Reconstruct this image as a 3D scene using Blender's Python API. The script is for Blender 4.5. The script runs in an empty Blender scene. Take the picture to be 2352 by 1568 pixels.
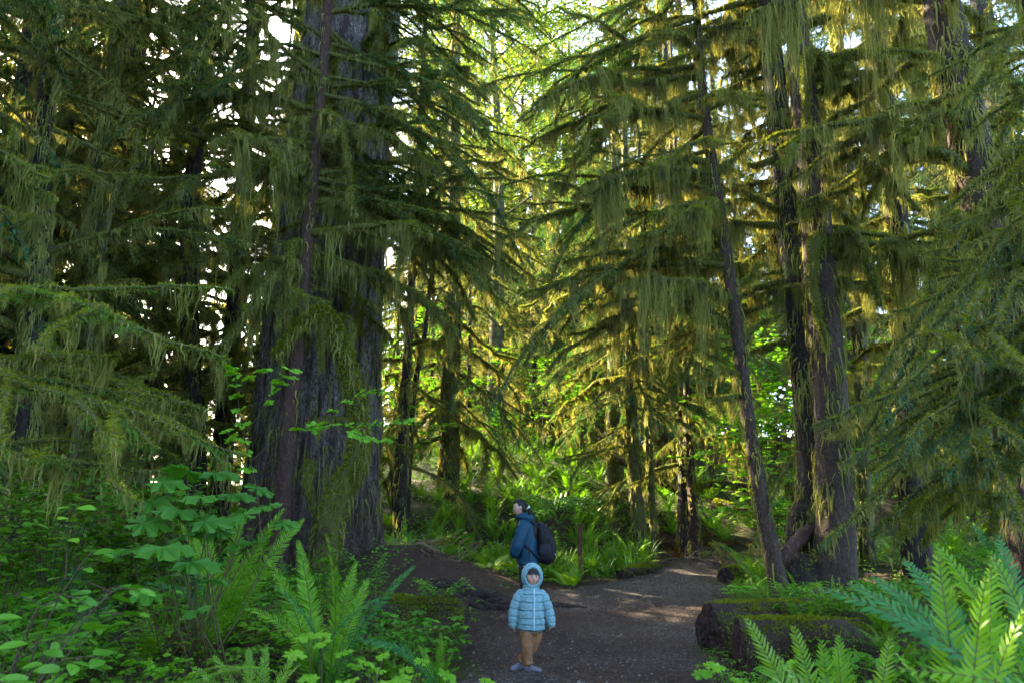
import bpy, math, random
import numpy as np
from mathutils import Vector, Matrix, Euler

S = bpy.context.scene
COL = S.collection
R = math.radians

# ------------------------------------------------------------------ camera
FPX = 1700.0                      # focal length in pixels of a 2352 px wide frame
PITCH = math.atan(381.0 / FPX)
CAM = np.array([0.0, 0.0, 1.5])
cd = bpy.data.cameras.new('camera')
cam = bpy.data.objects.new('camera', cd)
COL.objects.link(cam)
cam.location = CAM
cam.rotation_euler = (math.pi / 2 + PITCH, 0, 0)
cd.sensor_width = 36.0
cd.lens = 36.0 * FPX / 2352.0
cd.clip_start = 0.05
cd.clip_end = 600
cd.dof.use_dof = True
cd.dof.focus_distance = 7.6
cd.dof.aperture_fstop = 3.2
S.camera = cam

# ------------------------------------------------------------------ sky, sun, exposure
SUN_EL = R(27)
SUN_AZ = R(-48)                   # compass-like: 0 = +Y (ahead), negative = to the left
sdir = Vector((math.sin(SUN_AZ) * math.cos(SUN_EL), math.cos(SUN_AZ) * math.cos(SUN_EL), math.sin(SUN_EL)))
W = bpy.data.worlds.new('World')
S.world = W
W.use_nodes = True
nt = W.node_tree
bg = nt.nodes['Background']
sky = nt.nodes.new('ShaderNodeTexSky')
sky.sky_type = 'NISHITA'
sky.sun_disc = False
sky.sun_elevation = SUN_EL
sky.sun_rotation = SUN_AZ
sky.air_density = 0.8
sky.dust_density = 3.0
nt.links.new(sky.outputs[0], bg.inputs[0])
bg.inputs[1].default_value = 0.15
sl = bpy.data.lights.new('sun', 'SUN')
sl.energy = 5.0
sl.angle = R(0.53)
sl.color = (1.0, 0.83, 0.56)
so = bpy.data.objects.new('sun', sl)
COL.objects.link(so)
so.location = (-30, 20, 30)
so.rotation_euler = (-sdir).to_track_quat('-Z', 'Y').to_euler()
S.view_settings.view_transform = 'Standard'
S.view_settings.look = 'None'
S.view_settings.gamma = 1.0
S.view_settings.exposure = 3.95
S.render.engine = 'CYCLES'
S.cycles.max_bounces = 5
S.cycles.diffuse_bounces = 4
S.cycles.glossy_bounces = 1
S.cycles.transmission_bounces = 3
S.cycles.transparent_max_bounces = 4
S.cycles.caustics_reflective = False
S.cycles.caustics_refractive = False
S.cycles.sample_clamp_indirect = 3.0


# ------------------------------------------------------------------ terrain
def sst(a, b, x):
    t = np.clip((np.asarray(x, float) - a) / (b - a), 0, 1)
    return t * t * (3 - 2 * t)


def wav(x, y, s, k):
    return (np.sin(x * s + k) * np.cos(y * s * 1.13 + 2 * k) + 0.6 * np.sin(x * s * 1.9 - y * s * 1.3 + 3 * k)) / 1.6


def zt(x, y):
    x = np.asarray(x, float)
    y = np.asarray(y, float)
    z = 0.045 * np.clip(y - 9.5, 0, 8)
    ys = 14.4 + 2.8 * sst(0.6, 3.6, x) - 0.8 * sst(6, 12, x)
    hmax = 4.4 - 2.6 * sst(-4, -9, x) + 0.6 * sst(4, 14, x)
    u = np.clip(y - ys, 0, None)
    z = z + hmax * (1 - np.exp(-0.085 * u * sst(0, 3, u))) + 0.02 * u
    z = z + 0.72 * np.exp(-((x + 2.0) / 1.75) ** 2 - ((y - 12.9) / 1.9) ** 2)
    z = z + 0.50 * sst(-0.75, -2.0, x) * (1 - sst(9.0, 11.5, y)) + 0.25 * sst(-4, -7, x)
    z = z + 0.38 * sst(2.45, 3.4, x) * (1 - sst(8.5, 12.5, y)) + 0.3 * sst(5, 8, x) * (1 - sst(14, 18, y))
    rough = sst(0.0, 1.0, np.abs(x - 0.9) - 1.3)
    z = z + 0.06 * rough * wav(x, y, 1.9, 0.7) + 0.02 * wav(x, y, 4.1, 2.2) * (0.25 + rough)
    return z


def ray(px, py):
    x = (px - 1176.0) / FPX
    v = -(py - 784.0) / FPX
    c, s = math.cos(PITCH), math.sin(PITCH)
    return np.array([x, c - v * s, s + v * c])


def P(px, py, d):
    """world point at depth y = d that the photograph shows at (px, py)"""
    r = ray(px, py)
    return CAM + r * (d / r[1])


def GX(px, d):
    """ground point at depth d under the column px (measured near the horizon row)"""
    p = P(px, 1165, d)
    return np.array([p[0], d, float(zt(p[0], d))])


def GB(px, py, d):
    """the ground below what the photograph shows at (px, py), depth d"""
    p = P(px, py, d)
    return np.array([p[0], d, float(zt(p[0], d))])


# ------------------------------------------------------------------ mesh builder
class MB:
    def __init__(self):
        self.v = []
        self.f = {3: [], 4: []}
        self.m = {3: [], 4: []}
        self.n = 0

    def add(self, v, f, mi=0):
        v = np.asarray(v, np.float32).reshape(-1, 3)
        f = np.asarray(f, np.int64)
        if f.size == 0:
            return
        k = f.shape[1]
        self.f[k].append(f + self.n)
        self.m[k].append(np.full(len(f), mi, np.int32))
        self.v.append(v)
        self.n += len(v)

    def arrays(self):
        V = np.concatenate(self.v) if self.v else np.zeros((0, 3), np.float32)
        out = {}
        for k in (3, 4):
            if self.f[k]:
                out[k] = (np.concatenate(self.f[k]), np.concatenate(self.m[k]))
        return V, out

    def merge(self, other, M=None, mi=None):
        """append another builder's arrays, transformed by a 4x4 matrix"""
        V, F = other.arrays() if isinstance(other, MB) else other
        if M is not None:
            V = V @ M[:3, :3].T + M[:3, 3]
        first = True
        base = self.n
        self.v.append(V.astype(np.float32))
        self.n += len(V)
        for k, (f, m) in F.items():
            self.f[k].append(f + base)
            self.m[k].append(m if mi is None else np.full(len(f), mi, np.int32))

    def mesh(self, name, mats, smooth=True):
        V, F = self.arrays()
        me = bpy.data.meshes.new(name)
        nv = len(V)
        me.vertices.add(nv)
        me.vertices.foreach_set('co', V.astype(np.float32).ravel())
        li, ls, mm = [], [], []
        st = 0
        for k in (4, 3):
            if k in F:
                f, m = F[k]
                li.append(f.ravel())
                ls.append(st + np.arange(len(f)) * k)
                st += f.size
                mm.append(m)
        li = np.concatenate(li).astype(np.int32)
        ls = np.concatenate(ls).astype(np.int32)
        mm = np.concatenate(mm).astype(np.int32)
        me.loops.add(len(li))
        me.loops.foreach_set('vertex_index', li)
        me.polygons.add(len(ls))
        me.polygons.foreach_set('loop_start', ls)
        me.polygons.foreach_set('material_index', mm)
        me.polygons.foreach_set('use_smooth', np.full(len(ls), smooth))
        for m in (mats if isinstance(mats, (list, tuple)) else [mats]):
            me.materials.append(m)
        me.update(calc_edges=True)
        return me


def link(name, me, parent=None, loc=(0, 0, 0), rot=(0, 0, 0), sc=1.0):
    o = bpy.data.objects.new(name, me)
    COL.objects.link(o)
    o.location = loc
    o.rotation_euler = rot
    o.scale = (sc, sc, sc) if not hasattr(sc, '__len__') else sc
    if parent is not None:
        o.parent = parent
    return o


def tag(o, label=None, cat=None, group=None, kind=None):
    if label:
        o['label'] = label
    if cat:
        o['category'] = cat
    if group:
        o['group'] = group
    if kind:
        o['kind'] = kind
    return o


def empty(name, loc, label=None, cat=None, group=None):
    o = bpy.data.objects.new(name, None)
    COL.objects.link(o)
    o.location = loc
    o.empty_display_size = 0.2
    return tag(o, label, cat, group)


# ------------------------------------------------------------------ shape primitives (vectorised)
def unit(a):
    return a / np.maximum(np.linalg.norm(a, axis=-1, keepdims=True), 1e-9)


def spline(pts, n):
    """Catmull-Rom through control points, n samples"""
    p = np.asarray(pts, float)
    p = np.vstack([2 * p[0] - p[1], p, 2 * p[-1] - p[-2]])
    m = len(p) - 3
    t = np.linspace(0, m, n)
    i = np.minimum(t.astype(int), m - 1)
    u = (t - i)[:, None]
    a, b, c, d = p[i], p[i + 1], p[i + 2], p[i + 3]
    return 0.5 * (2 * b + (c - a) * u + (2 * a - 5 * b + 4 * c - d) * u ** 2 + (3 * b - a - 3 * c + d) * u ** 3)


def tangents(p):
    t = np.gradient(p, axis=0)
    return unit(t)


def tube(mb, pts, rad, sides=8, mi=0, lump=None, cap=True):
    pts = np.asarray(pts, float)
    K = len(pts)
    rad = np.broadcast_to(np.asarray(rad, float), (K,))
    t = tangents(pts)
    ref = np.array([0, 0, 1.0]) if abs(t[:, 2]).mean() < 0.8 else np.array([1.0, 0, 0])
    s = unit(np.cross(t, ref))
    u = np.cross(s, t)
    a = np.linspace(0, 2 * np.pi, sides, endpoint=False)
    r = rad[:, None] * np.ones((1, sides))
    if lump is not None:
        r = r * lump
    v = pts[:, None, :] + r[..., None] * (np.cos(a)[None, :, None] * s[:, None, :] + np.sin(a)[None, :, None] * u[:, None, :])
    i = np.arange(K - 1)[:, None] * sides
    j = np.arange(sides)[None, :]
    jn = (j + 1) % sides
    f = np.stack([i + j, i + jn, i + sides + jn, i + sides + j], -1).reshape(-1, 4)
    mb.add(v, f, mi)
    if cap:
        for row, flip in ((0, True), (K - 1, False)):
            ring = v[row]
            c = ring.mean(0, keepdims=True)
            vv = np.vstack([ring, c])
            k = np.arange(sides)
            ff = np.stack([k, (k + 1) % sides, np.full(sides, sides)], -1)
            mb.add(vv, ff[:, ::-1] if flip else ff, mi)


def ribbons(mb, C, Sd, Wd, mi=0):
    """C (N,K,3) centre lines, Sd (N,1|K,3) side vectors, Wd (N,K) half widths"""
    N, K = C.shape[:2]
    if N == 0:
        return
    off = Sd * Wd[..., None]
    v = np.stack([C - off, C + off], 2)
    base = (np.arange(N) * K * 2)[:, None]
    k = np.arange(K - 1)[None, :] * 2
    f = np.stack([base + k, base + k + 1, base + k + 3, base + k + 2], -1).reshape(-1, 4)
    mb.add(v, f, mi)


def scatter(mb, tv, tf, pos, X, Z, sc, mi=0):
    """place template (tv, tf) at pos with local X axis X and normal Z"""
    N = len(pos)
    if N == 0:
        return
    X = unit(X)
    Y = unit(np.cross(Z, X))
    Zc = np.cross(X, Y)
    sc = np.broadcast_to(np.asarray(sc, float), (N,))
    v = pos[:, None, :] + sc[:, None, None] * (tv[None, :, 0:1] * X[:, None] + tv[None, :, 1:2] * Y[:, None] + tv[None, :, 2:3] * Zc[:, None])
    nv = len(tv)
    base = (np.arange(N) * nv)[:, None, None]
    for k in (3, 4):
        ff = np.array([f for f in tf if len(f) == k])
        if len(ff):
            f = (base + ff[None]).reshape(-1, k)
            mb.f[k].append(f + mb.n)
            mb.m[k].append(np.full(len(f), mi, np.int32))
    mb.v.append(v.reshape(-1, 3).astype(np.float32))
    mb.n += N * nv


def onpoly(pts, u):
    """points on a polyline at u in 0..1"""
    K = len(pts)
    t = np.clip(u, 0, 1) * (K - 1)
    i = np.minimum(t.astype(int), K - 2)
    w = (t - i)[:, None]
    return pts[i] * (1 - w) + pts[i + 1] * w


def hang(mb, pts, n, lmax, rng, w=0.006, lmin=0.04, freq=9.0, jit=0.03, mi=0, K=5, tass=4.5):
    """beards and curtains of hanging moss under a polyline"""
    if n <= 0:
        return
    Lp = np.linalg.norm(np.diff(pts, axis=0), axis=1).sum()
    nt_ = max(2, int(Lp * tass))
    tu = rng.random(nt_)
    ph = rng.random(2) * 6.28
    tl = lmax * (0.12 + 0.88 * rng.random(nt_) ** 2.4) * (0.55 + 0.45 * np.sin(tu * freq + ph[0]))
    k = rng.integers(0, nt_, n)
    inb = rng.random(n) < 0.72
    u = np.where(inb, np.clip(tu[k] + rng.normal(0, 0.045, n) / max(0.3, Lp), 0, 1), rng.random(n))
    L = lmin + np.where(inb, tl[k] * (0.3 + 0.7 * rng.random(n)), np.minimum(lmax * 0.2, 0.2) * rng.random(n) ** 1.5)
    p = onpoly(pts, u) + rng.normal(0, jit, (n, 3)) * np.array([1, 1, 0.5])
    t = np.linspace(0, 1, K)
    td = rng.normal(0, 0.05, (nt_, 3))
    drift = np.where(inb[:, None], td[k], 0) * L[:, None] + rng.normal(0, 0.035, (n, 3)) * L[:, None] * np.where(rng.random((n, 1)) < 0.25, 3.2, 1.0)
    pull = np.where(inb[:, None], (onpoly(pts, tu[k]) - p), 0)
    drift = drift + 0.5 * pull
    drift[:, 2] = 0
    kink = rng.normal(0, 0.032, (n, K, 3)) * (t[None, :, None] > 0)
    kink = kink * np.minimum(1, L)[:, None, None]
    C = p[:, None, :] + drift[:, None, :] * (t ** 1.2)[None, :, None] + kink
    C[..., 2] -= L[:, None] * t[None, :]
    a = rng.random(n) * 6.283
    Sd = np.stack([np.cos(a), np.sin(a), 0 * a], -1)[:, None, :]
    wd = w * (0.6 + 0.9 * rng.random((n, 1))) * (1 - t[None, :] ** 1.5) * (0.55 + 0.9 * rng.random((n, K)))
    ribbons(mb, C, Sd, wd, mi)
    # matted tufts caught in the beards
    m = int(n * 0.9)
    j = rng.integers(0, n, m)
    v = rng.random(m) ** 1.4 * 0.85
    q = C[j, 0] * (1 - v)[:, None] + C[j, K - 1] * v[:, None] + rng.normal(0, 0.008, (m, 3)) * (w / 0.0055)
    dd = unit(rng.normal(0, 1, (m, 3)) * np.array([1, 1, 0.7]) - np.array([0, 0, 0.5]))
    ll = (0.018 + 0.03 * rng.random(m)) * (w / 0.0055) ** 0.7
    C2 = np.stack([q, q + dd * (ll * 0.5)[:, None], q + dd * ll[:, None] - np.array([0, 0, 0.4]) * ll[:, None]], 1)
    ribbons(mb, C2, unit(np.cross(dd, rng.normal(0, 1, (m, 3))))[:, None], w * 0.75 * (0.6 + 0.8 * rng.random((m, 1))) * np.array([[1, 0.8, 0.1]]), mi)


def fuzz(mb, pts, rad, n, rng, L=0.03, w=0.004, mi=0, up=0.3):
    """short moss shoots standing off a tube"""
    u = rng.random(n)
    c = onpoly(pts, u)
    r = np.interp(u, np.linspace(0, 1, len(pts)), np.broadcast_to(rad, (len(pts),)))
    t = tangents(pts)
    tg = onpoly(t, u)
    d = rng.normal(0, 1, (n, 3))
    d[:, 2] += up
    d = unit(d - tg * (d * tg).sum(1, keepdims=True))
    d2 = unit(d + rng.normal(0, 0.45, (n, 3)))
    ln = L * (0.4 + rng.random(n))
    b = c + d * (r * 0.93)[:, None]
    C = np.stack([b, b + d2 * (ln * 0.55)[:, None], b + d2 * ln[:, None] - np.array([0, 0, 0.25]) * ln[:, None]], 1)
    Sd = unit(np.cross(d2, rng.normal(0, 1, (n, 3))))[:, None, :]
    wd = w * (0.6 + 0.8 * rng.random((n, 1))) * np.array([[1.0, 0.8, 0.1]])
    ribbons(mb, C, Sd, wd, mi)


def twiglets(mb, tw, rng, l0=0.12, step=0.03, nl=0.016, nw=0.0022, ang=55, dens=0.009, droop=0.25, mi=0, u0=0.05):
    """needle-clad side shoots in the plane of a twig polyline (hemlock / spruce spray)"""
    L = np.linalg.norm(np.diff(tw, axis=0), axis=1).sum()
    n = max(3, int(L * (1 - u0) / step))
    u = np.repeat(np.linspace(u0, 1, n), 2) + rng.normal(0, 0.15 / n, 2 * n)
    sgn = np.tile([1.0, -1.0], n)
    p = onpoly(tw, np.clip(u, 0, 1))
    t = unit(onpoly(tangents(tw), np.clip(u, 0, 1)))
    s = unit(np.cross(t, np.array([0, 0, 1.0])) + rng.normal(0, 0.12, (2 * n, 3)))
    a = R(ang) * (1 - 0.45 * u) + rng.normal(0, 0.12, 2 * n)
    d = np.cos(a)[:, None] * t + np.sin(a)[:, None] * s * sgn[:, None]
    ln = l0 * np.clip(np.sin(np.clip(u * 0.86 + 0.14, 0, 1) * np.pi) ** 0.6, 0.15, 1) * (0.55 + 0.6 * rng.random(2 * n))
    # needles
    cnt = np.maximum(3, (ln / dens).astype(int))
    idx = np.repeat(np.arange(2 * n), cnt)
    v = rng.random(len(idx))
    v = (np.arange(len(idx)) - np.repeat(np.cumsum(cnt) - cnt, cnt) + 0.5 * v) / np.repeat(cnt, cnt)
    q = p[idx] + d[idx] * (ln[idx] * v)[:, None]
    q[:, 2] -= droop * ln[idx] * v ** 2
    side = unit(np.cross(d[idx], np.array([0, 0, 1.0])))
    sg = np.where(rng.random(len(idx)) < 0.5, 1.0, -1.0)
    b = R(58) + rng.normal(0, 0.25, len(idx))
    nd = np.cos(b)[:, None] * d[idx] + np.sin(b)[:, None] * side * sg[:, None] + rng.normal(0, 0.18, (len(idx), 3))
    nd = unit(nd)
    ll = nl * (0.6 + 0.7 * rng.random(len(idx)))
    wv = d[idx] * nw
    V = np.stack([q - wv, q + wv, q + nd * ll[:, None]], 1)
    k = np.arange(len(idx))[:, None] * 3
    mb.add(V, np.concatenate([k, k + 1, k + 2], 1), mi)
    # thin stalk of each side shoot
    C = np.stack([p, p + d * ln[:, None] * 0.6, p + d * ln[:, None]], 1)
    C[:, 1, 2] -= droop * ln * 0.36
    C[:, 2, 2] -= droop * ln
    ribbons(mb, C, side[np.cumsum(cnt) - cnt][:, None, :], np.tile(np.array([[nw, nw * 0.8, nw * 0.3]]), (2 * n, 1)), mi)


# ------------------------------------------------------------------ materials
def nodes(name):
    m = bpy.data.materials.new(name)
    m.use_nodes = True
    t = m.node_tree
    t.nodes.clear()
    out = t.nodes.new('ShaderNodeOutputMaterial')
    return m, t, out


def N(t, kind, **kw):
    n = t.nodes.new(kind)
    for k, v in kw.items():
        if k.startswith('i_'):
            n.inputs[k[2:].replace('_', ' ')].default_value = v
        else:
            setattr(n, k, v)
    return n


def mixc(t, f, a, b):
    n = t.nodes.new('ShaderNodeMix')
    n.data_type = 'RGBA'
    for sock, val in ((0, f), (6, a), (7, b)):
        if hasattr(val, 'is_linked') or hasattr(val, 'links'):
            t.links.new(val, n.inputs[sock])
        elif sock == 0:
            n.inputs[0].default_value = val
        else:
            n.inputs[sock].default_value = (*val, 1) if len(val) == 3 else val
    return n.outputs[2]


def ramp(t, src, stops):
    n = t.nodes.new('ShaderNodeValToRGB')
    cr = n.color_ramp
    while len(cr.elements) < len(stops):
        cr.elements.new(0.5)
    for e, (p, c) in zip(cr.elements, stops):
        e.position = p
        e.color = (*c, 1) if hasattr(c, '__len__') else (c, c, c, 1)
    t.links.new(src, n.inputs[0])
    return n.outputs[0]


def noise(t, scale, detail=3, rough=0.6, vec=None, obj=True):
    n = N(t, 'ShaderNodeTexNoise')
    n.inputs['Scale'].default_value = scale
    n.inputs['Detail'].default_value = detail
    n.inputs['Roughness'].default_value = rough
    if vec is None:
        tc = N(t, 'ShaderNodeTexCoord')
        vec = tc.outputs['Object']
    t.links.new(vec, n.inputs['Vector'])
    return n.outputs['Fac']


def leaf_mat(name, c1, c2, trans=0.4, tcol=None, gloss=0.06, rough=0.4, spot=None):
    """leaf-like surface: diffuse + light through the leaf + a little gloss; hue varies leaf by leaf"""
    m, t, out = nodes(name)
    g = N(t, 'ShaderNodeNewGeometry')
    oi = N(t, 'ShaderNodeObjectInfo')
    f = N(t, 'ShaderNodeMath', operation='ADD')
    t.links.new(g.outputs['Random Per Island'], f.inputs[0])
    s = N(t, 'ShaderNodeMath', operation='MULTIPLY_ADD')
    t.links.new(oi.outputs['Random'], s.inputs[0])
    s.inputs[1].default_value = 0.5
    s.inputs[2].default_value = -0.25
    t.links.new(s.outputs[0], f.inputs[1])
    f.use_clamp = True
    c = mixc(t, f.outputs[0], c1, c2)
    if spot:
        nz = noise(t, spot[0], 2)
        c = mixc(t, ramp(t, nz, [(spot[2], 0.0), (spot[2] + 0.12, 1.0)]), c, spot[1])
    df = N(t, 'ShaderNodeBsdfDiffuse')
    t.links.new(c, df.inputs[0])
    last = df.outputs[0]
    if trans > 0:
        tr = N(t, 'ShaderNodeBsdfTranslucent')
        k = tcol or (1.7, 1.5, 0.5)
        vm = N(t, 'ShaderNodeVectorMath', operation='MULTIPLY')
        t.links.new(c, vm.inputs[0])
        vm.inputs[1].default_value = k
        t.links.new(vm.outputs[0], tr.inputs[0])
        mx = N(t, 'ShaderNodeMixShader')
        mx.inputs[0].default_value = trans
        t.links.new(last, mx.inputs[1])
        t.links.new(tr.outputs[0], mx.inputs[2])
        last = mx.outputs[0]
    if gloss > 0:
        gl = N(t, 'ShaderNodeBsdfGlossy')
        gl.inputs['Roughness'].default_value = rough
        mx = N(t, 'ShaderNodeMixShader')
        lw = N(t, 'ShaderNodeLayerWeight')
        lw.inputs[0].default_value = 0.35
        sc = N(t, 'ShaderNodeMath', operation='MULTIPLY_ADD')
        t.links.new(lw.outputs['Facing'], sc.inputs[0])
        sc.inputs[1].default_value = gloss * 2
        sc.inputs[2].default_value = gloss * 0.5
        t.links.new(sc.outputs[0], mx.inputs[0])
        t.links.new(last, mx.inputs[1])
        t.links.new(gl.outputs[0], mx.inputs[2])
        last = mx.outputs[0]
    t.links.new(last, out.inputs[0])
    return m


def bark_mat(name, dark, light, scale=6.0, stretch=0.18, moss=0.0, mosscol=(0.075, 0.095, 0.02), bump=0.6, lichen=None):
    """fissured bark: stretched cells broken up by noise, patches of moss and pale lichen"""
    m, t, out = nodes(name)
    tc = N(t, 'ShaderNodeTexCoord')
    wob = N(t, 'ShaderNodeTexNoise')
    wob.inputs['Scale'].default_value = scale * 0.6
    wob.inputs['Detail'].default_value = 3
    t.links.new(tc.outputs['Object'], wob.inputs['Vector'])
    va = N(t, 'ShaderNodeVectorMath', operation='MULTIPLY_ADD')
    t.links.new(wob.outputs['Color'], va.inputs[0])
    va.inputs[1].default_value = (0.12, 0.12, 0.35)
    t.links.new(tc.outputs['Object'], va.inputs[2])
    mp = N(t, 'ShaderNodeMapping')
    mp.inputs['Scale'].default_value = (1, 1, stretch)
    t.links.new(va.outputs[0], mp.inputs[0])
    vo = N(t, 'ShaderNodeTexVoronoi', feature='DISTANCE_TO_EDGE')
    vo.inputs['Scale'].default_value = scale * 2.2
    t.links.new(mp.outputs[0], vo.inputs['Vector'])
    n1 = noise(t, scale * 1.3, 6, 0.72, mp.outputs[0])
    n2 = noise(t, scale * 6, 5, 0.75, mp.outputs[0])
    plate = ramp(t, vo.outputs['Distance'], [(0.0, 0.0), (0.16, 1.0)])
    mul = N(t, 'ShaderNodeMath', operation='MULTIPLY')
    t.links.new(plate, mul.inputs[0])
    t.links.new(ramp(t, n1, [(0.30, 0.15), (0.66, 1.0)]), mul.inputs[1])
    c = mixc(t, mul.outputs[0], tuple(v * 0.55 for v in dark), light)
    c = mixc(t, ramp(t, n2, [(0.36, 0.0), (0.62, 0.75)]), c, dark)
    if lichen:
        n4 = noise(t, scale * 2.5, 4, 0.75)
        c = mixc(t, ramp(t, n4, [(0.58, 0.0), (0.66, 0.8)]), c, lichen)
    if moss > 0:
        n3 = noise(t, 1.6, 6, 0.72)
        a = 0.68 - 0.4 * moss
        c = mixc(t, ramp(t, n3, [(a, 0.0), (a + 0.08, 1.0)]), c, mosscol)
    b = N(t, 'ShaderNodeBsdfPrincipled')
    t.links.new(c, b.inputs['Base Color'])
    b.inputs['Roughness'].default_value = 0.85
    b.inputs['Specular IOR Level'].default_value = 0.25
    ad = N(t, 'ShaderNodeMath', operation='MULTIPLY_ADD')
    t.links.new(mul.outputs[0], ad.inputs[0])
    ad.inputs[1].default_value = 1.0
    t.links.new(n2, ad.inputs[2])
    bp = N(t, 'ShaderNodeBump')
    bp.inputs['Strength'].default_value = bump
    bp.inputs['Distance'].default_value = 0.03
    t.links.new(ad.outputs[0], bp.inputs['Height'])
    t.links.new(bp.outputs[0], b.inputs['Normal'])
    t.links.new(b.outputs[0], out.inputs[0])
    return m


def plain(name, c, rough=0.7, spec=0.3, var=0.15, scale=30, bump=0.0, c2=None):
    m, t, out = nodes(name)
    b = N(t, 'ShaderNodeBsdfPrincipled')
    nz = noise(t, scale, 4)
    cc = mixc(t, ramp(t, nz, [(0.3, 0.0), (0.7, 1.0)]), tuple(v * (1 - var) for v in c), c2 or tuple(v * (1 + var) for v in c))
    t.links.new(cc, b.inputs['Base Color'])
    b.inputs['Roughness'].default_value = rough
    b.inputs['Specular IOR Level'].default_value = spec
    if bump:
        bp = N(t, 'ShaderNodeBump')
        bp.inputs['Strength'].default_value = bump
        bp.inputs['Distance'].default_value = 0.01
        t.links.new(nz, bp.inputs['Height'])
        t.links.new(bp.outputs[0], b.inputs['Normal'])
    t.links.new(b.outputs[0], out.inputs[0])
    return m


M = {}
M['moss'] = leaf_mat('hanging_moss', (0.135, 0.165, 0.036), (0.265, 0.285, 0.092), 0.45, (1.5, 1.22, 0.75), 0.0, spot=(1.7, (0.120, 0.125, 0.060), 0.56))
M['fuzz'] = leaf_mat('cushion_moss', (0.100, 0.135, 0.012), (0.190, 0.220, 0.024), 0.4, (1.4, 1.3, 0.5), 0.0)
M['mosswood'] = bark_mat('mossy_bark', (0.030, 0.026, 0.016), (0.075, 0.070, 0.030), 9, 0.7, 0.75, (0.070, 0.080, 0.018))
M['needle'] = leaf_mat('hemlock_needles', (0.016, 0.085, 0.046), (0.038, 0.140, 0.064), 0.35, (1.9, 1.5, 0.45), 0.015, 0.45)
M['needle_bright'] = leaf_mat('young_hemlock_needles', (0.049, 0.162, 0.017), (0.095, 0.243, 0.023), 0.4, (1.5, 1.4, 0.5), 0.015, 0.45)
def giant_bark():
    m, t, out = nodes('grey_spruce_bark')
    tc = N(t, 'ShaderNodeTexCoord')

    def nz(scale, stretch, det, ro):
        mp = N(t, 'ShaderNodeMapping')
        mp.inputs['Scale'].default_value = (1, 1, stretch)
        t.links.new(tc.outputs['Object'], mp.inputs[0])
        return noise(t, scale, det, ro, mp.outputs[0])
    furrow = ramp(t, nz(9, 0.10, 5, 0.62), [(0.40, 0.0), (0.56, 1.0)])
    flake = ramp(t, nz(42, 0.38, 5, 0.7), [(0.36, 0.0), (0.60, 1.0)])
    mul = N(t, 'ShaderNodeMath', operation='MULTIPLY')
    t.links.new(furrow, mul.inputs[0])
    t.links.new(flake, mul.inputs[1])
    z = N(t, 'ShaderNodeSeparateXYZ')
    t.links.new(tc.outputs['Object'], z.inputs[0])
    lo = N(t, 'ShaderNodeMapRange')
    lo.inputs['From Min'].default_value = 1.0
    lo.inputs['From Max'].default_value = 3.6
    t.links.new(z.outputs['Z'], lo.inputs['Value'])
    plate = mixc(t, lo.outputs[0], (0.190, 0.130, 0.108), (0.440, 0.410, 0.385))
    c = mixc(t, mul.outputs[0], (0.030, 0.021, 0.020), plate)
    c = mixc(t, ramp(t, noise(t, 1.3, 6, 0.7), [(0.58, 0.0), (0.70, 0.8)]), c, (0.060, 0.066, 0.022))
    b = N(t, 'ShaderNodeBsdfPrincipled')
    t.links.new(c, b.inputs['Base Color'])
    b.inputs['Roughness'].default_value = 0.85
    b.inputs['Specular IOR Level'].default_value = 0.2
    bp = N(t, 'ShaderNodeBump')
    bp.inputs['Strength'].default_value = 1.0
    bp.inputs['Distance'].default_value = 0.06
    t.links.new(mul.outputs[0], bp.inputs['Height'])
    t.links.new(bp.outputs[0], b.inputs['Normal'])
    t.links.new(b.outputs[0], out.inputs[0])
    return m


M['bark_grey'] = giant_bark()
M['bark_brown'] = bark_mat('brown_bark', (0.040, 0.028, 0.021), (0.130, 0.094, 0.072), 14, 0.3, 0.12)
M['bark_red'] = bark_mat('red_bark', (0.040, 0.022, 0.017), (0.110, 0.066, 0.050), 10, 0.3, 0.12)
M['bark_dark'] = bark_mat('dark_bark', (0.018, 0.014, 0.012), (0.060, 0.048, 0.040), 9, 0.25, 0.30)
M['bark_moss'] = bark_mat('moss_covered_bark', (0.030, 0.026, 0.018), (0.085, 0.080, 0.045), 8, 0.35, 0.62, (0.080, 0.085, 0.028))
M['fern'] = leaf_mat('sword_fern', (0.070, 0.205, 0.008), (0.130, 0.300, 0.014), 0.35, (1.5, 1.4, 0.5), 0.014, 0.4)
M['fern_blue'] = leaf_mat('old_sword_fern', (0.022, 0.125, 0.030), (0.042, 0.180, 0.042), 0.3, (1.5, 1.4, 0.5), 0.016, 0.36)
M['fern_lime'] = leaf_mat('young_fern', (0.095, 0.238, 0.007), (0.149, 0.302, 0.012), 0.4, (1.4, 1.3, 0.5), 0.03, 0.4)
M['stalk'] = plain('fern_stalk', (0.060, 0.055, 0.018), 0.6)
M['maple'] = leaf_mat('vine_maple_leaf', (0.095, 0.281, 0.011), (0.162, 0.378, 0.017), 0.45, (1.5, 1.4, 0.5), 0.02, 0.4)
M['maple_near'] = leaf_mat('pale_vine_maple_leaf', (0.130, 0.350, 0.016), (0.190, 0.430, 0.026), 0.45, (1.3, 1.25, 0.5), 0.02, 0.4)
M['maple_sun'] = leaf_mat('sunny_maple_leaf', (0.065, 0.130, 0.016), (0.120, 0.190, 0.032), 0.5, (1.5, 1.25, 0.75), 0.0)
M['salal'] = leaf_mat('salal_leaf', (0.030, 0.130, 0.008), (0.081, 0.243, 0.014), 0.3, (1.5, 1.5, 0.5), 0.022, 0.35)
M['lime_leaf'] = leaf_mat('new_lime_leaf', (0.110, 0.300, 0.010), (0.160, 0.360, 0.016), 0.4, (1.3, 1.2, 0.5), 0.02, 0.4)
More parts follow.
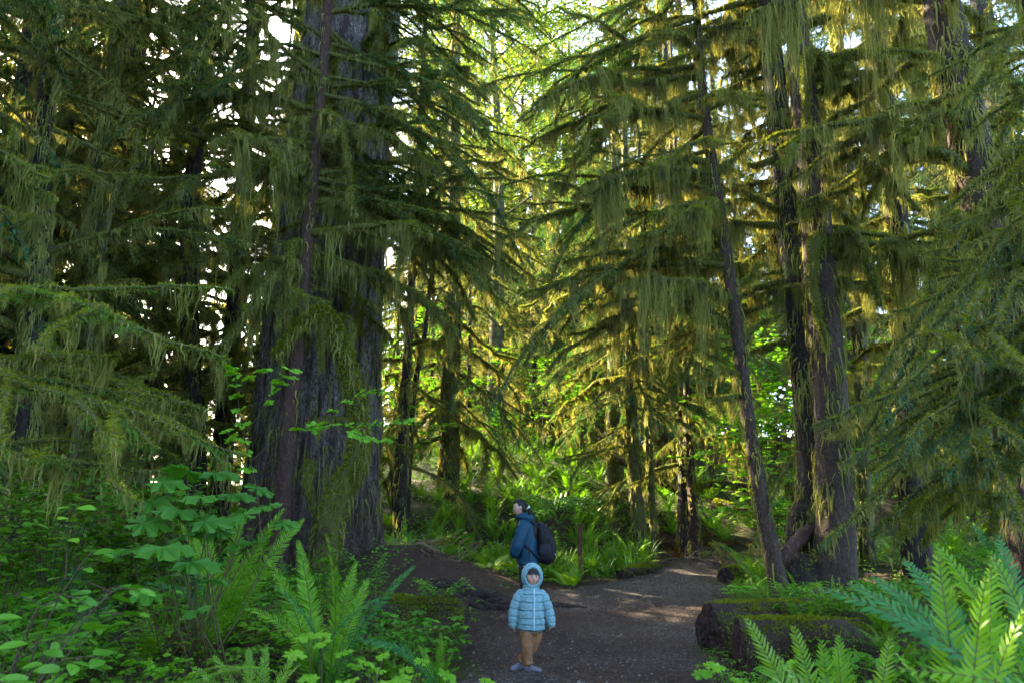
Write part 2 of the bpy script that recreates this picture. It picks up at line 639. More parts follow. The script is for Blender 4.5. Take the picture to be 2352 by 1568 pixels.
M['devil'] = leaf_mat('broad_palmate_leaf', (0.034, 0.140, 0.012), (0.060, 0.200, 0.018), 0.4, (1.6, 1.5, 0.5), 0.02, 0.45)
M['huckle'] = leaf_mat('small_oval_leaf', (0.068, 0.221, 0.018), (0.121, 0.313, 0.027), 0.4, (1.5, 1.4, 0.5), 0.02, 0.4)
M['under'] = leaf_mat('ground_cover_leaf', (0.041, 0.135, 0.006), (0.108, 0.254, 0.011), 0.35, (1.5, 1.4, 0.5), 0.015, 0.4)
M['blade'] = leaf_mat('blade_leaf', (0.061, 0.194, 0.008), (0.121, 0.281, 0.013), 0.4, (1.5, 1.4, 0.5), 0.08, 0.35)
M['twig'] = plain('thin_twig', (0.050, 0.036, 0.022), 0.8)
M['litter'] = leaf_mat('dead_leaf_litter', (0.055, 0.030, 0.016), (0.190, 0.125, 0.075), 0.2, (1.2, 1.1, 0.9), 0.02, 0.6)
M['deadfern'] = leaf_mat('dead_fern', (0.100, 0.050, 0.018), (0.180, 0.095, 0.035), 0.3, (1.3, 1.1, 0.7), 0.0)

# ------------------------------------------------------------------ ground and path
def build_ground():
    mb = MB()
    xs = np.concatenate([np.linspace(-90, -14, 30), np.linspace(-13.5, 13.5, 190), np.linspace(14, 90, 30)])
    ys = np.concatenate([np.linspace(-30, 1, 16), np.linspace(1.2, 32, 220), np.linspace(33, 130, 40)])
    X, Y = np.meshgrid(xs, ys)
    Z = zt(X, Y)
    # gentle small-scale relief away from the path
    Z = Z + 0.015 * wav(X, Y, 9.0, 1.3)
    v = np.stack([X, Y, Z], -1)
    ny, nx = X.shape
    i = np.arange(ny - 1)[:, None] * nx + np.arange(nx - 1)[None, :]
    f = np.stack([i, i + 1, i + nx + 1, i + nx], -1).reshape(-1, 4)
    mb.add(v, f)
    m, t, out = nodes('forest_soil')
    n1 = noise(t, 0.9, 5, 0.7)
    n2 = noise(t, 14, 5, 0.75)
    n3 = noise(t, 70, 3, 0.7)
    c = ramp(t, n2, [(0.3, (0.014, 0.009, 0.006)), (0.62, (0.050, 0.032, 0.022))])
    c = mixc(t, ramp(t, n3, [(0.58, 0.0), (0.68, 0.7)]), c, (0.110, 0.070, 0.045))
    at = N(t, 'ShaderNodeAttribute', attribute_name='bare')
    mossy = N(t, 'ShaderNodeMath', operation='SUBTRACT')
    t.links.new(ramp(t, n1, [(0.46, 0.0), (0.6, 1.0)]), mossy.inputs[0])
    t.links.new(at.outputs['Fac'], mossy.inputs[1])
    mossy.use_clamp = True
    c = mixc(t, mossy.outputs[0], c, (0.040, 0.052, 0.012))
    b = N(t, 'ShaderNodeBsdfPrincipled')
    t.links.new(c, b.inputs['Base Color'])
    b.inputs['Roughness'].default_value = 0.9
    b.inputs['Specular IOR Level'].default_value = 0.15
    bp = N(t, 'ShaderNodeBump')
    bp.inputs['Strength'].default_value = 0.9
    bp.inputs['Distance'].default_value = 0.02
    ad = N(t, 'ShaderNodeMath', operation='ADD')
    t.links.new(n2, ad.inputs[0])
    t.links.new(n3, ad.inputs[1])
    t.links.new(ad.outputs[0], bp.inputs['Height'])
    t.links.new(bp.outputs[0], b.inputs['Normal'])
    t.links.new(b.outputs[0], out.inputs[0])
    me = mb.mesh('ground', m)
    bare = (np.exp(-((X + 1.3) / 2.0) ** 2 - ((Y - 12.0) / 2.2) ** 2) * 1.6).clip(0, 1)
    a = me.attributes.new('bare', 'FLOAT', 'POINT')
    a.data.foreach_set('value', bare.astype(np.float32).ravel())
    tag(link('ground', me), 'dark forest soil rising to a fern covered slope', 'ground', kind='structure')


PATH = np.array([  # y, left x, right x
    (-3, -0.6, 1.5), (3, -0.6, 1.5), (5.5, -0.55, 1.7), (7.5, -0.42, 2.15), (9, -0.5, 2.5), (10.5, -0.25, 2.9), (11.6, 0.0, 3.2),
    (12.4, 0.45, 3.45), (13.2, 1.15, 3.6), (14.0, 1.95, 3.75), (15.0, 2.6, 4.1), (16.0, 3.0, 4.6), (17.0, 3.5, 5.8), (17.8, 4.5, 8.0), (18.4, 6.5, 10.0)])


def build_path():
    mb = MB()
    ny, nx = 330, 60
    y = np.linspace(-3, 18.4, ny)
    l = np.interp(y, PATH[:, 0], PATH[:, 1]) + 0.07 * np.sin(y * 5.1) + 0.05 * np.sin(y * 11.3 + 1)
    r = np.interp(y, PATH[:, 0], PATH[:, 2]) + 0.07 * np.sin(y * 4.3 + 2) + 0.05 * np.sin(y * 12.1)
    u = np.linspace(0, 1, nx)
    X = l[:, None] * (1 - u) + r[:, None] * u
    Y = np.repeat(y[:, None], nx, 1)
    edge = np.minimum(u, 1 - u)[None, :] * (r - l)[:, None]
    Z = zt(X, Y) + 0.035 * sst(0, 0.25, edge) - 0.012 + 0.008 * wav(X, Y, 6.0, 0.3)
    v = np.stack([X, Y, Z], -1)
    i = np.arange(ny - 1)[:, None] * nx + np.arange(nx - 1)[None, :]
    mb.add(v, np.stack([i, i + 1, i + nx + 1, i + nx], -1).reshape(-1, 4))
    m, t, out = nodes('gravel_path')
    vo = N(t, 'ShaderNodeTexVoronoi')
    vo.inputs['Scale'].default_value = 48
    tc = N(t, 'ShaderNodeTexCoord')
    t.links.new(tc.outputs['Object'], vo.inputs['Vector'])
    vo2 = N(t, 'ShaderNodeTexVoronoi')
    vo2.inputs['Scale'].default_value = 120
    t.links.new(tc.outputs['Object'], vo2.inputs['Vector'])
    sep = N(t, 'ShaderNodeSeparateColor')
    t.links.new(vo.outputs['Color'], sep.inputs[0])
    stone = ramp(t, sep.outputs[0], [(0.2, (0.032, 0.024, 0.019)), (0.75, (0.075, 0.064, 0.056)), (0.98, (0.17, 0.155, 0.14))])
    n1 = noise(t, 0.8, 4, 0.6)
    n2 = noise(t, 22, 5, 0.75)
    soil = ramp(t, n2, [(0.3, (0.018, 0.009, 0.006)), (0.6, (0.056, 0.030, 0.020)), (0.75, (0.100, 0.055, 0.037))])
    sx = N(t, 'ShaderNodeSeparateXYZ')
    t.links.new(tc.outputs['Object'], sx.inputs[0])
    mr = N(t, 'ShaderNodeMapRange')
    mr.inputs['From Min'].default_value = 10.5
    mr.inputs['From Max'].default_value = 13.0
    mr.inputs['To Min'].default_value = 0.0
    mr.inputs['To Max'].default_value = 0.65
    t.links.new(sx.outputs['Y'], mr.inputs['Value'])
    sb = N(t, 'ShaderNodeMath', operation='SUBTRACT')
    t.links.new(ramp(t, n1, [(0.36, 0.30), (0.56, 0.97)]), sb.inputs[0])
    t.links.new(mr.outputs[0], sb.inputs[1])
    sb.use_clamp = True
    c = mixc(t, sb.outputs[0], stone, soil)
    b = N(t, 'ShaderNodeBsdfPrincipled')
    t.links.new(c, b.inputs['Base Color'])
    b.inputs['Roughness'].default_value = 0.8
    b.inputs['Specular IOR Level'].default_value = 0.25
    ad = N(t, 'ShaderNodeMath', operation='MULTIPLY_ADD')
    t.links.new(vo.outputs['Distance'], ad.inputs[0])
    ad.inputs[1].default_value = -1.2
    t.links.new(n2, ad.inputs[2])
    ad2 = N(t, 'ShaderNodeMath', operation='MULTIPLY_ADD')
    t.links.new(vo2.outputs['Distance'], ad2.inputs[0])
    ad2.inputs[1].default_value = -0.6
    t.links.new(ad.outputs[0], ad2.inputs[2])
    bp = N(t, 'ShaderNodeBump')
    bp.inputs['Strength'].default_value = 1.0
    bp.inputs['Distance'].default_value = 0.02
    t.links.new(ad2.outputs[0], bp.inputs['Height'])
    t.links.new(bp.outputs[0], b.inputs['Normal'])
    t.links.new(b.outputs[0], out.inputs[0])
    tag(link('path', mb.mesh('path', m)), 'dark gravel path curving right past the fern island', 'path', kind='structure')


def onpath(x, y, m=0.0):
    l = np.interp(y, PATH[:, 0], PATH[:, 1])
    r = np.interp(y, PATH[:, 0], PATH[:, 2])
    return (x > l - m) & (x < r + m)


build_ground()
build_path()


# ------------------------------------------------------------------ branches
def branch(axis, rng, r0=0.028, moss=1.0, lmax=0.5, fol=0.4, twig=0.8, lod=1.0, fz=1.0, gap=0.16, needle_l=0.016, droop=0.35, flat=1.0, sub=0, crook=1.0, thick=1.0, tass=4.5):
    """one limb built along a polyline: returns wood (with its cushion moss), hanging moss and needles"""
    L = np.linalg.norm(np.diff(np.asarray(axis, float), axis=0), axis=1).sum()
    n = int(np.clip(L / 0.10 / lod, 8, 60))
    pts = spline(axis, n)
    pts = pts + (np.cumsum(rng.normal(0, 0.010 * crook, (n, 3)), 0) + 0.02 * crook * np.sin(np.linspace(0, L * 4.3, n) + rng.random() * 6)[:, None] * rng.normal(0, 1, 3)) * np.linspace(0, 1, n)[:, None]
    t = np.linspace(0, 1, n)
    rad = r0 * (1 - 0.82 * t) + 0.003
    coat = moss * (0.016 + 0.016 * np.clip(np.sin(t * L * 7 + rng.random() * 6), 0, 1)) * (1 - 0.6 * t)
    wood, hm, fo = MB(), MB(), MB()
    sides = 8 if lod < 1.5 else 5
    tube(wood, pts, rad + coat, sides, 0, 1 + rng.normal(0, 0.10, (n, sides)))
    if moss > 0.25 and fz > 0:
        fuzz(wood, pts, rad + coat, int(620 * L * moss * fz / lod ** 2), rng, 0.036 * lod ** 0.5, 0.0042 * lod, 1, 0.5)
    if moss > 0:
        hang(hm, pts, int(210 * L * moss * thick / lod ** 1.5), lmax, rng, 0.0055 * lod, 0.05, 5 + 3 * L, 0.015 + r0 * 0.4, tass=tass)
    # side twigs
    if twig > 0:
        m = max(2, int(L / gap / lod ** 0.5))
        for i in range(2 * m):
            if rng.random() < 0.22:
                continue
            u = 0.06 + 0.92 * rng.random()
            sg = 1 if i % 2 else -1
            p = onpoly(pts, np.array([u]))[0]
            tg = unit(onpoly(tangents(pts), np.array([u]))[0])
            sd = unit(np.cross(tg, (0, 0, 1.0)))
            ln = twig * (1.0 - 0.72 * u) * (0.25 + 1.0 * rng.random() ** 1.5) * min(1, 0.35 + u * 2.2)
            if ln < 0.06:
                continue
            a = R(58) - 0.35 * u + rng.normal(0, 0.32)
            d = math.cos(a) * tg + math.sin(a) * sd * sg + np.array([0, 0, rng.normal(0.05, 0.16) * flat])
            k = np.linspace(0, 1, 7)[:, None]
            tw = p + d * ln * k + tg * ln * 0.25 * k ** 2
            tw = tw + np.cumsum(rng.normal(0, 0.028 * ln, (7, 3)), 0)
            tw[:, 2] -= droop * ln * (k[:, 0] ** 2) * (0.6 + 0.8 * rng.random())
            tr = 0.0035 + 0.006 * ln
            green = u > 1 - fol
            tube(wood, tw, np.linspace(tr + 0.006 * moss * (not green), 0.002, 7), 4 if lod < 1.5 else 3, 0, cap=False)
            if moss > 0:
                mm = moss * (0.35 if green else 1.0)
                hang(hm, tw, int(105 * ln * mm / lod ** 1.5), lmax * (0.75 if not green else 0.35), rng, 0.005 * lod, 0.03, 4 + 6 * ln, 0.015)
            if green:
                twiglets(fo, tw, rng, 0.15 * min(1.3, lod), 0.034 * lod, needle_l * lod, 0.0024 * lod, 55, 0.0085 * lod ** 1.2, 0.3)
        if fol > 0:
            twiglets(fo, pts[int(n * 0.75):], rng, 0.16, 0.034 * lod, needle_l * lod, 0.0024 * lod, 50, 0.0085 * lod ** 1.2, 0.3)
    # forks: smaller limbs of the same kind leaving the main one
    for i in range(sub):
        u = 0.22 + 0.6 * (i + rng.random()) / sub
        p = onpoly(pts, np.array([u]))[0]
        tg = unit(onpoly(tangents(pts), np.array([u]))[0])
        sd = unit(np.cross(tg, (0, 0, 1.0))) * (1 if i % 2 else -1)
        ln = L * (0.62 - 0.42 * u) * rng.uniform(0.7, 1.25)
        d = unit(tg * rng.uniform(0.6, 1.0) + sd * rng.uniform(0.5, 1.0) + np.array([0, 0, rng.normal(0.02, 0.14)]))
        k = np.linspace(0, 1, 5)[:, None]
        ax = p + d * ln * k + tg * ln * 0.2 * k ** 2 - np.array([0, 0, 1.0]) * ln * droop * 0.9 * k ** 2 * rng.uniform(0.4, 1.2)
        r = branch(ax, rng, r0 * (0.62 - 0.3 * u), moss, lmax * 0.8, min(1, fol * 1.25) if fol else 0, twig * 0.62, lod, fz, gap, needle_l, droop, flat, 0, crook, thick, tass)
        for q, w in zip((wood, hm, fo), r):
            if w.n:
                q.merge(w)
    return wood, hm, fo


BM = [M['mosswood'], M['fuzz']]


def put_branch(parent, meshes, loc, rot, sc):
    w, h, f = meshes
    b = link('branch', w, parent, loc, rot, sc)
    if h:
        link('hanging_moss', h, b)
    if f:
        link('foliage', f, b)
    return b


def bmeshes(res, needle='needle', name='branch'):
    w, h, f = res
    return (w.mesh(name, BM), h.mesh('hanging_moss', M['moss'], False) if h.n else None, f.mesh('foliage', M[needle], False) if f.n else None)


def std_axis(rng, L, rise=0.1, drop=0.35, wig=0.06):
    k = np.linspace(0, 1, 7)
    a = rng.random(2) * 6.28
    return np.stack([L * k * (1 - 0.08 * k), L * wig * np.sin(k * 4 + a[0]) * k, L * (rise * k - drop * k ** 2) + L * 0.02 * np.sin(k * 7 + a[1]) * k], -1)


VAR = {}


def make_variants():
    rng = np.random.default_rng(5)
    V = VAR
    V['drape'] = [bmeshes(branch(std_axis(rng, 2.6, r, d, 0.14), rng, 0.030, 1.2, lm, 0.08, tw, sub=sb, crook=2.6, droop=0.15)) for r, d, lm, tw, sb in
                  ((0.10, 0.16, 1.2, 0.35, 2), (0.02, 0.10, 0.9, 0.4, 1), (0.2, 0.35, 1.5, 0.3, 1), (0.0, 0.25, 1.1, 0.4, 2), (-0.1, 0.05, 1.3, 0.35, 1), (0.25, 0.2, 1.6, 0.3, 2), (0.05, 0.3, 0.9, 0.45, 1), (0.0, -0.15, 1.2, 0.3, 1))]
    V['green'] = [bmeshes(branch(std_axis(rng, 3.0, r, d), rng, 0.026, 0.35, 0.5, 0.85, 0.75, gap=0.12, sub=sb)) for r, d, sb in ((0.12, 0.30, 5), (0.02, 0.25, 6), (0.15, 0.40, 4), (-0.1, 0.15, 5))]
    V['mixed'] = [bmeshes(branch(std_axis(rng, 3.0, r, d), rng, 0.028, 0.7, 0.9, 0.6, 0.65, gap=0.14, sub=sb, crook=1.7)) for r, d, sb in ((0.1, 0.25, 3), (0.0, 0.25, 4), (0.18, 0.4, 3), (-0.12, 0.1, 3))]
    V['snag'] = [bmeshes(branch(std_axis(rng, 1.3, r, d, 0.2), rng, 0.034, 1.6, 0.9, 0.0, 0.25, sub=1, crook=3.0)) for r, d in ((0.25, 0.2), (0.05, 0.1), (-0.1, 0.3), (0.4, 0.3), (0.5, 0.3))]
    V['curtain'] = [bmeshes(branch(std_axis(rng, 2.6, r, d, 0.12), rng, 0.034, 1.3, lm, 0.0, 0.4, sub=sb, crook=2.2, droop=0.2, thick=1.8, tass=8)) for r, d, lm, sb in ((0.1, 0.2, 2.0, 2), (0.0, 0.3, 1.6, 2), (0.15, 0.3, 2.4, 1), (-0.05, 0.15, 1.8, 2))]
    V['bare'] = [bmeshes(branch(std_axis(rng, 2.2, r, d, 0.16), rng, 0.022, 0.5, 0.5, 0.0, 0.45, sub=2, crook=2.6, droop=0.1)) for r, d in ((0.1, 0.1), (0.0, 0.2), (-0.2, 0.0), (0.2, 0.3))]
    # lighter versions for trees far back (bigger, fewer strands and needles)
    F = {}
    F['drape'] = [branch(std_axis(rng, 2.8, r, d), rng, 0.04, 1.2, 1.8, 0.22, 0.7, 2.6, 0.25, sub=2) for r, d in ((0.1, 0.3), (0.0, 0.4), (-0.1, 0.25))]
    F['green'] = [branch(std_axis(rng, 3.2, r, d), rng, 0.035, 0.45, 0.9, 0.9, 0.9, 2.4, 0.2, gap=0.12, sub=5) for r, d in ((0.1, 0.4), (0.0, 0.35), (0.15, 0.5))]
    V['far'] = F


make_variants()


def trunk_mesh(pts, rad, seed, mat, sides=24, lump=0.05, moss=0.0, mlen=0.3, fz=0.0, ridge=0.0, rows=None, ledge=None, lod=1.0, mfrom=0.0):
    """tapered trunk along pts; material 0 bark, 1 cushion moss, 2 hanging moss"""
    rng = np.random.default_rng(seed)
    L = np.linalg.norm(np.diff(np.asarray(pts, float), axis=0), axis=1).sum()
    n = rows or int(np.clip(L / 0.12, 20, 160))
    p = spline(pts, n)
    h = np.linspace(0, 1, n)
    r = np.interp(h, np.linspace(0, 1, len(rad)), rad) if not callable(rad) else rad(h)
    a = np.linspace(0, 2 * np.pi, sides, endpoint=False)
    lu = np.ones((n, sides))
    for k in range(4):
        lu += lump * 0.5 * np.sin(a[None, :] * (k + 2) + h[:, None] * L * (0.5 + k * 0.45) + rng.random() * 6)
    lu += rng.normal(0, lump * 0.35, (n, sides))
    if ridge:
        ph = rng.random(6) * 6
        rr = sum(np.sin(a[None, :] * q + 0.8 * np.sin(h[:, None] * L * w + ph[i]) + ph[i]) for i, (q, w) in enumerate(((17, 1.3), (23, 2.1), (31, 1.7))))
        lu += ridge * rr / 3
    if ledge is not None:
        lu *= ledge(a[None, :], h[:, None] * L)
    mb = MB()
    tube(mb, p, r, sides, 0, lu)
    if moss > 0:
        k = int(650 * L * r.mean() * 6.28 * moss / lod ** 1.5)
        u = rng.random(k)
        c = onpoly(p, u)
        ang = rng.random(k) * 6.283
        # patchy: keep where a smooth field is high
        fld = np.sin(ang * 2 + u * L * 1.1 + seed) + np.sin(ang * 3 - u * L * 2.3 + 1.7 * seed) + rng.normal(0, 0.5, k)
        ok = (fld > 0.2 - 0.7 * moss) & ((u * L > mfrom) | (rng.random(k) < 0.12))
        u, c, ang = u[ok], c[ok], ang[ok]
        rr = np.interp(u, h, r) * 1.02
        q = c + np.stack([np.cos(ang), np.sin(ang), 0 * ang], -1) * rr[:, None]
        K = 4
        tt = np.linspace(0, 1, K)
        ln = (0.06 + mlen * rng.random(len(u)) ** 2)
        out = np.stack([np.cos(ang), np.sin(ang), 0 * ang], -1)
        C = q[:, None] + out[:, None] * (0.05 * np.sin(tt * 2.6))[None, :, None] * (0.4 + rng.random((len(u), 1, 1)))
        C = C + rng.normal(0, 0.012, C.shape)
        C[..., 2] -= ln[:, None] * tt
        sd = np.stack([-np.sin(ang), np.cos(ang), 0 * ang], -1)
        sd = unit(sd + 0.5 * rng.normal(0, 1, sd.shape) * np.array([1, 1, 0]))[:, None]
        wd = 0.0095 * lod * (0.6 + 0.9 * rng.random((len(u), 1))) * np.array([[1, 0.9, 0.6, 0.05]])
        ribbons(mb, C, sd, wd, 2)
    if fz > 0:
        fuzz(mb, p, r, int(600 * L * fz * r.mean() * 6.28 / lod ** 2), rng, 0.035 + 0.008 * fz, 0.005 * lod + 0.0008 * fz, 1, 0.3)
    return mb.mesh('trunk', [mat, M['fuzz'], M['moss']])


def tree(name, label, pts, rad, mat, seed, cat='tree', group=None, **kw):
    """pts: world polyline of the trunk, base first. returns a record used to hang branches on"""
    pts = np.asarray(pts, float)
    base = pts[0].copy()
    root = empty(name, base, label, cat, group)
    loc = pts - base
    link('trunk', trunk_mesh(loc, rad, seed, mat, **kw), root)
    p = spline(loc, 120)
    return dict(root=root, base=base, p=p, rad=rad, rng=np.random.default_rng(seed + 999), n=0)


def at_height(T, z):
    p = T['p']
    i = int(np.argmin(abs(p[:, 2] - z)))
    return p[i], np.interp(i / 119.0, np.linspace(0, 1, len(T['rad'])), T['rad']) if not callable(T['rad']) else float(T['rad'](np.array([i / 119.0]))[0])


def dress(T, n, z0, z1, styles, l0, l1, az=None, spread=180, tilt=(-14, 8)):
    """hang n branches on the trunk between heights z0 and z1 (lengths l0 low down to l1 high up)"""
    g = T['rng']
    ga = g.random() * 360
    for i in range(n):
        z = z0 + (z1 - z0) * (i + g.random()) / n
        p, r = at_height(T, z)
        if az is None:
            a = ga + i * 137.5 + g.normal(0, 14)
        else:
            a = az + (g.random() * 2 - 1) * spread
        st = styles[g.integers(len(styles))]
        vs = VAR[st]
        ms = vs[g.integers(len(vs))]
        ref = {'bare': 2.2, 'curtain': 2.6, 'drape': 2.6, 'green': 3.0, 'mixed': 3.0, 'snag': 1.3}[st]
        ln = (l0 + (l1 - l0) * (z - z0) / max(0.01, z1 - z0)) * (0.65 + 0.6 * g.random())
        if st == 'snag':
            ln *= 0.5
        s = ln / ref
        ar = R(a)
        loc = p + np.array([math.cos(ar), math.sin(ar), 0]) * r * 0.8
        sy = 1 if g.random() < 0.5 else -1
        put_branch(T['root'], ms, loc, (0, R(-g.uniform(*tilt)), ar), (s, s * sy, s * 0.9 + 0.1))
        T['n'] += 1


def limb(T, pix, seed, r0=0.03, moss=1.2, lmax=0.6, fol=0.0, twig=0.5, needle='needle', fz=1.0, **kw):
    """a limb of its own shape: pix = [(px, py, depth), ...] from the trunk outward, as points in the world"""
    w = np.array([P(*q) for q in pix]) - T['base']
    rng = np.random.default_rng(seed)
    res = branch(w - w[0], rng, r0, moss, lmax, fol, twig, fz=fz, **kw)
    put_branch(T['root'], bmeshes(res, needle), w[0], (0, 0, 0), 1.0)
    T['n'] += 1


# crowns above the branches one can see, and whole trees far back
def crown_mesh(seed, z0, z1, n, l0, l1, styles, trunk_r=0.1, name='crown'):
    g = np.random.default_rng(seed)
    mb = MB()
    ga = 0.0
    for i in range(n):
        k = (i + g.random()) / n
        z = z0 + (z1 - z0) * k
        st = styles(k) if callable(styles) else styles
        vs = VAR['far'][st]
        w, h, f = vs[g.integers(len(vs))]
        ln = (l0 + (l1 - l0) * k) * (0.6 + 0.7 * g.random())
        s = ln / 3.0
        ga += R(137.5) + g.normal(0, 0.25)
        A = Matrix.Translation((math.cos(ga) * trunk_r, math.sin(ga) * trunk_r, z)) @ Euler((0, R(g.uniform(-6, 16)), ga)).to_matrix().to_4x4() @ Matrix.Diagonal((s, s * (1 if g.random() < .5 else -1), s, 1))
        A = np.array(A)
        mb.merge(w, A)
        for q in (h, f):
            if q.n:
                mb.merge(q, A, 2 if q is h else 3)
    return mb.mesh(name, [M['mosswood'], M['fuzz'], M['moss'], M['needle']], False)


CROWN_TOP = [crown_mesh(70 + i, 0, 13, 46, 3.2, 0.8, 'green') for i in range(2)]


def top(T, z, i=0, sc=1.0):
    p, r = at_height(T, z)
    link('crown', CROWN_TOP[i % 2], T['root'], p, (0, 0, T['rng'].random() * 6.28), sc)


FAR = []


def make_far():
    for i, (h, zc, n, l0, st) in enumerate((
            (30, 1.6, 140, 4.4, lambda k: 'drape' if k < 0.35 else 'green'),
            (34, 2.5, 140, 4.8, lambda k: 'green' if k > 0.15 else 'drape'),
            (26, 1.0, 130, 3.8, lambda k: 'drape' if (k < 0.25 or 0.4 < k < 0.5) else 'green'),
            (32, 5.0, 120, 4.6, 'green'))):
        tr = trunk_mesh([(0, 0, -0.4), (0.08, 0.03, h * 0.4), (0, 0.1, h)], [0.40, 0.29, 0.25, 0.16, 0.04], 40 + i, [M['bark_brown'], M['bark_moss'], M['bark_dark'], M['bark_grey']][i],
                        16, 0.06, 0.25, 0.3, lod=3.0, rows=60)
        cr = crown_mesh(50 + i, zc, h, n, l0, 0.7, st, 0.3)
        FAR.append((tr, cr))


make_far()


def far_tree(x, y, v, sc, rz, label, group, name='conifer'):
    z = float(zt(x, y)) - 0.1
    e = empty(name, (x, y, z), label, 'tree', group)
    e.rotation_euler = (0, 0, rz)
    e.scale = (sc, sc, sc)
    link('trunk', FAR[v][0], e)
    link('crown', FAR[v][1], e)
    return e

# ================================================================== TREES ONE CAN TELL APART
def trunk_px(pts, base_drop=0.3, topz=None):
    """trunk polyline through pixels at given depths; last point carried on upward to topz"""
    w = [P(*q) for q in pts]
    w[0][2] = min(w[0][2], float(zt(w[0][0], w[0][1]))) - base_drop
    if topz:
        a, b = w[-2], w[-1]
        k = (topz - b[2]) / max(0.5, b[2] - a[2])
        w.append(b + (b - a) * k * np.array([0.5, 0.5, 1]))
    return w


# ---- the giant spruce left of the path
def flare(a, z):
    f = 0.30 * np.exp(-np.clip(z - 0.4, 0, None) / 0.9)
    return 1 + f * (0.9 + 0.8 * np.sin(a * 5 + 0.6) + 0.4 * np.sin(a * 8 + 2))


g0 = P(715, 1180, 13.4)
T_giant = tree('spruce_tree', 'giant old spruce with grey fissured bark and spreading roots left of the path',
               [(g0[0], g0[1], float(zt(g0[0], g0[1])) - 0.6), (g0[0] + .02, g0[1], 3.5), (g0[0] + 0.1, g0[1], 8), (g0[0] + .35, g0[1] + .2, 16), (g0[0] + .5, g0[1] + .3, 34)],
               [1.30, 1.13, 1.06, 1.0, 0.92, 0.75, 0.45], M['bark_grey'], 11, sides=260, lump=0.022, moss=0.06, mlen=0.9, mfrom=3.6, ridge=0.030, rows=300, ledge=flare)
for i, (z, a, l) in enumerate(((5.2, 200, 2.6), (6.3, 250, 3.0), (7.4, 300, 2.6), (8.2, 225, 3.2), (8.8, 330, 3.0), (9.6, 180, 3.2), (10.6, 270, 3.0), (11.5, 350, 3.5), (12.5, 210, 3.5), (13.5, 290, 3.5))):
    p, r = at_height(T_giant, z + 0.9)
    st = ['drape', 'mixed', 'drape', 'green'][i % 4]
    put_branch(T_giant['root'], VAR[st][i % 4], p + np.array([math.cos(R(a)), math.sin(R(a)), 0]) * r * 0.9, (0, R(8), R(a)), l / 3)
dress(T_giant, 14, 6.6, 12.5, ['drape', 'drape', 'bare', 'mixed'], 2.4, 3.2, az=250, spread=95)
dress(T_giant, 12, 14, 30, ['green', 'mixed'], 4.5, 3)

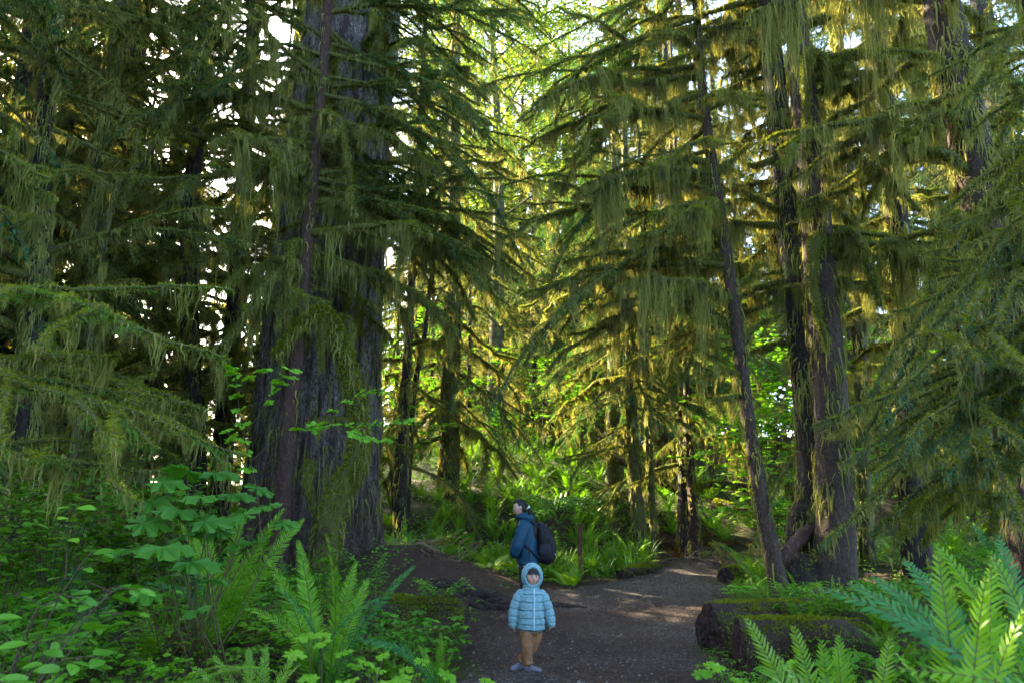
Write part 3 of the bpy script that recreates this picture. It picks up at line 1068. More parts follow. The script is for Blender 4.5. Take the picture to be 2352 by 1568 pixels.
# ---- slim reddish hemlock in front of it
T_slim = tree('hemlock_tree', 'slim reddish hemlock with long mossy arms standing before the giant spruce',
              trunk_px([(645, 1200, 11), (662, 1000, 11), (685, 760, 11), (705, 560, 11), (722, 380, 11), (738, 200, 11), (752, 30, 11)], 0.4, 20),
              [0.15, 0.125, 0.115, 0.11, 0.10, 0.09, 0.085, 0.03], M['bark_red'], 12, moss=0.10, mlen=0.25)
LS = [
    ([(728, 345, 11), (690, 384, 10.9), (640, 398, 10.7), (545, 428, 10.4)], 0.030, 1.3, 0.5, 0.0),
    ([(722, 380, 11), (700, 380, 11.1), (650, 420, 11.2), (600, 470, 11.3)], 0.024, 1.2, 0.5, 0.0),
    ([(738, 190, 11), (690, 178, 10.9), (640, 190, 10.8), (600, 250, 10.7)], 0.024, 1.2, 0.6, 0.0),
    ([(735, 270, 11), (745, 258, 10.8), (775, 280, 10.7), (792, 340, 10.6), (800, 420, 10.6), (806, 500, 10.6)], 0.034, 1.7, 0.45, 0.0),
    ([(733, 255, 11), (770, 244, 11.1), (850, 256, 11.3), (930, 292, 11.5), (1010, 345, 11.7), (1150, 470, 12)], 0.032, 0.9, 0.4, 0.6),
    ([(745, 60, 11), (850, 145, 11.2), (980, 190, 11.4), (1130, 290, 11.7)], 0.028, 0.6, 0.35, 0.75),
    ([(750, 20, 11), (880, 50, 11.4), (1000, 120, 11.8), (1080, 200, 12)], 0.026, 0.5, 0.35, 0.75),
    ([(713, 470, 11), (780, 462, 11), (880, 480, 11.2), (1000, 545, 11.5), (1060, 600, 11.7)], 0.03, 1.3, 0.9, 0.15),
    ([(708, 540, 11), (780, 525, 10.8), (900, 512, 10.6), (990, 530, 10.4)], 0.028, 1.3, 0.9, 0.2),
    ([(706, 560, 11), (790, 605, 11.1), (880, 622, 11.4), (970, 690, 11.6), (1060, 730, 11.8)], 0.034, 1.3, 1.0, 0.15),
    ([(730, 290, 11), (800, 290, 11), (880, 305, 10.8), (950, 350, 10.6), (1050, 400, 10.5)], 0.028, 1.3, 0.8, 0.4),
    ([(722, 400, 11), (800, 395, 11.2), (900, 420, 11.5), (1010, 470, 11.8), (1120, 560, 12)], 0.028, 1.0, 0.8, 0.55),
    ([(700, 560, 11), (668, 560, 10.8), (648, 610, 10.7), (646, 720, 10.7)], 0.04, 1.6, 0.6, 0.0),
    ([(692, 640, 11), (668, 640, 10.8), (655, 690, 10.8), (650, 800, 10.8)], 0.04, 1.5, 0.5, 0.0),
    ([(700, 600, 11), (620, 600, 11), (570, 640, 11), (540, 720, 11)], 0.03, 1.3, 0.8, 0.0),
    ([(690, 700, 11), (600, 700, 10.8), (540, 750, 10.6), (500, 830, 10.5)], 0.03, 1.3, 0.8, 0.1),
    ([(708, 470, 11), (800, 478, 11.1), (920, 530, 11.4), (1020, 620, 11.7), (1085, 720, 12)], 0.034, 1.5, 0.8, 0.0),
    ([(712, 440, 11), (820, 430, 11.5), (950, 460, 12), (1060, 540, 12.5), (1140, 640, 13)], 0.032, 1.4, 0.85, 0.0),
    ([(718, 400, 11), (830, 380, 11.8), (960, 400, 12.6), (1080, 470, 13.4), (1180, 570, 14)], 0.032, 1.1, 0.75, 0.55),
    ([(735, 200, 11), (850, 200, 11.8), (980, 240, 12.6), (1100, 320, 13.2), (1190, 420, 13.6)], 0.030, 0.7, 0.6, 0.75),
    ([(722, 330, 11), (650, 330, 10.7), (580, 380, 10.4), (520, 470, 10.2)], 0.032, 1.5, 0.8, 0.0),
    ([(715, 450, 11), (640, 440, 10.8), (570, 490, 10.6), (510, 580, 10.4)], 0.032, 1.5, 0.8, 0.0),
    ([(740, 130, 11), (660, 100, 10.6), (570, 130, 10.3), (500, 200, 10)], 0.026, 0.6, 0.4, 0.7),
    ([(745, 90, 11), (670, 40, 11.3), (590, 40, 11.6), (520, 90, 11.8)], 0.026, 0.6, 0.4, 0.7),
]
for i, (px, r0, mo, lm, fo) in enumerate(LS):
    limb(T_slim, px, 200 + i, r0, mo * (0.5 if fo > 0.5 else 1), lm * (2.1 if fo < 0.3 else 1.1), min(1, fo * 1.2), 0.42 if fo < 0.3 else 0.6, sub=2 if i != 3 else 0, crook=1.8)
dress(T_slim, 22, 4.4, 9.5, ['drape', 'curtain', 'snag', 'curtain', 'bare'], 1.9, 2.0, az=170, spread=120)
dress(T_slim, 11, 6.2, 11, ['green'], 3.4, 3.2, az=20, spread=30, tilt=(-22, 4))
dress(T_slim, 12, 9.6, 16, ['green', 'green', 'mixed'], 3.2, 1.6)

# ---- mossy vine maple at the foot of the spruce
T_vine = tree('vine_maple_tree', 'crooked vine maple trunk wrapped in thick green moss at the spruce foot',
              trunk_px([(735, 1235, 11.0), (770, 1150, 11.0), (815, 1070, 11.1), (825, 960, 11.2), (800, 850, 11.2), (775, 770, 11.1), (742, 715, 11.0), (690, 745, 10.8), (630, 815, 10.6)], 0.15),
              [0.20, 0.19, 0.15, 0.125, 0.12, 0.11, 0.085, 0.065, 0.04], M['mosswood'], 13, cat='small tree', lump=0.12, moss=0.55, mlen=0.35, fz=4.0)
for i, (px, r0) in enumerate((([(742, 715, 11), (745, 760, 10.9), (740, 850, 10.9)], 0.03), ([(800, 850, 11.2), (810, 760, 11.3), (795, 730, 11.4), (760, 735, 11.4)], 0.04),
                              ([(822, 985, 11.2), (770, 965, 11.1), (700, 975, 11)], 0.03), ([(715, 1060, 11), (705, 1100, 10.9), (712, 1180, 10.9)], 0.045))):
    limb(T_vine, px, 250 + i, r0, 1.7, 0.4, 0.0, 0.2, fz=1.6)

# ---- trunks on the left
T_dark = tree('hemlock_tree', 'straight dark hemlock trunk between the leaning mossy pole and the slim hemlock',
              trunk_px([(462, 1130, 14), (448, 950, 14), (437, 800, 14), (434, 560, 14), (448, 330, 14), (464, 130, 14)], 0.5, 24),
              [0.24, 0.19, 0.175, 0.165, 0.15, 0.13, 0.04], M['bark_dark'], 14, moss=0.30, mlen=0.35)
dress(T_dark, 30, 2.6, 11.5, ['drape', 'bare', 'snag', 'drape', 'mixed'], 2.6, 2.6, tilt=(-24, 26))
dress(T_dark, 10, 11.5, 20, ['green', 'mixed'], 3.4, 2.0)
limb(T_dark, [(440, 640, 14), (400, 620, 13.8), (370, 660, 13.6), (340, 700, 13.4)], 261, 0.05, 1.4, 0.5, 0, 0.3)
limb(T_dark, [(450, 330, 14), (480, 320, 14), (560, 330, 13.8), (620, 360, 13.6)], 262, 0.035, 1.3, 0.5, 0, 0.5)

T_hung = tree('hemlock_tree', 'pale tree wrapped in long grey green moss, nearest tall trunk on the left',
              trunk_px([(185, 1100, 12), (195, 900, 12), (208, 660, 12), (218, 460, 12), (246, 230, 12), (272, 40, 12)], 0.5, 18),
              [0.18, 0.16, 0.15, 0.14, 0.12, 0.10, 0.03], M['bark_moss'], 15, moss=0.9, mlen=0.6, fz=1.2)
dress(T_hung, 34, 1.8, 10.5, ['drape', 'bare', 'snag', 'drape'], 2.3, 1.8, tilt=(-24, 30))
dress(T_hung, 6, 10.5, 16, ['mixed', 'drape'], 2.5, 1.2)
limb(T_hung, [(270, 45, 12), (262, 60, 11.8), (255, 120, 11.7), (250, 200, 11.7)], 263, 0.06, 1.8, 0.6, 0, 0.1, fz=1.6)
limb(T_hung, [(232, 225, 12), (300, 205, 11.8), (365, 160, 11.5), (378, 150, 11.4)], 264, 0.02, 0.8, 0.7, 0, 0.0)

T_pole = tree('leaning_pole', 'thin bare pole leaning right with moss tufts, left of the straight dark trunk', trunk_px(
    [(222, 600, 10.8), (250, 500, 10.8), (330, 370, 10.8), (395, 262, 10.8), (445, 150, 10.8), (480, 90, 10.8), (530, 0, 10.8), (560, -60, 10.8)], -0.0),
    [0.055, 0.05, 0.045, 0.04, 0.03, 0.02, 0.015], M['bark_moss'], 16, cat='dead tree', moss=0.6, mlen=0.35, fz=1.0)
for i, px in enumerate(([(395, 262, 10.8), (380, 290, 10.7), (372, 330, 10.7)], [(330, 370, 10.8), (318, 320, 10.6), (322, 305, 10.6), (312, 420, 10.6)], [(300, 410, 10.8), (290, 430, 10.8), (285, 480, 10.8)])):
    limb(T_pole, px, 270 + i, 0.028, 1.8, 0.6, 0, 0.1)

T_edge = tree('hemlock_tree', 'dark moss shrouded trunk at the left edge behind the salal',
              trunk_px([(62, 1150, 10), (66, 960, 10), (82, 760, 10), (88, 600, 10), (96, 400, 10), (120, 100, 10)], 0.5, 20),
              [0.20, 0.17, 0.16, 0.15, 0.14, 0.11, 0.03], M['bark_dark'], 17, moss=0.6, mlen=0.45)
dress(T_edge, 30, 2.2, 10, ['drape', 'bare', 'mixed', 'snag'], 2.6, 2.2, tilt=(-24, 26))
dress(T_edge, 7, 10, 17, ['green', 'mixed'], 3.0, 1.5)

LEFT = [  # px, depth, radius, height, label
    (25, 15, 0.20, 22, 'far left moss draped conifer, tall and thin'),
    (140, 18, 0.22, 24, 'moss draped conifer behind the pale hanging moss trunk, on its left'),
    (318, 17, 0.17, 22, 'moss draped conifer behind the leaning pole'),
    (380, 28, 0.24, 26, 'dim conifer just left of the straight dark trunk, farther back'),
    (505, 15.5, 0.18, 24, 'moss draped conifer between the dark trunk and the giant spruce'),
    (578, 21.5, 0.20, 26, 'dim conifer half hidden behind the giant spruce'),
    (-80, 13, 0.24, 24, 'moss draped conifer just outside the left edge'),
]
for i, (px, d, r, h, lab) in enumerate(LEFT):
    b = GX(px, d)
    g = np.random.default_rng(300 + i)
    dx = g.normal(0, 0.25)
    T = tree('hemlock_tree', lab, [b - (0, 0, 0.4), b + (dx * 0.3, 0, h * 0.3), b + (dx, 0.1, h * 0.65), b + (dx * 1.4, 0.2, h)],
             [r * 1.2, r, r * 0.85, r * 0.55, 0.04], [M['bark_dark'], M['bark_moss']][i % 2], 310 + i, moss=0.5, mlen=0.4, lod=1.6, group='moss draped trees on the left')
    dress(T, 32, 2.0, 11.5, ['drape', 'bare', 'snag', 'drape', 'mixed'], 2.8, 2.6, tilt=(-28, 26))
    dress(T, 18, 3.0, 12, ['bare', 'snag', 'green', 'drape', 'snag'], 2.4, 2.6, tilt=(-26, 28))
    dress(T, 10, 11.5, h - 3, ['mixed', 'green'], 3.2, 1.6)

# ---- right: double trunk and curved sapling
T_a = tree('hemlock_tree', 'left trunk of the dark twin hemlocks, its root bending left over a stump',
           trunk_px([(1818, 1262, 11.2), (1846, 1215, 11.2), (1866, 1120, 11.2), (1852, 900, 11.2), (1836, 700, 11.2), (1808, 470, 11.2), (1788, 280, 11.2), (1768, 60, 11.2)], 0.5, 24),
           [0.26, 0.24, 0.20, 0.20, 0.205, 0.20, 0.19, 0.175, 0.04], M['bark_dark'], 21, sides=28, moss=0.20, mlen=0.4, mfrom=3.2)
T_b = tree('hemlock_tree', 'right trunk of the twin hemlocks, browner, upright behind the cut log',
           trunk_px([(1912, 1345, 10.6), (1918, 1180, 10.6), (1912, 1000, 10.6), (1896, 760, 10.6), (1878, 560, 10.6), (1858, 340, 10.6), (1836, 120, 10.6), (1822, 0, 10.6)], 0.4, 26),
           [0.31, 0.245, 0.235, 0.23, 0.215, 0.20, 0.185, 0.17, 0.05], M['bark_brown'], 22, sides=28, moss=0.17, mlen=0.5, mfrom=3.4)
limb(T_b, [(1838, 130, 10.6), (1875, 128, 10.5), (1905, 152, 10.4), (1935, 142, 10.4), (1972, 116, 10.3), (2045, 116, 10.2), (2130, 132, 10.0)], 401, 0.075, 1.7, 1.25, 0, 0.55, fz=1.6)
limb(T_b, [(1845, 140, 10.5), (1862, 118, 10.3), (1850, 170, 10.25), (1848, 270, 10.25), (1852, 350, 10.25)], 402, 0.06, 1.8, 0.8, 0, 0.1, fz=1.5)
limb(T_b, [(1888, 330, 10.6), (1960, 352, 10.4), (2030, 400, 10.2), (2100, 470, 10)], 403, 0.04, 1.5, 1.0, 0, 0.6)
limb(T_b, [(1896, 590, 10.5), (1930, 535, 10.3), (1965, 545, 10.2), (1990, 610, 10.1), (2000, 700, 10.1)], 404, 0.055, 1.9, 0.8, 0, 0.3, fz=1.7)
limb(T_b, [(1905, 560, 10.6), (2000, 560, 10.4), (2100, 590, 10.2), (2200, 640, 10)], 405, 0.05, 1.4, 1.0, 0, 0.6)
limb(T_b, [(1875, 540, 10.4), (1865, 600, 10.3), (1872, 720, 10.3), (1885, 800, 10.3)], 406, 0.06, 1.7, 0.6, 0, 0.1, fz=1.5)
limb(T_b, [(1915, 640, 10.6), (2020, 680, 10.8), (2130, 760, 11)], 407, 0.035, 1.3, 0.9, 0, 0.6)
limb(T_b, [(1850, 60, 10.6), (1950, 20, 10.4), (2080, 10, 10.2), (2200, 60, 10)], 408, 0.04, 1.4, 0.9, 0.1, 0.7)
limb(T_a, [(1790, 360, 11.2), (1740, 382, 11), (1705, 372, 10.9)], 410, 0.04, 1.5, 0.5, 0, 0.3)
limb(T_a, [(1805, 492, 11.2), (1750, 470, 11), (1705, 440, 10.8)], 411, 0.045, 1.5, 0.6, 0, 0.3)
limb(T_a, [(1785, 220, 11.2), (1740, 222, 11), (1700, 215, 10.8), (1640, 205, 10.6)], 412, 0.03, 1.3, 0.6, 0, 0.5)
limb(T_a, [(1832, 640, 11.2), (1780, 650, 11.3), (1730, 665, 11.4), (1650, 700, 11.5)], 413, 0.04, 1.3, 0.5, 0, 0.5)
limb(T_a, [(1845, 790, 11.2), (1790, 790, 11.3), (1720, 815, 11.4)], 414, 0.035, 1.2, 0.4, 0, 0.4)
limb(T_a, [(1780, 100, 11.2), (1700, 90, 10.8), (1600, 60, 10.4), (1480, 90, 10)], 415, 0.035, 1.4, 1.1, 0.2, 0.8)
dress(T_b, 36, 5, 12, ['curtain', 'bare', 'drape', 'curtain', 'snag'], 2.6, 2.8, az=10, spread=110)
dress(T_a, 22, 4.5, 12, ['curtain', 'drape', 'snag', 'mixed'], 2.0, 2.6, az=120, spread=80)
dress(T_b, 10, 11, 21, ['green', 'mixed', 'drape'], 3.4, 2)
dress(T_a, 8, 11, 20, ['green', 'mixed', 'drape'], 3.4, 2)

T_sap = tree('hemlock_tree', 'slender curved hemlock growing from a stump left of the twin trunks',
             trunk_px([(1800, 1330, 10.4), (1774, 1272, 10.4), (1755, 1180, 10.4), (1735, 1060, 10.4), (1714, 930, 10.4), (1696, 780, 10.4), (1668, 580, 10.4), (1640, 410, 10.4), (1614, 200, 10.4), (1598, 0, 10.4)], 0.3, 19),
             [0.14, 0.12, 0.105, 0.098, 0.094, 0.09, 0.085, 0.078, 0.07, 0.06, 0.02], M['bark_brown'], 23, moss=0.20, mlen=0.3, mfrom=3.8)
RS = [
    ([(1672, 612, 10.4), (1600, 604, 10.5), (1500, 612, 10.7), (1400, 636, 10.9), (1290, 668, 11.1), (1190, 690, 11.3)], 0.032, 1.2, 0.7, 0.12),
    ([(1640, 376, 10.4), (1570, 368, 10.3), (1500, 372, 10.2), (1420, 384, 10.1)], 0.032, 1.4, 0.8, 0.0),
    ([(1650, 480, 10.4), (1570, 478, 10.5), (1480, 486, 10.7), (1370, 470, 10.9), (1190, 455, 11.2)], 0.030, 1.2, 0.8, 0.55),
    ([(1645, 420, 10.4), (1560, 405, 10.6), (1450, 405, 10.8), (1330, 420, 11), (1170, 440, 11.4)], 0.028, 0.9, 0.6, 0.65),
    ([(1614, 215, 10.4), (1540, 240, 10.3), (1440, 280, 10.2), (1360, 330, 10.1), (1300, 380, 10)], 0.030, 1.3, 0.9, 0.25),
    ([(1602, 40, 10.4), (1480, 80, 10.3), (1380, 110, 10.2), (1290, 190, 10.2), (1210, 260, 10.2)], 0.034, 1.0, 0.6, 0.65),
    ([(1610, 150, 10.4), (1520, 170, 10.6), (1430, 230, 10.8), (1330, 290, 11), (1250, 330, 11.2)], 0.03, 1.1, 0.7, 0.5),
    ([(1690, 690, 10.4), (1620, 668, 10.3), (1560, 664, 10.2), (1500, 690, 10.1)], 0.03, 1.4, 0.7, 0.0),
    ([(1695, 760, 10.4), (1600, 700, 10.6), (1500, 700, 10.9), (1390, 740, 11.2), (1270, 790, 11.5)], 0.028, 1.2, 0.8, 0.2),
    ([(1672, 600, 10.4), (1580, 560, 10.6), (1460, 560, 10.9), (1340, 590, 11.2)], 0.028, 1.2, 0.8, 0.2),
    ([(1660, 540, 10.4), (1590, 520, 10.2), (1510, 530, 10.0), (1430, 560, 9.9)], 0.028, 1.4, 0.9, 0.0),
    ([(1706, 860, 10.4), (1650, 850, 10.3), (1600, 860, 10.2)], 0.024, 1.3, 0.5, 0.0),
    ([(1700, 800, 10.4), (1740, 760, 10.5), (1790, 722, 10.6)], 0.026, 1.2, 0.4, 0.0),
    ([(1712, 900, 10.4), (1680, 915, 10.3), (1640, 920, 10.2)], 0.022, 1.3, 0.4, 0.0),
    ([(1680, 660, 10.4), (1720, 640, 10.4), (1760, 590, 10.5)], 0.026, 1.3, 0.4, 0.0),
    ([(1640, 400, 10.4), (1690, 360, 10.3), (1720, 330, 10.2)], 0.026, 1.5, 0.7, 0.0),
    ([(1620, 250, 10.4), (1690, 230, 10.2), (1740, 240, 10)], 0.03, 1.5, 0.9, 0.0),
    ([(1610, 100, 10.4), (1660, 60, 10.2), (1720, 50, 10.0)], 0.03, 1.6, 1.0, 0.0),
]
for i, (px, r0, mo, lm, fo) in enumerate(RS):
    limb(T_sap, px, 430 + i, r0, mo * (0.55 if fo > 0.5 else 1), lm * 1.45, min(1, fo * 1.2), 0.38 if fo < 0.3 else 0.55, sub=3 if len(px) > 4 else 1, crook=2.0)
dress(T_sap, 18, 4.2, 10.0, ['curtain', 'drape', 'bare', 'snag'], 2.2, 2.0, az=200, spread=75)
dress(T_sap, 12, 5.0, 11, ['green', 'green', 'mixed'], 3.2, 3.0, az=165, spread=45, tilt=(-20, 6))
dress(T_sap, 9, 10, 16, ['green', 'mixed', 'drape'], 3.0, 1.4)

T_rs = tree('spruce_tree', 'leaning brown spruce trunk near the right edge with grey mottled bark',
            trunk_px([(2370, 1250, 8.6), (2340, 950, 8.6), (2290, 640, 8.6), (2256, 480, 8.6), (2222, 300, 8.6), (2188, 130, 8.6), (2160, 0, 8.6)], 0.4, 20),
            [0.30, 0.26, 0.25, 0.245, 0.24, 0.235, 0.22, 0.06], M['bark_brown'], 24, sides=28, moss=0.30, mlen=0.4)
limb(T_rs, [(2225, 300, 8.6), (2170, 230, 8.4), (2120, 290, 8.2), (2080, 320, 8.1)], 440, 0.045, 1.6, 0.9, 0, 0.5)
limb(T_rs, [(2290, 640, 8.6), (2230, 520, 8.2), (2180, 500, 8.0), (2160, 600, 7.9), (2140, 720, 7.9)], 441, 0.05, 1.7, 0.7, 0, 0.3, fz=1.5)
dress(T_rs, 34, 3.2, 10, ['curtain', 'bare', 'snag', 'drape', 'curtain'], 2.0, 2.2)
dress(T_rs, 6, 10, 16, ['green', 'mixed', 'drape'], 3.2, 1.6)

# ---- young hemlocks whose boughs hang into the picture from both sides
T_bow = tree('young_hemlock', 'young hemlock at the right edge, drooping mossy boughs over the ferns',
             [GX(2560, 6.2) - (0, 0, 0.3), GX(2575, 6.2) + (0.05, 0, 3), GX(2560, 6.2) + (0.0, 0, 7), GX(2560, 6.2) + (0, 0, 11)], [0.16, 0.13, 0.10, 0.03], M['bark_brown'], 25, cat='young tree', moss=0.5, mlen=0.4)
BW = [
    ([(2520, 500, 6.2), (2420, 500, 6.0), (2300, 560, 5.8), (2190, 680, 5.7), (2100, 800, 5.6), (2040, 900, 5.6)], 0.035, 1.5, 0.5, 0.45),
    ([(2520, 640, 6.2), (2400, 640, 5.9), (2290, 700, 5.7), (2180, 780, 5.5), (2090, 880, 5.4)], 0.03, 1.3, 0.5, 0.5),
    ([(2520, 760, 6.2), (2400, 760, 5.8), (2280, 820, 5.5), (2160, 900, 5.3), (2060, 1010, 5.2)], 0.03, 1.1, 0.45, 0.6),
    ([(2530, 860, 6.2), (2420, 860, 5.7), (2300, 910, 5.4), (2200, 990, 5.2), (2110, 1090, 5.1)], 0.03, 1.0, 0.4, 0.65),
    ([(2530, 960, 6.2), (2430, 950, 5.8), (2330, 980, 5.6), (2220, 1060, 5.4), (2140, 1140, 5.3)], 0.028, 1.0, 0.4, 0.65),
    ([(2520, 560, 6.2), (2440, 560, 5.8), (2340, 640, 5.4), (2260, 760, 5.2), (2210, 880, 5.1)], 0.03, 1.3, 0.5, 0.5),
    ([(2530, 800, 6.2), (2450, 790, 5.6), (2360, 850, 5.2), (2290, 940, 5.0), (2240, 1040, 4.9)], 0.028, 0.9, 0.35, 0.7),
    ([(2520, 690, 6.2), (2380, 720, 6.2), (2230, 800, 6.2), (2100, 930, 6.2), (2000, 1060, 6.2)], 0.03, 1.4, 0.6, 0.3),
    ([(2520, 820, 6.2), (2380, 860, 6.4), (2200, 940, 6.5), (2060, 1040, 6.6), (1970, 1120, 6.6)], 0.03, 1.5, 0.6, 0.2),
    ([(2530, 880, 6.2), (2400, 960, 6.3), (2250, 1060, 6.5), (2120, 1150, 6.6), (2020, 1190, 6.6)], 0.03, 1.5, 0.5, 0.25),
    ([(2540, 140, 6.2), (2440, 60, 6.0), (2330, 70, 5.9), (2240, 150, 5.8), (2190, 220, 5.8)], 0.03, 1.0, 0.4, 0.6),
    ([(2540, 260, 6.2), (2430, 200, 6.1), (2320, 230, 6.0), (2250, 330, 6.0)], 0.03, 1.2, 0.5, 0.45),
    ([(2530, 420, 6.2), (2440, 340, 6.0), (2350, 350, 5.9), (2290, 450, 5.8), (2270, 560, 5.8)], 0.03, 1.5, 0.6, 0.2),
]
for i, (px, r0, mo, lm, fo) in enumerate(BW):
    if i in (1, 8):
        continue
    px = [(2540 - (2540 - q[0]) * 0.87, q[1], q[2]) for q in px]
    limb(T_bow, px, 450 + i, r0, mo * (0.42 if fo > 0.4 else 0.9), lm, min(1, fo * 1.35), 0.34, gap=0.10, sub=5, crook=2.0, needle_l=0.018)
dress(T_bow, 5, 1.0, 6, ['mixed', 'drape'], 1.5, 1.5, az=200, spread=60)

T_bol = tree('young_hemlock', 'young hemlock at the left edge reaching bright green sprays over the salal',
             [GX(-270, 5.4) - (0, 0, 0.3), GX(-270, 5.4) + (0.05, 0, 2.5), GX(-275, 5.4) + (0.0, 0, 6), GX(-275, 5.4) + (0, 0, 9)], [0.13, 0.11, 0.09, 0.03], M['bark_moss'], 26, cat='young tree', moss=0.5, mlen=0.4)
BL = [
    ([(-240, 740, 5.4), (-20, 670, 5.2), (120, 690, 5.0), (260, 740, 4.9), (370, 810, 4.8)], 0.028, 0.8, 0.4, 0.7),
    ([(-240, 800, 5.4), (0, 760, 5.3), (150, 780, 5.2), (330, 850, 5.1), (500, 930, 5.0), (620, 985, 5.0)], 0.032, 0.9, 0.45, 0.6),
    ([(-240, 880, 5.4), (0, 850, 5.2), (150, 880, 5.0), (290, 940, 4.9), (420, 1010, 4.8)], 0.028, 1.0, 0.5, 0.55),
    ([(-240, 980, 5.4), (-20, 960, 5.2), (120, 970, 5.0), (260, 1030, 4.9), (400, 1120, 4.8)], 0.028, 1.0, 0.5, 0.5),
    ([(-240, 840, 5.4), (0, 830, 5.6), (160, 850, 5.7), (300, 890, 5.8), (430, 960, 5.9)], 0.03, 1.4, 0.6, 0.2),
    ([(-240, 940, 5.4), (0, 900, 5.5), (160, 930, 5.6), (280, 1000, 5.6)], 0.03, 1.5, 0.6, 0.0),
    ([(-240, 1040, 5.4), (-30, 1030, 5.0), (90, 1060, 4.8), (200, 1110, 4.7)], 0.026, 1.0, 0.45, 0.4),
    ([(-250, 350, 5.4), (-60, 330, 5.6), (40, 390, 5.8), (120, 470, 6.0)], 0.03, 1.2, 0.6, 0.4),
]
for i, (px, r0, mo, lm, fo) in enumerate(BL):
    if i in (5, 3, 1):
        continue
    px = [(-240 + (q[0] + 240) * 0.88, q[1], q[2]) for q in px]
    limb(T_bol, px, 480 + i, r0 * 0.8, mo * (0.5 if fo > 0.3 else 0.9), lm * 1.3, min(1, fo * 1.25), 0.34, 'needle_bright', gap=0.09, sub=6, crook=2.2, needle_l=0.018, droop=0.22)

# ---- middle distance trunks beyond the fern slope
MID = [
    ('hemlock_tree', 'sunlit slim trunk, left one of the two thin stems above the fern slope', [(1467, 1185, 17.5), (1458, 1060, 17.5), (1450, 940, 17.5), (1445, 700, 17.5)], [0.17, 0.15, 0.13, 0.11, 0.03], 'bark_moss', 18),
    ('hemlock_tree', 'thinner right one of the two slim stems above the fern slope', [(1500, 1185, 17.8), (1492, 1040, 17.8), (1486, 900, 17.8), (1480, 700, 17.8)], [0.09, 0.08, 0.075, 0.065, 0.02], 'bark_moss', 16),
    ('redcedar_tree', 'stout red trunk with roots gripping the bank, behind the thin stems', [(1535, 1110, 22.5), (1530, 1030, 22.5), (1530, 900, 22.5), (1532, 700, 22.5)], [0.55, 0.38, 0.33, 0.28, 0.05], 'bark_red', 30),
    ('hemlock_tree', 'dark mossy trunk rooted on the brown bank beside the thin brown stem', [(1570, 1175, 18.2), (1574, 1060, 18.2), (1574, 900, 18.2), (1560, 680, 18.2)], [0.24, 0.17, 0.15, 0.13, 0.03], 'bark_dark', 20),
    ('hemlock_tree', 'thin brown stem in front of the dark mossy trunk on the brown bank', [(1594, 1205, 17.0), (1588, 1100, 17.0), (1580, 980, 17.0), (1572, 780, 17.0)], [0.11, 0.095, 0.085, 0.07, 0.02], 'bark_red', 15),
    ('hemlock_tree', 'slim dark stem right of the giant spruce, leaning slightly right', [(925, 1135, 16.0), (922, 1040, 16.0), (928, 900, 16.0), (940, 740, 16.0)], [0.15, 0.125, 0.115, 0.10, 0.03], 'bark_dark', 19),
    ('hemlock_tree', 'second stem close right of the slim dark stem near the giant spruce', [(935, 1060, 16.6), (945, 960, 16.6), (962, 830, 16.6), (985, 690, 16.6)], [0.08, 0.07, 0.06, 0.05, 0.02], 'bark_dark', 14),
    ('hemlock_tree', 'small mossy stem right of the twin trunks in yellow light', [(1985, 1220, 14.5), (1978, 1000, 14.5), (1975, 780, 14.5), (1965, 560, 14.5)], [0.16, 0.14, 0.13, 0.11, 0.03], 'bark_moss', 17),
    ('hemlock_tree', 'dark moss hung trunk right of the twin trunks, behind the drooping boughs', [(2090, 1220, 12.5), (2085, 900, 12.5), (2070, 600, 12.5), (2040, 300, 12.5)], [0.24, 0.21, 0.19, 0.17, 0.04], 'bark_dark', 20),
]
for i, (nm, lab, px, rad, mat, tz) in enumerate(MID):
    T = tree(nm, lab, trunk_px(px, 0.5, tz), rad, M[mat], 330 + i, moss=0.35, mlen=0.35, lod=1.5)
    z0 = [2.3, 2.4, 4.0, 2.6, 3.2, 2.2, 3.0, 2.5, 2.0][i]
    st = [['drape', 'mixed', 'green'], ['drape', 'snag'], ['mixed', 'drape'], ['drape', 'mixed'], ['snag', 'drape'], ['drape', 'snag', 'mixed'], ['snag', 'drape'], ['drape', 'snag'], ['drape', 'drape', 'mixed']][i]
    if i in (0, 1, 3):
        dress(T, 12, 4.2, 7.5, ['green', 'green', 'drape'], 2.2, 2.4, tilt=(-30, -6))
    dress(T, [18, 8, 22, 22, 6, 22, 8, 20, 40][i], z0, min(tz - 3, 13), st, [2.6, 1.2, 3.4, 2.8, 1.0, 2.2, 1.0, 1.6, 2.6][i], 2.2, tilt=(-22, 2))

# drooping dark hemlock boughs left of the fern slope
T_dr = tree('hemlock_tree', 'dense hemlock whose dark boughs sweep down to the ferns right of the spruce',
            trunk_px([(1030, 1060, 18.8), (1035, 900, 18.8), (1040, 700, 18.8), (1042, 500, 18.8)], 0.5, 24), [0.28, 0.25, 0.22, 0.18, 0.04], M['bark_moss'], 27, moss=0.4, lod=2)
dress(T_dr, 24, 1.6, 7.5, ['green', 'green', 'mixed', 'drape'], 2.8, 2.6, tilt=(-34, -12))
dress(T_dr, 36, 7.5, 21, ['mixed', 'green', 'green'], 3.2, 1.2, tilt=(-25, 0))
T_dr2 = tree('hemlock_tree', 'dense hemlock with dark layered boughs above the two thin sunlit stems',
             trunk_px([(1410, 1060, 20.5), (1412, 900, 20.5), (1415, 700, 20.5), (1415, 500, 20.5)], 0.5, 22), [0.25, 0.22, 0.2, 0.16, 0.04], M['bark_moss'], 28, moss=0.4, lod=2)
dress(T_dr2, 22, 4.4, 8.5, ['green', 'mixed', 'green', 'drape'], 3.2, 3.0, tilt=(-28, -4))
dress(T_dr2, 30, 8, 20, ['mixed', 'green', 'green'], 3.0, 1.2, tilt=(-25, 0))

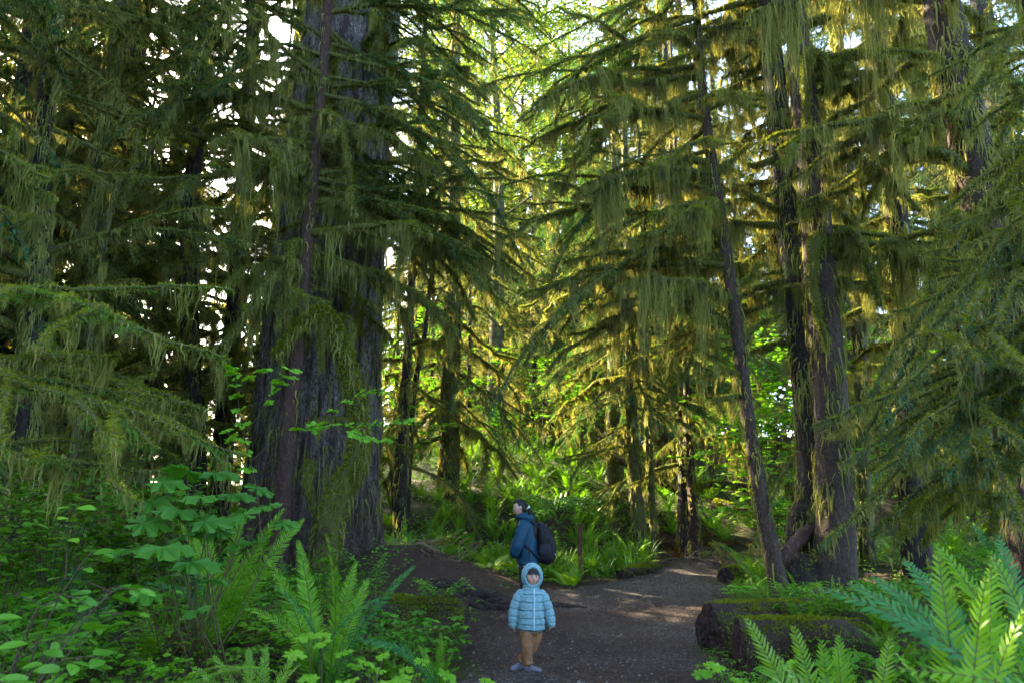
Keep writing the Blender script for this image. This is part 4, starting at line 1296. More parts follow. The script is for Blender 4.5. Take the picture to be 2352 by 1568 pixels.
# ---- whole trees farther back
FT = [  # px, depth, variant, scale
    (1165, 46, 1, 1.15), (1330, 40, 2, 1.0), (1020, 44, 1, 1.1), (945, 38, 2, 1.1), (1440, 38, 0, 1.1), (1520, 44, 1, 1.2), (1230, 64, 3, 1.2), (1100, 70, 3, 1.3),
    (1620, 32, 0, 1.0), (1700, 40, 2, 1.1), (1860, 40, 1, 1.1), (1950, 28, 0, 1.0), (2030, 34, 2, 1.1), (2130, 26, 0, 1.0), (2240, 32, 1, 1.1), (2340, 24, 2, 1.0), (2460, 30, 0, 1.0),
    (2420, 17, 2, 0.9), (1580, 58, 1, 1.2), (1740, 62, 0, 1.2), (1920, 58, 3, 1.2), (1360, 75, 1, 1.3), (1040, 85, 1, 1.3), (1180, 95, 0, 1.4), (1450, 88, 3, 1.4), (900, 80, 0, 1.3), (1300, 100, 2, 1.5),
]
for i, (px, d, v, sc) in enumerate(FT):
    p = GX(px, d)
    if px < 1320:
        lab, grp = 'far conifer glowing in the sun in the gap beyond the fern slope', 'sunlit conifers in the central gap'
    elif px < 1700:
        lab, grp = 'far conifer behind the thin stems and the curved hemlock', 'conifers behind the thin stems'
    else:
        lab, grp = 'background conifer behind the twin trunks and drooping right boughs', 'conifers on the right behind the twin trunks'
    far_tree(p[0], d, v, sc, i * 2.1, lab, grp)
# trees added left and behind the camera, nearly all unseen, to shade the scene
SH = [(-9, 6, 1, 1.0), (-12, 10, 0, 1.1), (-15, 15, 2, 1.1), (-10, 17.5, 0, 1.0), (-16, 4, 1, 1.1), (-22, 12, 0, 1.2), (-28, 20, 2, 1.2), (-21, 18, 1, 1.1), (-13, 13.5, 3, 1.0), (-5, -7, 1, 1.0), (4, -8, 2, 1.0), (9, -3, 0, 1.0), (-9, -3, 2, 1.0)]
for i, (x, y, v, sc) in enumerate(SH):
    far_tree(x, y, v, sc, i * 1.7, 'tall moss hung conifer left of the giant spruce or behind the camera, added for shade', 'conifers added for shade')

# young conifers filling the middle distance
YT = [(900, 27, 2, .28), (985, 30, 0, .32), (1075, 28, 2, .36), (1150, 31, 0, .5), (1225, 29, 2, .42), (1290, 33, 1, .46), (1375, 28, 2, .4), (1450, 31, 0, .45), (1060, 35, 0, .8), (1200, 37, 2, .85), (1310, 36, 0, .8), (1120, 40, 1, .55), (1200, 43, 0, .6), (1260, 47, 1, .6), (1010, 50, 2, .7), (1340, 46, 0, .6), (1530, 30, 2, .42), (1640, 33, 0, .45),
      (1700, 28, 2, .36), (1850, 27, 0, .4), (1990, 24, 2, .36), (2120, 21, 0, .36), (2260, 20, 2, .36)]
for i, (px, d, v, sc) in enumerate(YT):
    p = GX(px, d)
    lab, grp = (('young conifer in the sunlit gap above the fern slope', 'young conifers in the sunlit gap') if px < 1400 else ('young conifer in the dim wood behind the curved hemlock and twin trunks', 'young conifers on the right'))
    far_tree(p[0], d, v, sc, i * 1.3, lab, grp, 'young_conifer')
YL = [(10, 30, 2, .36), (90, 27, 0, .36), (170, 33, 2, .4), (250, 30, 0, .38), (330, 27, 2, .33), (410, 34, 0, .4), (480, 30, 2, .36), (560, 33, 0, .38), (610, 29, 2, .33), (-60, 24, 0, .36), (50, 40, 1, .45), (290, 42, 1, .45), (450, 45, 0, .48), (540, 48, 1, .5), (130, 46, 2, .5)]
for i, (px, d, v, sc) in enumerate(YL):
    p = GX(px, d)
    far_tree(p[0], d, v, sc, i * 1.9, 'young conifer low against the white sky behind the left moss draped trees', 'young conifers on the left', 'young_conifer')

for i, (px, d, v, sc) in enumerate(((-30, 22, 1, .8), (55, 25, 0, .9), (130, 22, 2, .8), (170, 30, 1, .6), (250, 33, 0, .5), (-110, 18, 2, .8))):
    p = GX(px, d)
    far_tree(p[0], d, v, sc, i * 2.3, 'dark layered conifer closing the view behind the left moss draped trees', 'dark conifers closing the left', 'conifer')

# ================================================================== FERNS
def frond(rng, L=0.9, pairs=42, wmax=0.085, th0=72, bend=85, K=5, lean=0.0, mats=('fern', 'stalk'), twist=0.35, bare=0.10, hwk=0.33, tip=0.62, lod=1.0, yellow=False):
    n = 26
    s = np.linspace(0, 1, n)
    th = R(th0) - R(bend) * s ** 1.25
    d = np.stack([np.cos(th), lean * s, np.sin(th)], -1)
    pts = np.vstack([[0, 0, 0], np.cumsum(d[:-1] * L / (n - 1), 0)])
    mb = MB()
    tube(mb, pts, np.linspace(0.0045, 0.0012, n) * (0.6 + 0.5 * L), 4, 1, cap=False)
    u = np.repeat(bare + (1 - bare) * (np.arange(pairs) + 0.3) / pairs, 2)
    sg = np.tile([1.0, -1.0], pairs)
    p = onpoly(pts, u)
    t = unit(onpoly(tangents(pts), u))
    y = np.cross(np.array([[0, 0, 1.0]]), t)
    y = unit(y + np.array([[0, 1e-6, 0]]))
    nrm = unit(np.cross(t, y))
    q = (u - bare) / (1 - bare)
    w = wmax * np.minimum(1, 0.55 + q / 0.16) * np.clip(1 - q, 0.015, 1) ** tip * (0.92 + 0.16 * rng.random(len(u)))
    fa = R(14) + R(30) * q + rng.normal(0, 0.06, len(u))
    rise = 0.18 + rng.normal(0, 0.10, len(u))
    pd = unit(np.cos(fa)[:, None] * y * sg[:, None] + np.sin(fa)[:, None] * t + rise[:, None] * nrm)
    k = np.linspace(0, 1, K)
    C = p[:, None] + pd[:, None] * (w[:, None] * k)[..., None]
    C = C - nrm[:, None] * (w[:, None] * 0.22 * k ** 2)[..., None] + t[:, None] * (w[:, None] * 0.12 * k ** 2)[..., None]
    prof = np.interp(k, [0, 0.12, 0.5, 0.8, 1], [0.75, 1.0, 0.86, 0.55, 0.04])
    hw = L * (1 - bare) / pairs * hwk
    Wd = np.minimum(hw, w * 0.3)[:, None] * prof[None]
    tw = R(25) * twist + rng.normal(0, 0.22, len(u))
    Sd = unit(t * np.cos(tw)[:, None] + nrm * (np.sin(tw))[:, None])
    ribbons(mb, C, Sd[:, None], Wd, 0)
    return mb


def lady(rng, L=0.8, pairs=17, wmax=0.17, th0=60, bend=70, lean=0.0, fine=True):
    """twice-divided lace-like frond"""
    n = 26
    s = np.linspace(0, 1, n)
    th = R(th0) - R(bend) * s ** 1.2
    d = np.stack([np.cos(th), lean * s, np.sin(th)], -1)
    pts = np.vstack([[0, 0, 0], np.cumsum(d[:-1] * L / (n - 1), 0)])
    mb = MB()
    tube(mb, pts, np.linspace(0.004, 0.001, n), 4, 1, cap=False)
    bare = 0.22
    for i in range(pairs):
        for sg in (1, -1):
            u = bare + (1 - bare) * (i + 0.4 + 0.2 * rng.random()) / pairs
            q = (u - bare) / (1 - bare)
            w = wmax * min(1, 0.6 + q * 2.2) * (1 - q) ** 0.75 * (0.9 + 0.2 * rng.random()) * L / 0.8
            if w < 0.012:
                continue
            p = onpoly(pts, np.array([u]))[0]
            t = unit(onpoly(tangents(pts), np.array([u]))[0])
            y = unit(np.cross((0, 0, 1.0), t))
            nr = np.cross(t, y)
            fa = R(18) + R(25) * q + rng.normal(0, 0.06)
            pd = unit(math.cos(fa) * y * sg + math.sin(fa) * t + nr * 0.12)
            m = max(4, int(w / 0.0125))
            v = np.repeat((np.arange(m) + 0.5) / m, 2)
            s2 = np.tile([1.0, -1.0], m)
            b = p + pd * (w * v)[:, None] - nr * (w * 0.25 * v ** 2)[:, None]
            tt = unit(t - pd * (t @ pd))
            l2 = w * 0.21 * (1 - v) ** 0.6 * (0.85 + 0.3 * rng.random(2 * m)) + 0.004
            dd = unit(tt * s2[:, None] * 0.9 + pd * 0.45 + nr * rng.normal(0, 0.12, (2 * m, 1)))
            C = np.stack([b, b + dd * (l2 * 0.5)[:, None], b + dd * l2[:, None] - nr * (l2 * 0.2)[:, None]], 1)
            ribbons(mb, C, np.broadcast_to(pd, (2 * m, 1, 3)), (w / m * 0.50) * np.array([[0.9, 0.85, 0.1]]) * np.ones((2 * m, 1)), 0)
    return mb


FR = {}


def make_fronds():
    g = np.random.default_rng(77)
    for key, mat in (('sword', 'fern'), ('blue', 'fern_blue'), ('lime', 'fern_lime')):
        FR[key] = [frond(g, L, 46, 0.085 * L / 0.9, th, be, 5, ln).mesh('frond', [M[mat], M['stalk']], False)
                   for L, th, be, ln in ((0.95, 78, 60, 0.1), (0.9, 66, 80, -0.15), (0.85, 55, 75, 0.2), (1.0, 84, 45, -0.05), (0.8, 48, 90, 0.0), (0.9, 72, 95, 0.25))]
    for key, mat in (('lady', 'under'), ('ladylime', 'fern_lime')):
        FR[key] = [lady(g, L, 17, 0.17, th, be, ln).mesh('frond', [M[mat], M['stalk']], False) for L, th, be, ln in ((0.8, 62, 70, 0.1), (0.75, 50, 75, -0.15), (0.85, 70, 60, 0.0), (0.7, 40, 70, 0.2))]


make_fronds()


def fern(label, base, kind, n, size, seed, az=None, spread=180, cat='fern', name='sword_fern', group=None, tilt=(-12, 12)):
    g = np.random.default_rng(seed)
    e = empty(name, base, label, cat, group)
    for i in range(n):
        a = (g.random() * 360 if az is None else az + spread * (2 * g.random() - 1)) if az is not None else i * 137.5 + g.normal(0, 12)
        me = FR[kind][g.integers(len(FR[kind]))]
        s = size * g.uniform(0.75, 1.1)
        link('frond', me, e, (0.02 * math.cos(R(a)), 0.02 * math.sin(R(a)), 0), (g.normal(0, 0.15), R(g.uniform(*tilt)), R(a)), (s, s * (1 if g.random() < .5 else -1), s))
    return e


def aim_fern(label, base, kind, tips, seed, name='sword_fern', **kw):
    """fern whose fronds end at given world points: each frond is curved to reach its tip"""
    g = np.random.default_rng(seed)
    e = empty(name, base, label, 'fern')
    for tip, arch, mat in tips:
        v = np.asarray(tip) - base
        hd = math.hypot(v[0], v[1])
        az = math.atan2(v[1], v[0])
        # find start angle for the wanted bend so that the chord hits the tip
        bend = arch
        s = np.linspace(0, 1, 60)
        best = None
        for th0 in range(20, 130, 2):
            th = R(th0) - R(bend) * s ** 1.25
            x, z = np.cos(th).mean(), np.sin(th).mean()
            err = abs(math.atan2(z, x) - math.atan2(v[2], hd))
            if best is None or err < best[0]:
                best = (err, th0, math.hypot(x, z))
        L = math.hypot(hd, v[2]) / best[2]
        me = frond(g, L, int(48 * min(1.25, max(0.8, L))), 0.112 * min(1.15, max(0.7, L)), best[1], bend, 6, g.normal(0, 0.08), hwk=0.40, tip=0.48, **kw).mesh('frond', [M[mat], M['stalk']], False)
        # turn the blade on its own chord so that its upper face looks outwards over the path, as fronds do
        phi = math.atan2(v[2], hd)
        ch = Vector((math.cos(phi), 0, math.sin(phi)))
        n0 = Vector((-math.sin(phi), 0, math.cos(phi)))
        toc = Matrix.Rotation(-az, 3, 'Z') @ Vector((0.1 - base[0] * 0.3, -1, 0.4))
        ro = math.atan2(ch.cross(n0).dot(toc), n0.dot(toc))
        ro = max(-0.95, min(0.95, ro * 0.62))
        link('frond', me, e, (0, 0, 0), (Matrix.Rotation(az, 3, 'Z') @ Matrix.Rotation(ro, 3, ch)).to_euler())
    return e


# baked ferns for the slope
def baked(seed, kind, n, mat, lod=1.0):
    g = np.random.default_rng(seed)
    mb = MB()
    for i in range(n):
        th = g.uniform(35, 84)
        f = lady(g, g.uniform(0.6, 0.9), 12, 0.17, th, g.uniform(50, 80), g.normal(0, .1)) if kind == 'lady' else \
            frond(g, g.uniform(0.7, 1.05), 24, 0.085, th, g.uniform(45, 95), 3, g.normal(0, 0.12))
        a = R(i * 137.5) + g.normal(0, 0.2)
        mb.merge(f, np.array(Matrix.Rotation(a, 4, 'Z')))
    return mb.mesh('sword_fern', [M[mat], M['stalk']], False)


BK = [baked(1, 'sword', 16, 'fern'), baked(2, 'sword', 13, 'fern'), baked(3, 'sword', 15, 'fern_blue'), baked(4, 'sword', 11, 'fern_lime'), baked(5, 'lady', 9, 'under'), baked(6, 'lady', 8, 'fern_lime')]
BKD = baked(7, 'sword', 12, 'deadfern')


def put_baked(x, y, v, s, rz, label, group, name='sword_fern', dz=-0.02):
    o = link(name, BK[v] if v >= 0 else BKD, None, (x, y, float(zt(x, y)) + dz), (0, 0, rz), s)
    return tag(o, label, 'fern', group)


gf = np.random.default_rng(404)
zones = [  # px range, depth range, count, variants, label, group
    (890, 1230, 14.6, 19, 76, (0, 1, 0, 3, 1, 4), 'sword fern among others on the slope left of the woman', 'ferns on the slope left of the woman'),
    (1230, 1480, 15.5, 20, 70, (0, 1, 0, 3, 1, 4), 'sword fern among others on the slope behind the wooden post', 'ferns on the slope behind the post'),
    (1000, 1460, 20, 29, 70, (0, 3, 1, 3), 'upright sword fern high on the slope below the far conifers', 'ferns high on the slope'),
    (1480, 1780, 18.6, 27, 50, (0, 1, 3, 0), 'sword fern on the dim bank behind the curved hemlock', 'ferns on the bank behind the curved hemlock'),
    (1700, 2360, 12.5, 22, 44, (0, 1, 2, 3, 4), 'sword fern in the dim undergrowth behind the twin trunks', 'ferns behind the twin trunks'),
    (-60, 560, 8.5, 20, 40, (0, 1, 2, 4), 'sword fern in the dim undergrowth below the left moss draped trees', 'ferns below the left trees'),
]
for a, b, d0, d1, n, vs, lab, grp in zones:
    done = []
    for _ in range(n * 4):
        if len(done) >= n:
            break
        px, d = gf.uniform(a, b), gf.uniform(d0, d1)
        x = P(px, 1165, d)[0]
        if onpath(x, d, 0.35) or any((x - q[0]) ** 2 + (d - q[1]) ** 2 < 0.45 for q in done):
            continue
        done.append((x, d))
        put_baked(x, d, vs[gf.integers(len(vs))], gf.uniform(0.75, 1.25), gf.random() * 6.28, lab, grp)

# low lime ferns of the island beside the path, and right of the path
for k in range(34):
    y = gf.uniform(13.2, 15.6)
    x = np.interp(y, PATH[:, 0], PATH[:, 1]) - gf.uniform(0.15, 1.6) - 0.25 * (y - 13.2)
    put_baked(x, y, [4, 5, 5, 4, 3][gf.integers(5)], gf.uniform(0.45, 0.7), gf.random() * 6.28, 'low lime green fern in the sunlit island inside the path bend', 'ferns of the path island', 'lady_fern')
for k in range(26):
    y = gf.uniform(10.6, 15)
    x = np.interp(y, PATH[:, 0], PATH[:, 2]) + gf.uniform(0.15, 1.3)
    put_baked(x, y, [4, 4, 5, 1][gf.integers(4)], gf.uniform(0.4, 0.65), gf.random() * 6.28, 'low fern on the right path edge below the curved hemlock', 'ferns on the right path edge', 'lady_fern')

# ---- ferns in front
b = GB(738, 1500, 5.2)
aim_fern('large sword fern with upright bright fronds in front of the giant spruce', b, 'sword', [
    (P(748, 1225, 5.0), 35, 'fern'), (P(640, 1262, 5.3), 40, 'fern'), (P(690, 1240, 5.6), 35, 'fern'), (P(962, 1300, 5.0), 40, 'fern_blue'), (P(800, 1290, 5.7), 35, 'fern'),
    (P(556, 1402, 4.9), 105, 'fern'), (P(880, 1392, 4.7), 70, 'fern_blue'), (P(610, 1350, 4.6), 60, 'fern_blue'), (P(700, 1330, 5.9), 45, 'fern'), (P(850, 1330, 5.6), 60, 'fern')], 31)
b = GB(505, 1380, 5.8)
aim_fern('tall sword fern with narrow fronds under the broad palmate leaves', b, 'sword', [
    (P(412, 1190, 5.6), 35, 'fern'), (P(470, 1170, 5.9), 25, 'fern'), (P(560, 1165, 6.1), 25, 'fern'), (P(660, 1170, 5.9), 45, 'fern'), (P(372, 1260, 5.5), 70, 'fern_blue'), (P(630, 1250, 5.5), 55, 'fern'),
    (P(690, 1190, 6.3), 50, 'fern'), (P(330, 1330, 5.4), 90, 'fern_blue'), (P(590, 1300, 5.2), 70, 'fern'), (P(430, 1230, 6.3), 40, 'fern')], 32)
b = GB(585, 1640, 3.9)
aim_fern('bright lime fern at the bottom edge left of the path', b, 'lime', [
    (P(450, 1530, 3.8), 75, 'fern_lime'), (P(500, 1500, 3.9), 55, 'fern_lime'), (P(555, 1490, 4.1), 45, 'fern_lime'), (P(610, 1480, 4.1), 40, 'fern_lime'), (P(665, 1500, 4.0), 50, 'fern_lime'), (P(700, 1540, 3.8), 70, 'fern_lime'),
    (P(540, 1550, 3.6), 70, 'fern_lime')], 33)
b = GB(1010, 1560, 6.2)
aim_fern('young sword fern beside the mossy log at the left path edge', b, 'sword', [
    (P(960, 1480, 6.2), 40, 'fern'), (P(1000, 1452, 6.3), 30, 'fern'), (P(1040, 1480, 6.2), 45, 'fern'), (P(1060, 1530, 6.0), 75, 'fern'), (P(940, 1520, 6.0), 70, 'fern'), (P(820, 1480, 5.6), 80, 'fern_blue')], 34)
b = GB(2440, 1610, 2.7)
aim_fern('big sword fern with glossy arching fronds filling the lower right corner', b, 'blue', [
    (P(1842, 1398, 2.55), 105, 'fern_blue'), (P(2000, 1330, 3.1), 95, 'fern_blue'), (P(1925, 1350, 2.9), 100, 'fern_blue'), (P(2130, 1252, 2.9), 60, 'fern'), (P(2060, 1290, 3.3), 80, 'fern_blue'), (P(2232, 1268, 2.8), 45, 'fern_lime'),
    (P(1990, 1545, 2.2), 120, 'fern'), (P(2030, 1440, 2.6), 105, 'fern_blue'), (P(2330, 1240, 3.4), 35, 'fern_blue')], 35)
b = GB(2190, 1690, 2.4)
aim_fern('lime sword fern with steep fronds at the right bottom edge', b, 'lime', [
    (P(2128, 1262, 2.5), 32, 'fern_lime'), (P(2300, 1330, 2.3), 30, 'fern_lime'), (P(2240, 1290, 2.7), 28, 'fern'), (P(2050, 1500, 2.3), 60, 'fern'), (P(2360, 1400, 2.2), 40, 'fern_lime')], 46)
b = GB(1945, 1690, 3.0)
aim_fern('bright lime sword fern at the bottom edge in front of the cut logs', b, 'lime', [
    (P(1690, 1428, 3.1), 45, 'fern_lime'), (P(1782, 1442, 3.2), 35, 'fern_lime'), (P(1850, 1470, 3.3), 30, 'fern'), (P(1905, 1480, 3.3), 30, 'fern'), (P(1955, 1460, 3.4), 28, 'fern'), (P(2000, 1460, 3.3), 35, 'fern_lime'),
    (P(1700, 1560, 2.7), 70, 'fern_lime'), (P(1770, 1540, 2.8), 50, 'fern_lime'), (P(1830, 1540, 2.7), 45, 'fern_lime'), (P(2010, 1530, 2.7), 60, 'fern')], 36)
fern('dark sword fern behind the big corner fern at the right', GB(2250, 1440, 4.2), 'blue', 12, 0.75, 37)
fern('shaded sword fern under the drooping boughs right of the twin trunks', GB(2090, 1400, 5.6), 'sword', 11, 0.8, 38)
fern('sword fern at the right edge under the young hemlock boughs', GB(2380, 1420, 4.6), 'sword', 11, 0.8, 39)
b = GB(330, 1600, 3.6)
e = aim_fern('lace-like lady fern fronds low among the salal stems', b, 'lady', [], 40, 'lady_fern')
for i, (px, py, d, a, me) in enumerate(((380, 1560, 3.8, 8, 0), (330, 1590, 3.6, -18, 2), (270, 1600, 3.5, 150, 1), (350, 1540, 4.0, 40, 3), (300, 1640, 3.2, -60, 0))):
    q = P(px, py + 60, d) - b
    link('frond', FR['lady'][me], e, q, (0.1, 0.35, R(a)), 0.75)
fern('lace-like lady fern catching the sun left of the woman', (GB(1128, 1262, 12.9)), 'ladylime', 9, 0.85, 41, name='lady_fern')
fern('dull green lady fern behind the sunlit one left of the woman', GX(1165, 13.7), 'lady', 9, 0.95, 42, name='lady_fern')
fern('dark sword fern at the giant spruce root above the bare mound', GX(960, 14.6), 'blue', 13, 0.85, 43)
fern('sword fern between the mound and the slim dark stem', GX(1035, 15.0), 'sword', 13, 0.95, 44)
fern('lady fern with long arching fronds beside the backpack', GB(1310, 1330, 12.6), 'ladylime', 8, 0.7, 45, name='lady_fern')


# ================================================================== LEAFY PLANTS
def oval(n=1.0):
    """oval leaf, 1 long, folded along its midrib"""
    xs = [0, 0.12, 0.35, 0.62, 0.85, 1.0]
    ws = [0.0, 0.20, 0.31, 0.28, 0.15, 0.0]
    v, f = [], []
    for x, w in zip(xs, ws):
        z = -0.18 * x * x
        v += [(x, -w, z + 0.10 * w), (x, 0, z), (x, w, z + 0.10 * w)]
    for i in range(5):
        a = i * 3
        f += [(a, a + 3, a + 4, a + 1), (a + 1, a + 4, a + 5, a + 2)]
    return np.array(v, float), f


def palmate(lobes=7, deep=0.62, tooth=0.05, seed=0):
    """hand-shaped leaf about 1 across, stalk at the origin"""
    g = np.random.default_rng(seed)
    pts = []
    A = np.linspace(-150, 150, lobes)
    for i, a in enumerate(A):
        r = 0.60 * (1 - 0.38 * abs(a) / 150)
        for da, k in ((-0.30, 0.78), (-0.16, 0.86), (0, 1.0), (0.16, 0.86), (0.30, 0.78)):
            aa = R(a + da * 300 / (lobes - 1))
            rr = r * k * (1 + tooth * g.normal())
            pts.append((rr * math.cos(aa), rr * math.sin(aa), -0.12 * rr - (0.04 if abs(da) > 0.2 else 0)))
        if i < lobes - 1:
            am = R((a + A[i + 1]) / 2)
            pts.append((r * deep * math.cos(am), r * deep * math.sin(am), 0.03))
    v = np.array([(0, 0, 0)] + pts)
    f = [(0, i, i + 1) for i in range(1, len(pts))]
    return v, f


OV, PALM, PALM5 = oval(), palmate(), palmate(5, 0.66, 0.05, 3)
DIA = (np.array([(0, 0, 0), (0.5, -0.28, 0.03), (1, 0, -0.1), (0.5, 0.28, 0.03)], float), [(0, 1, 2, 3)])


def shrub(name, label, cat, base, stems, leafT, lmat, lsize, step, rng, stemr=0.008, flat=0.75, pair=True, group=None, side=None, smat='twig', face=0.0):
    """stems: list of polylines (local to base); leaves along each, in pairs. children: stems, leaves"""
    e = empty(name, base, label, cat, group)
    st, lv = MB(), MB()
    for pl in stems:
        pl = spline(np.asarray(pl, float), 18)
        L = np.linalg.norm(np.diff(pl, axis=0), axis=1).sum()
        tube(st, pl, np.linspace(stemr * (0.5 + 0.5 * min(1.5, L)), 0.0015, 18), 5, 0, cap=False)
        tw = [(pl, 0.35)]
        if side:
            ns, sl = side
            for i in range(ns):
                u = 0.3 + 0.68 * (i + rng.random()) / ns
                p = onpoly(pl, np.array([u]))[0]
                tg = unit(onpoly(tangents(pl), np.array([u]))[0])
                a = rng.random() * 6.28
                dd = unit(tg * 0.5 + np.array([math.cos(a), math.sin(a), 0.15]))
                k = np.linspace(0, 1, 6)[:, None]
                q = p + dd * sl * rng.uniform(0.5, 1.1) * k + np.array([0, 0, -0.15 * sl]) * k ** 2
                tube(st, q, np.linspace(stemr * 0.45, 0.001, 6), 4, 0, cap=False)
                tw.append((q, 0.1))
        for q, u0 in tw:
            Lq = np.linalg.norm(np.diff(q, axis=0), axis=1).sum()
            n = max(2, int(Lq * (1 - u0) / step))
            u = np.repeat(np.linspace(u0, 1, n), 2 if pair else 1)
            sg = np.tile([1, -1], n) if pair else np.where(np.arange(n) % 2, 1, -1)
            p = onpoly(q, u)
            tg = unit(onpoly(tangents(q), u))
            y = unit(np.cross((0, 0, 1.0), tg) + rng.normal(0, 0.1, tg.shape))
            X = unit(y * sg[:, None] + tg * 0.55 + rng.normal(0, 0.25, tg.shape))
            X[:, 2] *= 1 - flat * 0.6
            Z = unit(np.array([0, -face, 1.0]) + rng.normal(0, 0.28, tg.shape))
            pet = lsize * 0.35
            scatter(lv, leafT[0], leafT[1], p + X * pet * 0.6, X, Z, lsize * (0.6 + 0.6 * rng.random(len(p))), 0)
            ribbons(st, np.stack([p, p + X * pet * 0.7], 1), np.broadcast_to(np.array([0, 0, 1.0]), (len(p), 1, 3)), np.full((len(p), 2), 0.0012), 0)
    link('stems', st.mesh('stems', M[smat]), e)
    if lv.n:
        link('leaves', lv.mesh('leaves', M[lmat], False), e)
    return e


gs = np.random.default_rng(909)


def pxstem(base, pix):
    return [P(*q) - base for q in pix]


# vine maple sprays in front of the giant spruce
b = GX(600, 7.4)
shrub('vine_maple', 'young vine maple with bright layered leaves crossing before the giant spruce', 'shrub', b, [
    pxstem(b, [(600, 1260, 7.4), (590, 1130, 7.4), (560, 1000, 7.4), (540, 880, 7.3), (530, 845, 7.3)]),
    pxstem(b, [(575, 1060, 7.4), (650, 1000, 7.3), (740, 975, 7.2), (840, 975, 7.2), (930, 965, 7.2)]),
    pxstem(b, [(700, 985, 7.3), (760, 945, 7.3), (820, 905, 7.2), (880, 895, 7.2)]),
    pxstem(b, [(560, 1000, 7.4), (610, 930, 7.3), (640, 880, 7.3), (670, 850, 7.2)]),
    pxstem(b, [(545, 900, 7.3), (580, 860, 7.3), (600, 850, 7.2)]),
    pxstem(b, [(580, 1100, 7.4), (545, 1040, 7.4), (530, 1010, 7.4), (520, 990, 7.4)]),
    pxstem(b, [(780, 975, 7.2), (830, 1000, 7.1), (880, 1010, 7.0)]),
], PALM5, 'maple_near', 0.165, 0.10, gs, 0.008, face=0.75)

# broad palmate leaves
b = GB(520, 1330, 5.0)
e = shrub('devils_club', 'shrub with very broad palmate leaves between the two left sword ferns', 'shrub', b, [], PALM, 'devil', 0.3, 0.3, gs) if False else None
b = GX(470, 5.0)
ev = empty('thimbleberry', b, 'broad palmate leaved shrub standing behind the salal and before the spruce', 'shrub')
st, lv = MB(), MB()
for px, py, d, s in ((430, 1080, 5.0, 0.34), (495, 1085, 5.1, 0.36), (375, 1105, 4.9, 0.30), (535, 1135, 5.1, 0.33), (460, 1140, 4.8, 0.30), (590, 1120, 5.3, 0.28), (410, 1170, 4.7, 0.34), (560, 1180, 5.0, 0.30), (620, 1160, 5.2, 0.26),
                     (375, 1255, 4.5, 0.44), (440, 1290, 4.5, 0.36), (330, 1200, 4.6, 0.30), (650, 1200, 5.2, 0.22), (505, 1215, 4.8, 0.28), (350, 1150, 4.9, 0.3), (470, 1195, 4.7, 0.3), (420, 1230, 4.7, 0.26), (540, 1250, 5.0, 0.24), (390, 1320, 4.5, 0.26), (480, 1330, 4.6, 0.25), (300, 1260, 4.6, 0.26), (590, 1240, 5.2, 0.22), (345, 1360, 4.4, 0.24), (450, 1400, 4.4, 0.22)):
    q = P(px, py, d) - b
    a = gs.random() * 6.28
    X = np.array([[math.cos(a), math.sin(a), -0.15]])
    scatter(lv, PALM[0], PALM[1], q[None], X, unit(np.array([[gs.normal(0, .25), -0.35 + gs.normal(0, .2), 1.0]])), s)
    root = np.array([gs.normal(0, .15), gs.normal(0, .15), -0.05])
    tube(st, spline([root, root * 0.5 + q * 0.5 + (0, 0, -0.1), q], 8), np.linspace(0.007, 0.003, 8), 5, 0, cap=False)
link('stems', st.mesh('stems', M['stalk']), ev)
link('leaves', lv.mesh('leaves', M['devil'], False), ev)

# salal thicket, left foreground: three shrubs
for k, (px, d, lab, n, h) in enumerate(((40, 3.5, 'glossy salal shrub at the left edge with new lime leaves', 16, 0.75), (170, 4.6, 'glossy salal shrub right of the left edge one, below the green hemlock sprays', 9, 0.5), (-20, 2.7, 'dark salal shrub in the lower left corner', 14, 0.6))):
    b = GX(px, d)
    stems = []
    for i in range(n):
        a = gs.random() * 6.28
        r = gs.uniform(0.15, 0.6)
        hh = h * gs.uniform(0.5, 1.1)
        stems.append([(0.1 * math.cos(a), 0.1 * math.sin(a), 0), (r * .5 * math.cos(a), r * .5 * math.sin(a), hh * .55), (r * math.cos(a), r * math.sin(a), hh), (r * 1.3 * math.cos(a), r * 1.3 * math.sin(a), hh * 1.02)])
    shrub('salal_shrub', lab, 'shrub', b, stems, OV, 'salal', 0.085, 0.07, gs, 0.006, pair=False, side=(3, 0.25))
b = GX(165, 3.4)
shrub('salal_shoot', 'single salal shoot with four lime new leaves at left', 'plant', b, [pxstem(b, [(150, 1330, 3.4), (155, 1240, 3.4), (160, 1190, 3.35), (172, 1165, 3.3)])], OV, 'lime_leaf', 0.075, 0.06, gs, 0.004)

# small-leaved huckleberry at the spruce root and on the log
for k, (px, py, d, lab, n, h, sp) in enumerate(((850, 1230, 9.0, 'huckleberry with small bright leaves at the giant spruce root', 14, 0.65, 0.5), (940, 1330, 8.3, 'huckleberry spreading over the bank above the mossy log', 12, 0.4, 0.6), (1010, 1400, 8.6, 'small leafy plant growing on top of the mossy log', 12, 0.22, 0.4),
                                              (880, 1420, 7.2, 'small leafy plant between the big sword fern and the mossy log', 12, 0.3, 0.5))):
    b = P(px, py + 20, d)
    b[2] = float(zt(b[0], b[1])) + (0.5 if 'top of the mossy log' in lab else 0)
    stems = []
    for i in range(n):
        a = gs.random() * 6.28
        r = sp * gs.uniform(0.4, 1.1)
        hh = h * gs.uniform(0.5, 1.2)
        stems.append([(0, 0, -0.05), (r * .4 * math.cos(a), r * .4 * math.sin(a), hh * .6), (r * math.cos(a), r * math.sin(a), hh)])
    shrub('huckleberry', lab, 'shrub', b, stems, OV, 'huckle', 0.05, 0.045, gs, 0.004, side=(3, 0.14))

